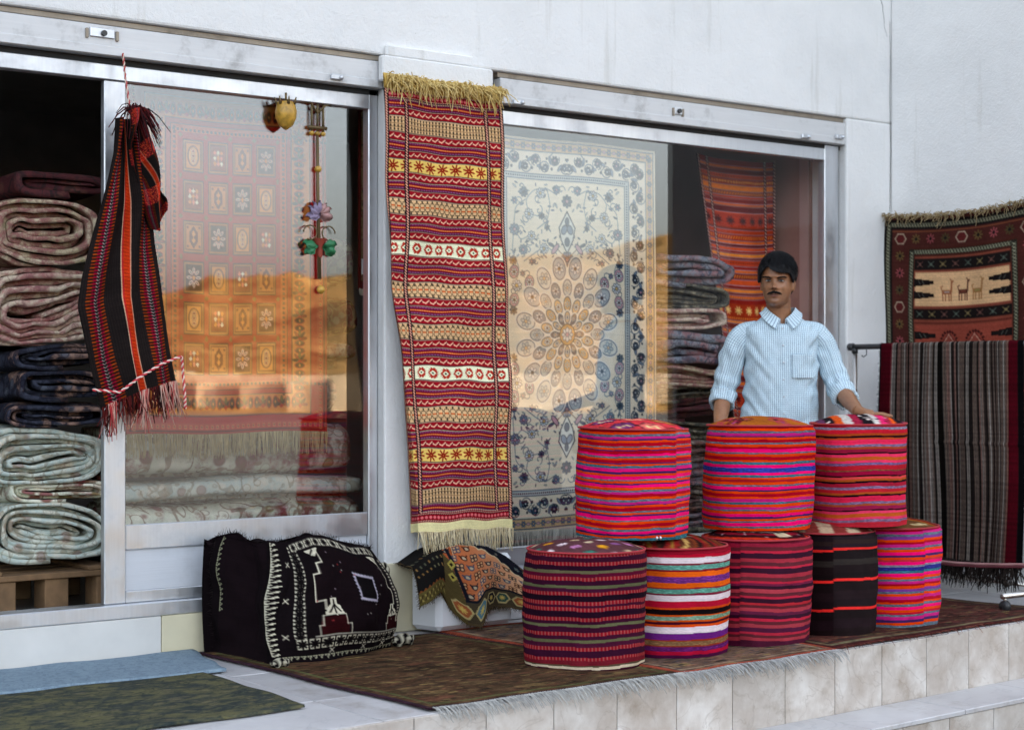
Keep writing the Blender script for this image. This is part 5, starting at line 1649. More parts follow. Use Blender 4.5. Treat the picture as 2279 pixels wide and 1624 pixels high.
def worn_board(w, h, W, H, ground, marks, border, seed):
    marks = marks+('8a7448', '1e1a16', '241e18')
    b = Board(w, h, W, H, hexc(ground)); R = random.Random(seed)
    for n in range(110):
        x, y = R.random()*W, R.random()*H
        b.ell(x, y, R.uniform(.03, .11), R.uniform(.012, .04), b.a[min(h-1, int(y/H*h)), min(w-1, int(x/W*w))]*.5+hexc(R.choice(marks))*.5)
    for n in range(1100):
        x, y = R.random()*W, R.random()*H
        b.line([(x, y), (x+R.uniform(.01, .06), y+R.uniform(-.004, .004))], R.uniform(.004, .014), hexc(R.choice(marks)))
    for o, t, c in border:
        b.rect(o, o, o+t, H-o, hexc(c)); b.rect(W-o-t, o, W-o, H-o, hexc(c)); b.rect(o, o, W-o, o+t, hexc(c)); b.rect(o, H-o-t, W-o, H-o, hexc(c))
    for n in range(1500):
        x, y = R.random()*W, R.random()*H
        b.line([(x, y), (x+R.uniform(.006, .03), y+R.uniform(-.002, .002))], R.uniform(.002, .006), hexc(R.choice(marks)))
    return yarn(b.lin(), .28, seed)
Cb = worn_board(300, 300, 1.2, 1.5, '523c2a', ('3a2a1e', '6a4e36', '2a221c', '7a6242', '5e3e2c', '4a402a', '6a3e30'), ((.0, .02, '3a2430'), (.05, .02, '5a5a38'),), 71)
r, P = floor_sheet('brown_carpet', [(3.13, -.07), (4.20, -.20), (4.36, -1.585), (3.20, -1.60)], M['brownrug'], 'worn dark brown carpet under the black cushion with pale fringe', C=Cb, seed=3)
w_ = P.shape[1]
bs, ds = [], []
for k in range(2):
    for i in np.linspace(4, w_-4, 190).astype(int): bs.append(P[-1, i]+np.array([0, 0, .001])); ds.append((random.gauss(.1, .14), -1, random.gauss(-.02, .08)))
strands('fringe', bs, ds, .058, .0021, lin((150, 148, 144)), lin((204, 202, 196)), M['yarn'], r, .25, .55)
Cc = worn_board(220, 220, 1.1, 1.3, '6a5446', ('5a4438', '7c6654', '4c423c', '80604a', '6a5a4e', '92644c', '4a4a52'), ((.0, .035, '9a4632'), (.055, .012, 'a08a70')), 73)
r, P = floor_sheet('faded_carpet', [(4.22, -.18), (5.22, -.16), (5.22, -1.56), (4.33, -1.60)], M['brownrug'], 'faded brown carpet with brick red border under the front poufs', C=Cc, seed=9, z0=.001)
w_ = P.shape[1]
bs, ds = [], []
for k in range(2):
    for i in np.linspace(4, w_-4, 170).astype(int): bs.append(P[-1, i]+np.array([0, 0, .001])); ds.append((random.gauss(.15, .2), -1, random.gauss(.02, .1)))
strands('fringe', bs, ds, .052, .0021, lin((140, 140, 138)), lin((196, 194, 190)), M['yarn'], r, .3, .6)
Cd = worn_board(240, 200, 1.9, 1.0, '54302a', ('3c2622', '6a4a38', '2c2622', '7a6a50', '5c2e28', '4a4438', '6e3c30'), ((.0, .03, '4a1f1e'), (.045, .022, '7c7456'), (.085, .015, '3a2a26')), 77)
r, P = floor_sheet('dark_red_carpet', [(5.24, -.20), (6.85, -.62), (6.98, -1.42), (5.24, -1.53)], M['brownrug'], 'dark red patterned carpet on the right below the striped blanket', C=Cd, seed=12, z0=.0005)
bs, ds = [], []
for i in np.linspace(4, P.shape[1]-4, 110).astype(int): bs.append(P[-1, i]+np.array([0, 0, .001])); ds.append((random.gauss(.15, .35), -1, random.gauss(.02, .1)))
strands('ragged_edge', bs, ds, .022, .0018, lin((84, 40, 34)), lin((140, 90, 76)), M['yarn'], r, .6, .5)
M['matgreen'] = m_carpet('mottled_green_mat', [(.085, .085, .04), (.13, .12, .06), (.03, .04, .04), (.16, .14, .08)], 15, stretch=(1, 2.0, 1), motif=.8, dark=(.02, .03, .03))
M['matblue'] = m_carpet('faded_blue_mat', [(.20, .27, .33), (.24, .32, .38), (.18, .25, .31)], 40, motif=.15, dark=(.15, .2, .26))
floor_sheet('green_mat', [(1.75, -.500), (2.925, -.535), (2.905, -1.31), (1.75, -1.34)], M['matgreen'], 'mottled dark green doormat in the near left corner', t=.012, cat='mat', seed=5)
floor_sheet('blue_mat', [(1.75, -.030), (3.13, -.030), (3.02, -.525), (1.75, -.455)], M['matblue'], 'pale blue mat lying along the door sill', t=.014, cat='mat', seed=6)

# ================================================================== folded carpets stacked inside
def folded(name, label, x0, x1, y0, y1, z0, z1, turns, mat, skew=.6, seed=1, group=None, squash=.75, tele=.05, nx=26, axis='x', tilt=0.0, inner=.10, thickf=.82):
    """a long carpet folded over and over: a flattened coil drawn out along its axis"""
    R = random.Random(seed)
    n = int(turns*46)
    t = np.linspace(0, 1, n)
    ph = t*turns*2*np.pi+np.pi*1.5
    a = (y1-y0)/2; bb = (z1-z0)/2
    pitch = (1-inner)/turns
    def ringpt(rx, rz):
        c, s = np.cos(ph), np.sin(ph)
        e = .50
        return np.sign(c)*np.abs(c)**e*rx, np.sign(s)*np.abs(s)**.62*rz
    rho = 1-(1-inner)*t
    flat = 1-.42*t                                  # the inner folds stay long and flat
    wob = 1+.06*np.sin(ph*.5+seed)*t+.03*np.sin(ph*3.1+seed)
    oy, oz = ringpt(flat, rho); iy, iz = ringpt(np.maximum(flat-pitch*thickf*bb/a, .05), np.maximum(rho-pitch*thickf, .012))
    ay = a; az = bb
    O = np.stack([oy*ay*wob, oz*az], -1); I = np.stack([iy*ay*wob, iz*az], -1)
    # heavy folds sag: the coil's heart sinks
    for Q_ in (O, I): Q_[:, 1] -= .10*bb*(1-np.abs(Q_[:, 1])/bb)*np.sin(np.clip(Q_[:, 0]/a, -1, 1)*2+seed)
    cs = np.concatenate([O, I[::-1]])
    wx_ = vnoise(cs[:, 0]*7+seed*3+20, cs[:, 1]*9+seed, seed)-.5; wz_ = vnoise(cs[:, 0]*6+seed+40, cs[:, 1]*7+seed*2, seed+5)-.5
    wz2 = vnoise(cs[:, 0]*19+seed, cs[:, 1]*13+11, seed+7)-.5
    fade = np.clip(1-np.abs(cs[:, 1])/bb, 0, 1)**.5
    cs[:, 0] += wx_*.16*a; cs[:, 1] += (wz_*.42+wz2*.20)*bb*(.25+.75*fade)
    m = len(cs)
    xs = np.linspace(0, 1, nx)
    layer = np.concatenate([t, t[::-1]])
    P = np.zeros((nx, m, 3))
    for k, s in enumerate(xs):
        xa = x0+skew*(cs[:, 0]+a)+tele*np.sin(layer*turns*6.283*.5+seed)+tele*.5*layer
        xb = x1-tele*.6*np.sin(layer*9+seed)
        X = xa+(xb-xa)*s
        wv = .012*vnoise(X*4+seed, cs[:, 0]*6+9, seed)-.006
        P[k, :, 0] = X; P[k, :, 1] = cs[:, 0]+(.02*np.sin(s*5+seed)); P[k, :, 2] = cs[:, 1]*(1-.06*s*0)+wv*2*(cs[:, 1] > 0)-.008*np.sin(s*7+seed)
    if axis == 'y': P = P[..., [1, 0, 2]]*np.array([-1, 1, 1])   # the coil looks out towards the street
    cy, cz = (y0+y1)/2, (z0+z1)/2
    P[..., 2] = np.maximum(P[..., 2], -bb)
    if axis == 'y': base = np.array([cy, (x0+x1)/2, z0]); G = P+np.array([cy, 0, cz])-base
    else: base = np.array([(x0+x1)/2, cy, z0]); G = P+np.array([0, cy, cz])-base
    V = G.reshape(-1, 3)
    Q = grid_quads(nx, m, 0, True)
    cap = []
    for i in range(n-1):
        cap.append((i, i+1, m-2-i, m-1-i))
    cap = np.array(cap); off = (nx-1)*m
    Q = np.concatenate([Q, cap, (cap+off)[:, ::-1]])
    root = empty(name, tuple(base), tilt)
    o = link('folded_pile', from_np('folded_pile', V, Q[:, ::-1]), mat, root)
    tag(root, label, 'rug', group)
    return root
CAR = {
 'beige': m_carpet('rose_beige_pile', [(.55, .45, .30), (.62, .53, .37), (.30, .12, .11), (.50, .42, .27), (.32, .28, .15)], 24, motif=.6, dark=(.22, .10, .09), vine=.55),
 'rose': m_carpet('rose_pile', [(.56, .45, .34), (.38, .16, .15), (.64, .54, .40), (.36, .20, .17)], 22, motif=.6, dark=(.24, .10, .10), vine=.55),
 'navy': m_carpet('navy_floral_pile', [(.020, .024, .042), (.05, .055, .08), (.018, .018, .03), (.36, .22, .17), (.10, .11, .14)], 17, motif=.85, dark=(.012, .012, .02)),
 'mint': m_carpet('pale_mint_pile', [(.52, .58, .51), (.64, .65, .55), (.46, .54, .50), (.66, .61, .49), (.28, .14, .12)], 15, motif=.6, dark=(.23, .19, .12), vine=.65),
 'cream': m_carpet('cream_floral_pile', [(.78, .74, .58), (.84, .82, .68), (.66, .68, .54), (.24, .05, .06), (.30, .29, .12)], 12, motif=.9, dark=(.22, .12, .07), vine=.85),
 'maroon': m_carpet('maroon_scroll_pile', [(.16, .025, .03), (.21, .04, .04), (.12, .02, .025), (.52, .42, .25)], 19, motif=.8, dark=(.40, .31, .17)),
 'darkred': m_carpet('dark_red_pile', [(.13, .035, .035), (.08, .025, .03), (.20, .08, .06)], 16, dark=(.02, .02, .02)),
 'slate': m_carpet('slate_pile', [(.11, .13, .17), (.22, .24, .27), (.26, .12, .12), (.07, .09, .13)], 22, motif=.7, dark=(.03, .03, .05)),
 'rust': m_carpet('rust_grey_pile', [(.26, .11, .08), (.34, .28, .23), (.13, .07, .07), (.36, .17, .12)], 26, motif=.7, dark=(.04, .03, .03)),
 'olive': m_carpet('olive_black_pile', [(.10, .09, .06), (.20, .17, .11), (.05, .05, .045), (.36, .30, .20)], 22, motif=.7, dark=(.02, .02, .02)),
}
# left stack seen through the open door, from the pallet up: (x range, z range, turns)
GF = 'folded carpets inside the shop'
def coil(lb, xa, xb, za, zb, turns, c, seed, depth=.62, y=.36, skew=.10, tele=.03, inner=.10, nx=14):
    return folded('folded_carpet', lb, y, y+depth, xa, xb, za, zb, turns, CAR[c], skew, seed, GF, tele=tele, axis='y', inner=inner, nx=nx, thickf=.86)
coil('lowest pale mint coiled carpet of the left stack, lying on the pallet', 2.47, 2.95, .345, .600, 6.2, 'mint', 3)
coil('thin pale folded carpet, second from the bottom of the left stack', 2.52, 2.97, .590, .680, 3.0, 'cream', 5)
coil('pale mint coiled carpet just under the navy folded ones', 2.45, 2.96, .665, .905, 5.8, 'mint', 7)
coil('lowest navy folded carpet with rose flowers in the left stack', 2.53, 2.98, .900, 1.00, 2.6, 'navy', 9)
coil('navy folded carpet with a loose fold, middle one of the three', 2.54, 2.95, .995, 1.13, 3.0, 'navy', 10)
coil('upper navy folded carpet with pale border just below the rose one', 2.51, 2.95, 1.125, 1.235, 2.4, 'navy', 11)
coil('rose and beige folded carpet resting on the navy ones', 2.44, 2.94, 1.23, 1.56, 7.0, 'rose', 13)
coil('beige folded carpet near the top of the left stack', 2.46, 2.92, 1.55, 1.83, 6.2, 'beige', 15)
coil('dark red folded carpet lying on top of the left stack', 2.52, 2.98, 1.82, 1.94, 1.8, 'darkred', 17)
# long rolls behind the door glass
folded('folded_carpet', 'lowest long pale carpet roll behind the door glass', 2.97, 4.17, .36, .80, .345, .575, 3.2, CAR['cream'], .1, 18, GF, tele=.02)
folded('folded_carpet', 'slim mint carpet roll between two thicker ones behind the door glass', 2.97, 4.15, .33, .66, .565, .675, 2.4, CAR['mint'], .1, 20, GF, tele=.02)
folded('folded_carpet', 'thick pale carpet roll right under the panel carpet fringe', 2.97, 4.11, .34, .80, .665, .900, 3.2, CAR['cream'], .1, 22, GF, tele=.02)
# right ends that show beside the panel carpet
folded('folded_carpet', 'dark maroon carpet roll, top one right of the panel carpet', 3.50, 4.17, .42, .9, 1.50, 1.76, 2.4, CAR['maroon'], .1, 19, GF, tele=.02)
folded('folded_carpet', 'maroon scroll patterned carpet roll right of the panel carpet', 3.50, 4.18, .40, .9, 1.27, 1.50, 2.4, CAR['maroon'], .1, 21, GF, tele=.02)
folded('folded_carpet', 'pale floral rolled carpet below the maroon ones beside the clear pane', 3.56, 4.19, .40, .85, 1.14, 1.27, 1.6, CAR['cream'], .1, 23, GF, tele=.02)
folded('folded_carpet', 'dark blue rolled carpet above the pale rolls beside the clear pane', 3.58, 4.08, .42, .85, .91, 1.14, 2.4, CAR['slate'], .1, 25, GF, tele=.02)
# stack inside the display window: folds and loops look towards the street
zz = .19
WST = (('olive', .13, 'lowest black and white folded carpet in the window stack'), ('slate', .10, 'thin grey folded carpet, second from the bottom of the window stack'),
    ('rust', .13, 'drooping rust folded carpet low in the window stack'), ('slate', .12, 'grey folded carpet sagging over the rust one in the window stack'),
    ('rust', .10, 'grey and brick folded carpet at the level of the poufs\' tops'), ('olive', .10, 'dark olive folded carpet below the red edged one in the window'),
    ('darkred', .11, 'red edged folded carpet halfway up the window stack'), ('olive', .08, 'thin olive folded carpet squeezed under the tan one in the window'),
    ('beige', .10, 'tan folded carpet that stands out in the dark window stack'), ('slate', .19, 'slate blue thick folded carpet above the tan one'),
    ('rose', .10, 'pinkish folded carpet above the slate blue one'), ('olive', .12, 'olive folded carpet with pale edge near the top of the window stack'),
    ('slate', .15, 'topmost grey folded carpet of the window stack'))
for k, (c, hh_, lb) in enumerate(WST):
    j = .035*math.sin(k*2.3)
    r = coil(lb, 5.66+j, 6.36+j*1.3, zz-.012, zz+hh_+.022, 2.4+.5*(k % 3), c, 30+k, .6, .20+.03*math.sin(k*1.3), .10, .03, .12, 12)
    r.rotation_euler = (0, .045*math.sin(k*1.7), 0)
    zz += hh_
# pallet
pal = empty('wooden_pallet', (2.9, .62, .166))
for i, x in enumerate((2.50, 2.72, 2.94, 3.16, 3.38)): box('block', x-.05-2.9, x+.05-2.9, -.26, -.14, .0, .125, M['wood'], pal, .004); box('block', x-.05-2.9, x+.05-2.9, .14, .26, .0, .125, M['wood'], pal, .004)
for y in (-.27, -.13, .01, .15): box('board', -.50, .60, y, y+.11, .126, .15, M['wood'], pal, .003)
for x in (-.46, .0, .46): box('bearer', x-.05, x+.05, -.27, .27, .151, .168, M['wood'], pal, .003)
tag(pal, 'low wooden pallet under the pale coiled carpets', 'pallet')
# narrow beige carpet with its price ticket
def narrow_strip():
    b = Board(40, 300, .10, .86, hexc('8a7a54')); R = random.Random(4)
    for n in range(260): b.ell(R.random()*.1, R.random()*.86, .006, .005, hexc(R.choice(('6a5a3a', 'a8986a', '7a4a3a', '5a5a40'))))
    b.rect(0, 0, .014, .86, hexc('6a2a24')); b.rect(.0, .82, .1, .86, hexc('6a2a24'))
    r = hanging('narrow_carpet', 4.10, 4.19, 2.36, 1.50, .28, yarn(b.lin(), .1, 2), M['pile'], .03, ((190, 180, 150), (220, 210, 190)), .002, 3)
    tag(r, 'narrow beige carpet strip hanging at the right edge of the door glass', 'rug')
    t = box('price_ticket', 4.105, 4.165, .262, .265, 1.565, 1.635, m_plain('ticket_paper', (.78, .78, .76), .8, var=.03), None, 0)
    t2 = []
    ink = m_plain('ticket_ink', (.05, .06, .12), .8)
    for i in range(3):
        pts = [(4.112+q*.0046, .2605, 1.620-i*.018+random.uniform(-.005, .005)) for q in range(10)]
        tube('ink_line', pts, .0011, ink, t, 4)
    tag(t, 'small white price ticket with scribbled ink on the narrow carpet', 'ticket')
narrow_strip()

# ================================================================== ornamental hanging lamp inside the door glass
def lamp():
    brass = m_metal('aged_brass', (.16, .11, .05), .5, .6, .5)
    amber = m_plain('amber_glass', (.50, .28, .04), .35, var=.45, vs=40)
    lilac = m_plain('lilac_glass', (.22, .17, .26), .5); pinkg = m_plain('pink_glass', (.40, .22, .21), .5)
    green = m_plain('green_enamel', (.02, .16, .06), .5); redg = m_plain('red_enamel', (.30, .05, .03), .5)
    root = empty('hanging_lamp', (3.70, .024, 1.47))
    o = np.array([3.70, .135, 1.47])
    T = lambda n, p, r, m, s=8: tube(n, np.array(p, float)-o, r, m, root, s)
    for dx in (-.028, 0, .028): T('rod', [(3.735+dx, .135, 2.285), (3.735+dx, .135, 2.14)], .0055, brass)
    for dx in (-.028, 0, .028):
        lathe('bead', [(.0, -.012), (.011, -.004), (.011, .004), (0, .012)], amber, root, 12, (3.735+dx-o[0], 0, 2.135-o[2]))
    T('crossbar', [(3.690, .135, 2.16), (3.78, .135, 2.16)], .008, brass)
    T('stem', [(3.735, .135, 2.14), (3.737, .135, 1.9), (3.745, .135, 1.52)], [.006, .007, .009], brass)
    T('arm', [(3.735, .135, 2.22), (3.70, .13, 2.262), (3.64, .13, 2.268), (3.60, .13, 2.275)], .005, brass)
    T('arm', [(3.735, .135, 2.22), (3.77, .13, 2.255), (3.80, .13, 2.265)], .005, brass)
    T('bowl_rod', [(3.56, .095, 2.285), (3.56, .095, 2.24)], .005, brass)
    prof = [(.002, -.075), (.010, -.070), (.030, -.055), (.043, -.025), (.046, .0), (.040, .028), (.034, .040), (.030, .042)]
    lathe('amber_bowl', prof, amber, root, 20, (3.56-o[0], -.040, 2.205-o[2]))
    for k in range(7):
        a = k*6.283/7; c, s = math.cos(a), math.sin(a)
        T('bowl_crown', [(3.56+c*.036, .095+s*.036, 2.235), (3.56+c*.046, .095+s*.046, 2.265)], [.007, .002], brass, 6)
    lathe('globe', [(0, -.016), (.012, -.010), (.016, 0), (.012, .010), (0, .016)], amber, root, 14, (3.738-o[0], 0, 1.985-o[2]))
    lathe('globe', [(0, -.020), (.014, -.012), (.019, 0), (.014, .012), (0, .020)], amber, root, 14, (3.752-o[0], 0, 1.475-o[2]))
    def petal(nm, cx, cz, L, wd, ang, mat):
        u = np.linspace(0, 1, 10)[:, None]; v = np.linspace(-1, 1, 9)[None, :]
        wv = np.sin(u*np.pi)**.7*(1+.22*np.sin(u*17))
        x = u*L; y = v*wv*wd
        X = cx+x*math.cos(ang)-y*math.sin(ang); Z = cz+x*math.sin(ang)+y*math.cos(ang); Y = .125-.018*np.sin(u*np.pi)*(1-v**2)-.01*v+0*u
        P = np.stack([X, Y, Z], -1)-o
        sheet(nm, P[:, ::-1], np.ones(P.shape)*.2, mat, root, .004)
    for ang, m_ in ((2.6, lilac), (2.1, lilac), (1.0, pinkg), (.5, pinkg), (1.57, lilac), (3.3, lilac), (-.2, pinkg)): petal('petal', 3.740, 1.790, .062, .017, ang, m_)
    for s in (-1, 1):
        a0 = 1.57-s*1.45
        petal('leaf', 3.742+s*.012, 1.66, .068, .020, a0 if s > 0 else math.pi-.12, green)
        petal('leaf', 3.742+s*.03, 1.655, .048, .017, -.7 if s > 0 else math.pi+.7, green)
    for s in (-1, 1):
        k = np.linspace(0, 5.2, 26)
        T('curl', [(3.742+s*(.045+.032*math.cos(q)), .13, 1.715+.030*math.sin(q)) for q in k], .003, brass, 6)
    lathe('red_cup', [(.006, -.05), (.014, -.03), (.012, 0), (.030, .03), (.033, .036)], redg, root, 16, (3.745-o[0], 0, 1.655-o[2]))
    tag(root, 'ornamental brass lamp with amber bowl and glass leaves at the door glass', 'lamp')
lamp()

# ================================================================== clothes rail with the striped blanket
def rail_and_blanket():
    root = empty('clothes_rail', (6.97, -.65, 0))
    o = np.array([6.97, -.65, 0])
    T = lambda n, p, r, m, s=12: tube(n, np.array(p, float)-o, r, m, root, s)
    T('top_bar', [(6.95, -.075, 1.268), (6.95, -1.25, 1.268)], .0145, M['blacksteel'])
    T('end_cap', [(6.95, -.066, 1.268), (6.95, -.095, 1.268)], .020, M['blacksteel'])
    for y in (-.105, -1.22):
        T('post', [(6.95, y, 1.25), (6.95, y, .075)], .0125, M['steel'])
        T('collar', [(6.95, y, 1.262), (6.95, y, 1.235)], .0165, M['blacksteel'])
        T('foot', [(6.72, y, .075), (7.18, y, .075)], .014, M['steel'])
        for x in (6.74, 7.16):
            wv = T('caster', [(x-.012, y, .028), (x+.012, y, .028)], .026, M['blacksteel'], 18)
            T('caster_stem', [(x, y, .07), (x, y, .05)], .008, M['steel'])
    T('hook', [(6.95, -.185, 1.252), (6.95, -.185, 1.225), (6.94, -.175, 1.215), (6.935, -.165, 1.222)], .003, M['blacksteel'], 6)
    T('lower_bar', [(6.95, -.105, .11), (6.95, -1.22, .11)], .011, M['steel'])
    tag(root, 'black and steel clothes rail on casters beside the side wall', 'clothes rail')
    # blanket
    W, H = .885, 1.08
    w, h = 260, 150
    b = Board(w, 4, W, .02, hexc('50443e')); R = random.Random(3)
    x = 0
    while x < W:
        t = R.uniform(.006, .012)
        lum = R.choice(('9a928a', 'aca49c', '84746a', '3a302c', '2a2422', '7a6a60', '94746a', '6a5a52'))
        b.rect(x, 0, x+t, 1, hexc(lum)); b.rect(x+t*.7, 0, x+t, 1, hexc('241e1c')); x += t
    for x0, x1, c in ((0, .012, '1e1a20'), (.012, .080, '5a1020'), (.080, .085, '8a4a4c'), (.375, .405, '17130f'), (W-.085, W-.030, '5c1020'), (W-.089, W-.085, '8a6a5c'), (W-.03, W, '141214')):
        b.rect(x0, 0, x1, 1, hexc(c))
    C1 = b.lin()[1]
    C = yarn(np.repeat(C1[None], h, 0), .16, 5)
    C = C*(1+.10*np.sin(np.arange(h)*2.1))[:, None, None]
    V, U = np.meshgrid(np.linspace(0, 1, h), np.linspace(0, 1, w), indexing='ij')
    back = .22                                     # part that lies over the bar and hangs behind
    s = V*(1.12+back)-back
    Yb = -.292-U*W
    zt = 1.2855
    ang = np.clip(s/.03, -1, 1)
    X = np.where(s > 0, 6.95-.017-.004*0, 6.95+.017); X = X-0*U
    X = np.where(np.abs(s) < .03, 6.95-.017*np.sin(ang*np.pi/2), X)
    Z = np.where(np.abs(s) < .03, zt-.014*(1-np.cos(ang*np.pi/2)), zt-.014-(np.abs(s)-.03))
    hang = np.clip(s, 0, 2)
    X = X-(.012*np.sin(U*21+hang*1.5)*np.clip(hang*2, 0, 1)+.010*np.sin(U*9)*hang+.006*np.exp(-((hang-.52)/.01)**2)*(U > .4))
    X = np.minimum(X, np.where(s > 0, 6.934, 9)) if False else X
    Y = Yb+.016*np.sin(hang*4+U*3)*hang-.02*hang*(U-.5)
    bl = empty('striped_blanket', (6.95, -.8, .15))
    P = np.stack([X, Y, Z], -1)-np.array([6.95, -.8, .15])
    sheet('woven_field', P, C, M['weave'], bl, .006)
    bs, ds = [], []
    for k in range(3):
        for i in np.linspace(2, w-3, 170).astype(int): bs.append(P[-1, i]+np.array([-.003*k, random.gauss(0, .004), .01*k])); ds.append((random.gauss(-.05, .15), random.gauss(0, .25), -1))
    strands('dark_fringe', bs, ds, .095, .0036, lin((24, 21, 20)), lin((62, 54, 50)), M['yarn'], bl, .35, 0)
    bs, ds = [], []
    for i in np.linspace(8, h-2, 110).astype(int): bs.append(P[i, 0]); ds.append((0, 1, random.gauss(0, .2)))
    strands('selvedge', bs, ds, .010, .0022, lin((22, 20, 24)), lin((44, 40, 44)), M['yarn'], bl, .3)
    tag(bl, 'dark brown vertically striped blanket with red edges over the clothes rail', 'blanket')
    q = np.linspace(0, 1, 60)
    pts = np.stack([6.895-.02*np.sin(q*3.14)-.004*np.sin(q*40), -.38-q*.86, .205-.02*np.sin(q*3.14)+.012*q], -1)
    V_, Q_ = tube_np(pts, .0065, 6); V2, Q2 = tube_np(pts+np.array([-.004, 0, -.012]), .0065, 6)
    Vj, Qj, Cj = join_np([(V_, Q_, lin(hexc('b88a88'))), (V2, Q2, lin(hexc('6a3a40')))])
    cord = link('tie_cord', from_np('tie_cord', Vj, Qj, Cj), M['yarn']); tag(cord, 'pinkish plaited cord tied across the lower edge of the striped blanket', 'cord')
rail_and_blanket()

# ================================================================== the shopkeeper
def person():
    lat, dep = 1.276, 8.16
    px, py = at_lat(lat, dep)
    RZ = R_(-37.06)
    HX, HC = -.014, 1.548                           # head axis and eye height
    # ---------- head: rings from chin to crown, features pressed into the front
    def head_mesh():
        nz, na = 84, 96
        zs = np.linspace(1.425, 1.668, nz)
        a = np.linspace(-np.pi, np.pi, na, endpoint=False)    # 0 looks forward (-Y)
        zk = [1.425, 1.434, 1.450, 1.470, 1.490, 1.515, 1.545, 1.575, 1.605, 1.635, 1.655, 1.668]
        wk = [.018, .034, .050, .0590, .0640, .0690, .0720, .0735, .0725, .0640, .0450, .004]
        fk = [.060, .082, .0905, .0920, .0925, .0915, .0900, .0920, .0900, .0750, .0500, .004]
        bk = [.000, .020, .040, .060, .0745, .088, .096, .1000, .0980, .0850, .0600, .004]
        Wd = np.interp(zs, zk, wk); Fd = np.interp(zs, zk, fk); Bd = np.interp(zs, zk, bk)
        for A in (Wd, Fd, Bd):
            for _ in range(3): A[1:-1] = (A[:-2]+2*A[1:-1]+A[2:])/4
        Z, A = np.meshgrid(zs, a, indexing='ij')
        sx = np.sin(A); cy = np.cos(A)
        e = .86
        X = np.sign(sx)*np.abs(sx)**e*Wd[:, None]
        Y = -np.where(cy > 0, np.abs(cy)**.92*Fd[:, None], -np.abs(cy)*Bd[:, None])
        front = np.clip(cy*1.6, 0, 1)
        g = lambda x0, z0, sx_, sz_: np.exp(-((X-x0)/sx_)**2-((Z-z0)/sz_)**2)
        d = np.zeros_like(X)
        # nose: bridge, tip, wings
        br = np.exp(-(X/.0095)**2)*np.clip((1.560-Z)/.042, 0, 1)*np.clip((Z-1.506)/.010, 0, 1)
        d += .020*br
        d += .0135*g(0, 1.5165, .0130, .0100)+.0085*(g(.0165, 1.512, .0075, .0075)+g(-.0165, 1.512, .0075, .0075))
        # sockets, brow, cheekbones
        for s in (-1, 1):
            d -= .0120*g(s*.030, 1.5480, .0170, .0100)
            d += .0045*g(s*.030, 1.5465, .0120, .0055)
            d += .0060*g(s*.028, 1.5680, .0200, .0075)
            d += .0050*g(s*.043, 1.5170, .0180, .0170)
            d -= .0030*g(s*.046, 1.4800, .0150, .0180)
        d += .0030*g(0, 1.570, .010, .012)
        # mouth, chin
        d += .0050*g(0, 1.4915, .022, .0085)+.0050*g(0, 1.4850, .020, .0038)+.0058*g(0, 1.4760, .017, .0045)-.0050*g(0, 1.4805, .021, .0020)
        d -= .0040*g(0, 1.4640, .020, .0060)+.0*X
        d += .0055*g(0, 1.4470, .018, .0110)
        Y = Y-d*front
        P = np.stack([X, Y, Z], -1)
        P[0] = P[0].mean(0); P[-1] = P[-1].mean(0)        # close chin and crown
        return P.reshape(-1, 3), grid_quads(nz, na, 0, True)
    hv, hq = head_mesh()
    # ears
    parts = [(hv, hq)]
    for s in (-1, 1):
        u = np.linspace(0, np.pi, 16)[:, None]; t = np.linspace(0, 2*np.pi, 18, endpoint=False)[None, :]
        r = np.sin(u)
        ex = s*(.0745+r*np.cos(t)*.0075+.006*np.sin(u)*np.sin(t)); ey = .012+r*np.sin(t)*.017-.006*np.cos(u); ez = 1.533-np.cos(u)*.031
        parts.append((np.stack([ex, ey+0*ex, ez+0*ex], -1).reshape(-1, 3), grid_quads(16, 18, 0, True)))
    HV, HQ, _ = join_np(parts)
    # turn and place the head
    yaw, roll = R_(-17), R_(1.0)                     # towards his right
    cyw, syw = math.cos(yaw), math.sin(yaw)
    piv = np.array([0, .02, 1.44])
    def headturn(p):
        q = np.asarray(p, float)-piv
        q = np.stack([q[..., 0]*cyw-q[..., 1]*syw, q[..., 0]*syw+q[..., 1]*cyw, q[..., 2]], -1)
        cr, sr = math.cos(roll), math.sin(roll)
        q = np.stack([q[..., 0]*cr+q[..., 2]*sr, q[..., 1], -q[..., 0]*sr+q[..., 2]*cr], -1)
        return q+piv+np.array([HX, -.005, 0])
    body = [(headturn(HV), HQ)]
    def limb(pts, rad, seg=16):
        p = np.array(pts, float); r = np.array(rad, float)
        k = np.linspace(0, len(p)-1, len(p)*5)
        pp = np.stack([np.interp(k, np.arange(len(p)), p[:, j]) for j in range(3)], -1); rr = np.interp(k, np.arange(len(p)), r)
        for _ in range(3): pp[1:-1] = (pp[:-2]+2*pp[1:-1]+pp[2:])/4; rr[1:-1] = (rr[:-2]+2*rr[1:-1]+rr[2:])/4
        return tube_np(pp, rr, seg)
    body.append(limb([(0, .04, 1.30), (-.003, .030, 1.38), (-.008, .018, 1.44), (-.012, .012, 1.50)], [.078, .060, .056, .056], 20))
    # trunk under the clothes
    def loft(rows, n=36, ex=.8):
        a = np.linspace(0, 2*np.pi, n, endpoint=False); out = []
        for cx, cy, cz, hw, hd in rows:
            out.append(np.stack([cx+np.sign(np.cos(a))*np.abs(np.cos(a))**ex*hw, cy+np.sign(np.sin(a))*np.abs(np.sin(a))**ex*hd, np.full(n, cz)], -1))
        P = np.array(out)
        return P
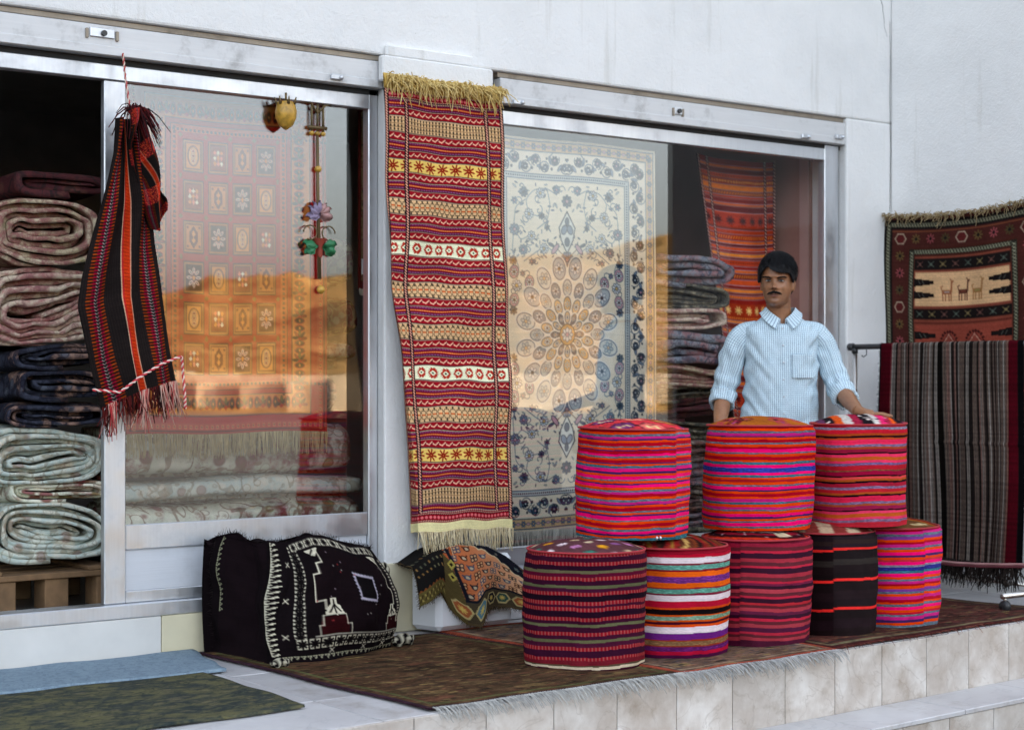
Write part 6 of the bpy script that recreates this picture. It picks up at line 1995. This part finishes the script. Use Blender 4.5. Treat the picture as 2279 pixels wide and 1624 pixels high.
    tr = loft([(0, .02, .78, .14, .10), (0, .02, .86, .155, .11), (0, .01, .96, .15, .11), (0, .01, 1.08, .15, .105), (0, .015, 1.20, .155, .10), (0, .02, 1.29, .15, .085), (0, .03, 1.35, .10, .06), (0, .03, 1.38, .03, .03)])
    tr[0] = tr[0].mean(0); tr[-1] = tr[-1].mean(0); Vt = tr.reshape(-1, 3); body.append((Vt, grid_quads(len(tr), 36, 0, True)))
    # arms: his left (image right) rests its hand on the pouf, his right hangs beside
    Lsh, Lel, Lwr = (.160, .025, 1.295), (.268, -.020, 1.055), (.296, -.345, .942)
    Rsh, Rel, Rwr = (-.160, .025, 1.295), (-.255, .045, 1.06), (-.305, -.110, .850)
    body.append(limb([Lsh, (.225, .015, 1.19), Lel, (.284, -.18, .990), Lwr], [.046, .044, .040, .039, .027]))
    body.append(limb([Rsh, (-.220, .040, 1.19), Rel, (-.285, -.03, .955), Rwr], [.046, .044, .040, .040, .027]))
    # resting hand: palm on the pouf, fingers spread towards the right and front
    top = .914; hy = -.095
    body.append(limb([Lwr, (.318, -.285+hy, top+.016), (.352, -.305+hy, top+.013)], [.027, .025, .021], 12))
    body.append(limb([(.310, -.265+hy, top+.018), (.350, -.285+hy, top+.013)], [.024, .019], 12))
    body.append(limb([(.315, -.300+hy, top+.016), (.350, -.325+hy, top+.012)], [.022, .018], 12))
    for (x0, y0, x1, y1, x2, y2, x3, y3, r0) in ((.348, -.270, .382, -.264, .405, -.262, .424, -.261, .0088), (.355, -.288, .395, -.288, .420, -.289, .442, -.290, .0092), (.356, -.306, .394, -.312, .418, -.317, .438, -.321, .0090), (.350, -.324, .382, -.337, .402, -.346, .419, -.353, .0080)):
        body.append(limb([(x0, y0+hy, top+.014), (x1, y1+hy, top+.016), (x2, y2+hy, top+.009), (x3, y3+hy, top+.004)], [r0+.0012, r0, r0*.93, r0*.78], 10))
    body.append(limb([(.318, -.288+hy, top+.014), (.318, -.325+hy, top+.014), (.332, -.348+hy, top+.008), (.346, -.362+hy, top+.004)], [.014, .0105, .0095, .0078], 10))
    # hanging hand
    body.append(limb([Rwr, (-.312, -.140, .812), (-.312, -.150, .770)], [.027, .030, .026], 12))
    for k, (dx, L) in enumerate(((-.026, .070), (-.009, .080), (.009, .076), (.025, .060))):
        x = -.312+dx*.35; y = -.150+dx*.9
        body.append(limb([(x, y, .775), (x+.004, y-.004, .775-L*.5), (x+.014, y+.002, .775-L)], [.0098, .0090, .0072], 10))
    body.append(limb([(-.300, -.165, .815), (-.285, -.180, .785), (-.280, -.180, .755)], [.013, .0105, .008], 10))
    # legs
    for s in (-1, 1):
        body.append(limb([(s*.085, .02, .86), (s*.092, .02, .66), (s*.098, .015, .48), (s*.102, .03, .28), (s*.104, .04, .09)], [.098, .080, .058, .056, .040]))
        body.append(limb([(s*.104, .06, .040), (s*.108, -.03, .036), (s*.116, -.13, .028)], [.038, .040, .030]))
    V, Q, _ = join_np(body)
    me = from_np('body_raw', V, Q)
    raw = bpy.data.objects.new('body_raw', me); COL.objects.link(raw)
    md = raw.modifiers.new('remesh', 'REMESH'); md.mode = 'VOXEL'; md.voxel_size = .0034; md.use_smooth_shade = True
    dg = bpy.context.evaluated_depsgraph_get()
    m2 = bpy.data.meshes.new_from_object(raw.evaluated_get(dg))
    bpy.data.objects.remove(raw)
    m2.name = 'person'
    n = len(m2.vertices); co = np.empty(n*3, np.float32); m2.vertices.foreach_get('co', co); co = co.reshape(-1, 3)
    # ---------- skin colour: lips, stubble, warmer nose and ears (undo the turn of the head)
    q = co-piv-np.array([HX, -.005, 0])
    cr, sr = math.cos(-roll), math.sin(-roll)
    q = np.stack([q[:, 0]*cr+q[:, 2]*sr, q[:, 1], -q[:, 0]*sr+q[:, 2]*cr], -1)
    ci, si = math.cos(-yaw), math.sin(-yaw)
    q = np.stack([q[:, 0]*ci-q[:, 1]*si, q[:, 0]*si+q[:, 1]*ci, q[:, 2]], -1)+piv
    skin = np.array([.295, .130, .060]); colr = np.tile(skin, (n, 1))
    head = (co[:, 2] > 1.42)
    g = lambda x0, z0, sx_, sz_: np.exp(-((q[:, 0]-x0)/sx_)**2-((q[:, 2]-z0)/sz_)**2)*(q[:, 1] < -.03)*head
    def blend(w_, c_): colr[:] = colr*(1-np.clip(w_, 0, 1)[:, None])+np.array(c_)*np.clip(w_, 0, 1)[:, None]
    jaw = np.clip((1.500-q[:, 2])/.03, 0, 1)*(q[:, 1] < .01)*head
    blend(jaw*.38, (.17, .085, .05))
    blend(.45*g(0, 1.518, .014, .012), (.40, .18, .095))
    for s_ in (-1, 1):
        blend(.35*g(s_*.040, 1.520, .020, .016), (.36, .165, .08))
        blend(.60*g(s_*.030, 1.548, .019, .011), (.13, .062, .035))
        blend(.9*g(s_*.0075, 1.5085, .0042, .003), (.05, .02, .015))
    blend(.85*g(0, 1.4765, .019, .0042), (.30, .12, .10)); blend(.8*g(0, 1.4850, .020, .0036), (.20, .08, .06)); blend(.95*g(0, 1.4805, .021, .0016), (.05, .02, .018))
    nl = vnoise(co[:, 0]*160+co[:, 1]*80, co[:, 2]*160, 12)
    nl2 = vnoise(co[:, 0]*45+co[:, 1]*30+9, co[:, 2]*45, 14)
    colr *= (1+.22*(nl-.5)+.20*(nl2-.5))[:, None]
    at_ = m2.attributes.new("Col", 'FLOAT_COLOR', 'POINT'); c4 = np.ones((n, 4), np.float32); c4[:, :3] = colr; at_.data.foreach_set("color", c4.ravel())
    sk, nt, b = new_mat('skin')
    av = nd(nt, "ShaderNodeAttribute", attribute_name="Col"); nt.links.new(av.outputs["Color"], b.inputs["Base Color"])
    b.inputs["Roughness"].default_value = .40; b.inputs["Subsurface Weight"].default_value = .06; b.inputs["Subsurface Radius"].default_value = (.012, .004, .002); b.inputs["Subsurface Scale"].default_value = .5
    bump(nt, b, noise_n(nt, texco(nt), 420, 4), .15, .001)
    man = link('person', m2, sk)
    sm = man.modifiers.new('relax', 'SMOOTH'); sm.factor = .5; sm.iterations = 3
    man.location = (px, py, .010); man.rotation_euler = (0, 0, RZ)
    tag(man, 'man in a light blue checked shirt standing behind the poufs', 'person')

    # ---------- eyes
    eyew = m_plain('eye_white', (.36, .31, .27), .25, var=.05); iris = m_plain('dark_iris', (.012, .008, .006), .12)
    lash = m_plain('hair_black', (.010, .010, .012), .55, var=.3, vs=60)
    for s_ in (-1, 1):
        u = np.linspace(0, np.pi, 12)[:, None]; t = np.linspace(0, 2*np.pi, 20, endpoint=False)[None, :]
        P = np.stack([s_*.0305+np.cos(t)*np.sin(u)*.0125, -.0845-np.cos(u)*.0042+0*t, 1.5468+np.sin(t)*np.sin(u)*.0034], -1)
        eo = link('eye', from_np('eye', headturn(P).reshape(-1, 3), grid_quads(12, 20, 0, True)), eyew, man)
        P = np.stack([s_*.0305+.0010+np.cos(t)*np.sin(u)*.0052, -.0872-np.cos(u)*.0025+0*t, 1.5470+np.sin(t)*np.sin(u)*.0036], -1)
        link('iris', from_np('iris', headturn(P).reshape(-1, 3), grid_quads(12, 20, 0, True)), iris, eo)
        k = np.linspace(0, 1, 14)
        lid = np.stack([s_*(.0165+.0285*k), -.0905+.010*k**2, 1.5485+.0032*np.sin(k*3.14)-.002*k], -1)
        tube('upper_lid', headturn(lid), .0016+.0012*np.sin(k*3.14), lash, man, 6)
        # brow: short hairs along an arch
        bs, ds = [], []
        for i in range(150):
            kk = random.random(); x = s_*(.0125+.0400*kk); z = 1.5590+.0070*math.sin(kk*2.4)-.003*kk+random.gauss(0, .0014)*(1.2-kk*.6)
            y = -.0965-.0035+.016*kk**2.2
            bs.append(headturn(np.array([x, y, z]))); ds.append((s_*1.0, .25, .25))
        strands('eyebrow', bs, ds, .009, .0006, np.array([.010, .009, .009]), np.array([.02, .018, .016]), M['yarn'], man, .3)
    # moustache
    bs, ds = [], []
    for i in range(520):
        kk = random.random(); s_ = random.choice((-1, 1)); x = s_*.0285*kk
        z = 1.4975-.0080*kk**1.3+random.gauss(0, .0022)*(1-.5*kk); y = -.1010+.0125*kk**1.8
        bs.append(headturn(np.array([x, y, z]))); ds.append((s_*(.25+.8*kk), -.12, -1.0))
    strands('moustache', bs, ds, .0080, .0008, np.array([.008, .008, .008]), np.array([.020, .018, .017]), M['yarn'], man, .3)

    # ---------- hair: a full cap with a swept fringe, then loose locks over it
    hm, nt, b = new_mat('black_hair')
    b.inputs["Base Color"].default_value = (.0085, .0085, .010, 1); b.inputs["Roughness"].default_value = .5; b.inputs["Specular IOR Level"].default_value = .16
    vv = texco(nt, (1, 1, .25)); bump(nt, b, noise_n(nt, vv, 260, 4, .7), .7, .003)
    nu, nv = 110, 60
    A = np.linspace(-np.pi, np.pi, nu, endpoint=False)[None, :]; T = np.linspace(0, 1, nv)[:, None]
    # lower rim of the hair per direction (0 = front)
    ca = np.cos(A); aa = np.abs(A)
    rim = np.interp(np.degrees(aa), [0, 22, 40, 55, 66, 74, 82, 92, 112, 122, 150, 180], [1.594, 1.592, 1.588, 1.578, 1.552, 1.538, 1.562, 1.576, 1.574, 1.530, 1.490, 1.480])
    rim = rim+.022*np.exp(-((np.degrees(A)+22)/13)**2)-.010*np.exp(-((np.degrees(A)-20)/20)**2)+.004*np.sin(np.degrees(A)*.9)    # part of the forehead shows on his right
    pole = np.array([0, .010, 1.692])
    zz_ = pole[2]-(pole[2]-rim)*T**1.25
    sh = np.sqrt(np.clip(1-((zz_-1.585)/.108)**2, 0, 1)); sh = np.where(zz_ < 1.585, 1-.06*((1.585-zz_)/.12), sh)
    wx = .0905*sh; fy = .1135*sh; by = .118*sh
    e = .9
    X = np.sign(np.sin(A))*np.abs(np.sin(A))**e*wx
    Y = -np.where(ca > 0, np.abs(ca)**.9*fy, -np.abs(ca)*by)+.012*(ca < 0)
    nz_ = vnoise(A*9+20+T*2, T*3.0, 71)*.6+vnoise(A*26+40, T*4, 72)*.4
    puff = .010*(nz_-.5)+.006*np.exp(-(A-.5)**2/.3)*np.sin(T*3.14)
    Nn = np.stack([X, Y, (zz_-1.60)*1.0], -1); Nn /= np.linalg.norm(Nn, axis=2, keepdims=True)+1e-9
    P = np.stack([X, Y, zz_+0*A], -1)+Nn*puff[..., None]
    inner = P[-1:]*1.0; inner[..., 0] *= .86; inner[..., 1] *= .88; inner[..., 2] += .004
    PP = np.concatenate([P, inner])
    hair = link('hair', from_np('hair', headturn(PP).reshape(-1, 3), grid_quads(nv+1, nu, 0, True)), hm, man)
    bs, ds = [], []
    Pf = P.reshape(nv, nu, 3)
    for i in range(2600):
        j = random.randint(6, int(nv*.66)); k = random.randrange(nu); p = Pf[j, k]; nx_ = Pf[min(j+5, nv-1), (k+random.choice((0, 1, 2, 1))) % nu]-p
        bs.append(headturn(p+Nn[j, k]*.001)); d_ = nx_/(np.linalg.norm(nx_)+1e-9)+Nn[j, k]*.05; ds.append(d_)
    strands('loose_locks', bs, ds, .034, .0011, np.array([.006, .006, .007]), np.array([.014, .014, .016]), hm, hair, .16, .12, 5)

    # ---------- shirt
    st, nt, b = new_mat('blue_checked_cotton')
    uv = nd(nt, "ShaderNodeUVMap"); uv.uv_map = 'UVMap'
    sp = nd(nt, "ShaderNodeSeparateXYZ"); nt.links.new(uv.outputs[0], sp.inputs[0])
    def lines(axis, pitch, width, off=0.0):
        m1 = nd(nt, "ShaderNodeMath", operation='MULTIPLY_ADD'); nt.links.new(sp.outputs[axis], m1.inputs[0]); m1.inputs[1].default_value = 1/pitch; m1.inputs[2].default_value = off
        fr = nd(nt, "ShaderNodeMath", operation='FRACT'); nt.links.new(m1.outputs[0], fr.inputs[0])
        ls = nd(nt, "ShaderNodeMath", operation='LESS_THAN'); nt.links.new(fr.outputs[0], ls.inputs[0]); ls.inputs[1].default_value = width
        return ls.outputs[0]
    fab = ramp(nt, noise_n(nt, texco(nt), 30, 4), [(.3, (.57, .71, .77)), (.7, (.65, .78, .83))])
    c1 = mixc(nt, lines(1, .0098, .20), fab, (.34, .47, .54))
    mul = nd(nt, "ShaderNodeMath", operation='MULTIPLY'); nt.links.new(lines(0, .0098, .20), mul.inputs[0]); mul.inputs[1].default_value = .85
    c2 = mixc(nt, mul.outputs[0], c1, (.085, .13, .26))
    nt.links.new(c2, b.inputs["Base Color"]); b.inputs["Roughness"].default_value = .85; b.inputs["Specular IOR Level"].default_value = .15
    bump(nt, b, noise_n(nt, texco(nt), 18, 4, .6), .22, .02)
    def cloth_np(name, P, uvs, parent, mat, wrap=True, thick=0.0):
        h, w = P.shape[:2]
        me = from_np(name, P.reshape(-1, 3), grid_quads(h, w, 0, wrap))
        ul = me.uv_layers.new(name='UVMap')
        idx = np.empty(len(me.loops), np.int32); me.loops.foreach_get('vertex_index', idx)
        ul.data.foreach_set('uv', uvs.reshape(-1, 2)[idx].astype(np.float32).ravel())
        o = link(name, me, mat, parent)
        if thick:
            sd = o.modifiers.new('thickness', 'SOLIDIFY'); sd.thickness = thick; sd.offset = -1
        return o
    # torso: rings of half-width, front and back depth
    zk = [.74, .80, .86, .92, .98, 1.04, 1.10, 1.16, 1.22, 1.27, 1.31, 1.345, 1.372, 1.395]
    wk = [.192, .190, .186, .182, .178, .174, .172, .174, .180, .186, .186, .168, .122, .078]
    fk = [.128, .134, .138, .140, .140, .138, .134, .128, .120, .112, .102, .088, .070, .060]
    bk = [.120, .118, .112, .106, .102, .104, .108, .112, .114, .112, .106, .094, .074, .050]
    nz2, na2 = 150, 200
    z = np.linspace(.74, 1.392, nz2)
    Wd, Fd, Bd = (np.interp(z, zk, k) for k in (wk, fk, bk))
    for A_ in (Wd, Fd, Bd):
        for _ in range(6): A_[1:-1] = (A_[:-2]+2*A_[1:-1]+A_[2:])/4
    a = np.linspace(0, 2*np.pi, na2, endpoint=False)        # 0 at the back seam
    Z, A = np.meshgrid(z, a, indexing='ij')
    sx = np.sin(A); cy = np.cos(A)
    ex = np.interp(Z, [.74, 1.2, 1.33, 1.40], [.78, .72, .70, .95])
    X = np.sign(sx)*np.abs(sx)**ex*Wd[:, None]
    Y = np.where(cy < 0, -np.abs(cy)**.85*Fd[:, None], np.abs(cy)**.85*Bd[:, None])
    # shoulder line falls to the sides; front neckline dips
    sl = np.clip((Z-1.30)/.09, 0, 1)
    Zs = Z-.020*sl*(np.abs(X)/.15)**1.5
    Zs = Zs-.045*np.clip((Z-1.34)/.05, 0, 1)*np.exp(-(X/.050)**2)*(cy < 0)
    # folds: from the armpits to the middle, drag lines at the belly
    nzv = vnoise(X*22+Zs*9+30, Zs*24-np.abs(X)*26, 81)-.5
    side = np.clip((np.abs(X)-.04)/.12, 0, 1)
    fold = .015*nzv*(.35+side)+.005*np.sin(Zs*64+np.abs(X)*58+1.2*np.sin(X*30))*side*np.exp(-((Zs-1.12)/.12)**2)
    fold += .004*(vnoise(X*60, Zs*14, 83)-.5)
    rad = np.stack([X/.18, Y/.12, 0*X], -1); rad /= np.linalg.norm(rad, axis=2, keepdims=True)+1e-9
    P = np.stack([X, Y+.015, Zs], -1)+rad*fold[..., None]
    # placket: a raised strip down the front
    xf = X+.006
    pl = (np.abs(xf) < .0175) & (cy < 0)
    P[..., 1] -= np.where(pl, .0030, 0)
    per = np.zeros_like(A)
    seg = np.linalg.norm(np.diff(np.concatenate([P, P[:, :1]], 1), axis=1), axis=2); arc = np.concatenate([np.zeros((nz2, 1)), np.cumsum(seg, 1)[:, :-1]], 1)
    mid = na2//2
    arc = arc-arc[:, mid:mid+1]                       # measured from the front middle so the lines run down straight
    uvs = np.stack([arc, Zs*1.0], -1)
    shirt = cloth_np('shirt', P, uvs, man, st)
    # sleeves, rolled above the elbow
    def sleeve(pts, rad, sd):
        p = np.array(pts, float); k = np.linspace(0, len(p)-1, 46)
        pp = np.stack([np.interp(k, np.arange(len(p)), p[:, j]) for j in range(3)], -1); rr = np.interp(k, np.arange(len(p)), rad)
        for _ in range(4): pp[1:-1] = (pp[:-2]+2*pp[1:-1]+pp[2:])/4; rr[1:-1] = (rr[:-2]+2*rr[1:-1]+rr[2:])/4
        pts_, t, N, B = frames_along(pp)
        na = 60; an = np.linspace(0, 2*np.pi, na, endpoint=False)
        S_, AN = np.meshgrid(np.linspace(0, 1, 46), an, indexing='ij')
        f = .009*(vnoise(AN*2.2+sd*9, S_*9+AN*1.2, 90+sd)-.5)*2+.004*np.sin(S_*40+2*np.sin(AN+sd))*np.exp(-((S_-.72)/.2)**2)
        R2 = rr[:, None]+f*np.clip(S_*3, .2, 1)
        Pn = pts_[:, None, :]+(np.cos(AN)[..., None]*N[:, None, :]+np.sin(AN)[..., None]*B[:, None, :])*R2[..., None]
        L = np.concatenate([[0], np.cumsum(np.linalg.norm(np.diff(pp, axis=0), axis=1))])
        uvn = np.stack([AN*rr.mean(), np.repeat(L[:, None], na, 1)], -1)
        cloth_np('sleeve', Pn, uvn, shirt, st, True, .002)
        # rolled cuff
        k2 = slice(37, 46); cp = pp[k2]
        Cn = Pn[k2]+(Pn[k2]-pp[k2][:, None, :])*.10
        Cn = np.concatenate([Cn, Pn[45:46]*1.0+(pp[45]-Pn[45:46])*.12]); uvc = np.concatenate([uvn[k2]+.004, uvn[45:46]+.01])
        cloth_np('cuff', Cn, uvc, shirt, st, True, .003)
    sleeve([(.105, .022, 1.322), (.168, .024, 1.300), (.205, .026, 1.255), (.230, .018, 1.190), (.258, -.002, 1.095), (.274, -.050, 1.035), (.284, -.130, .998)], [.044, .056, .060, .059, .056, .054, .051], 1)
    sleeve([(-.105, .022, 1.322), (-.168, .026, 1.300), (-.205, .028, 1.255), (-.226, .036, 1.190), (-.252, .042, 1.090), (-.266, .030, 1.020), (-.280, -.008, .965)], [.044, .056, .060, .060, .057, .054, .052], 2)
    # collar: two leaves standing round the neck and folding down in front
    def collar(sd):
        nU, nV = 44, 16
        U, Vv = np.meshgrid(np.linspace(0, 1, nU), np.linspace(0, 1, nV), indexing='ij')
        ang = U*np.pi*.95                              # from the nape round to the throat
        x = sd*np.sin(ang)*.068; y = .026+np.cos(ang)*.064-.012*U**2
        lo = 1.398-.004*U-.046*np.clip(U-.62, 0, 1)/.38   # foot of the stand
        hi = lo+.034-.010*np.clip(U-.6, 0, 1)/.4
        w1 = np.clip(Vv/.35, 0, 1); w2 = np.clip((Vv-.35)/.65, 0, 1)
        drop = .030+.022*np.clip(U-.58, 0, 1)/.42
        out = .014+.014*w2+.026*np.clip(U-.45, 0, 1)
        nx_, ny_ = sd*np.sin(ang), np.cos(ang)
        z_ = lo+(hi-lo)*w1-drop*w2
        xx = x+nx_*(.003+out*w2)+sd*.020*w2*np.clip(U-.62, 0, 1)/.38; yy = y+ny_*(.003+out*w2)-.012*w2*np.clip(U-.62, 0, 1)/.38
        Pc = np.stack([xx, yy, z_], -1); uvc = np.stack([U*.19, z_*1.0], -1)
        if sd < 0: Pc = Pc[:, ::-1]; uvc = uvc[:, ::-1]
        cloth_np('collar', Pc, uvc, shirt, st, False, .0022)
    collar(1); collar(-1)
    # pocket and buttons
    def front_y(x, zq):
        i = np.argmin(np.abs(z-zq)); row = P[i][cy[i] < 0]; return row[np.argmin(np.abs(row[:, 0]-x))][1]
    nP = 22
    U, Vv = np.meshgrid(np.linspace(0, 1, nP), np.linspace(0, 1, nP), indexing='ij')
    PX = .034+U*.100; PZ = 1.205-Vv*.115-.012*Vv**6*np.sin(U*3.14)*0
    PY = np.array([[front_y(PX[i, j], PZ[i, j]) for j in range(nP)] for i in range(nP)])-.0035
    for _ in range(3): PY[1:-1, 1:-1] = (PY[:-2, 1:-1]+PY[2:, 1:-1]+PY[1:-1, :-2]+PY[1:-1, 2:]+PY[1:-1, 1:-1]*2)/6
    cloth_np('pocket', np.stack([PX, PY-.002, PZ], -1), np.stack([PX+.003, PZ+.004], -1), shirt, st, False, .002)
    btn = m_plain('white_button', (.55, .60, .64), .4)
    for zb_ in (1.325, 1.245, 1.165, 1.085, 1.005, .925):
        x_ = -.006
        lathe('button', [(.0, -.0012), (.0042, -.001), (.0046, .0005), (.0034, .0012), (0, .001)], btn, shirt, 14)
        ob = [c_ for c_ in shirt.children if c_.name.startswith('button')][-1]
        ob.location = (x_, front_y(x_, zb_)-.003, zb_); ob.rotation_euler = (R_(90), 0, 0)
    # ---------- trousers, belt and shoes behind the poufs
    tro = m_plain('dark_trousers', (.035, .036, .042), .9, var=.15, bmp=.2)
    parts = []
    for s_ in (-1, 1):
        parts.append(limb([(s_*.080, .02, .88), (s_*.092, .02, .68), (s_*.100, .018, .48), (s_*.104, .03, .28), (s_*.106, .035, .075)], [.112, .100, .082, .078, .080], 24))
    tl = loft([(0, .02, .80, .170, .118), (0, .02, .86, .168, .116), (0, .02, .92, .160, .110)], 40, .9)
    parts.append((tl.reshape(-1, 3), grid_quads(3, 40, 0, True)))
    Vj, Qj, _ = join_np(parts)
    link('trousers', from_np('trousers', Vj, Qj), tro, man)
    sho = m_plain('black_leather', (.02, .018, .017), .35)
    for s_ in (-1, 1):
        Vs, Qs = limb([(s_*.104, .085, .045), (s_*.106, .02, .052), (s_*.112, -.08, .042), (s_*.120, -.165, .030)], [.042, .048, .046, .030], 16)
        Vs[:, 2] = np.maximum(Vs[:, 2], -.002)
        link('shoe', from_np('shoe', Vs, Qs), sho, man)
person()
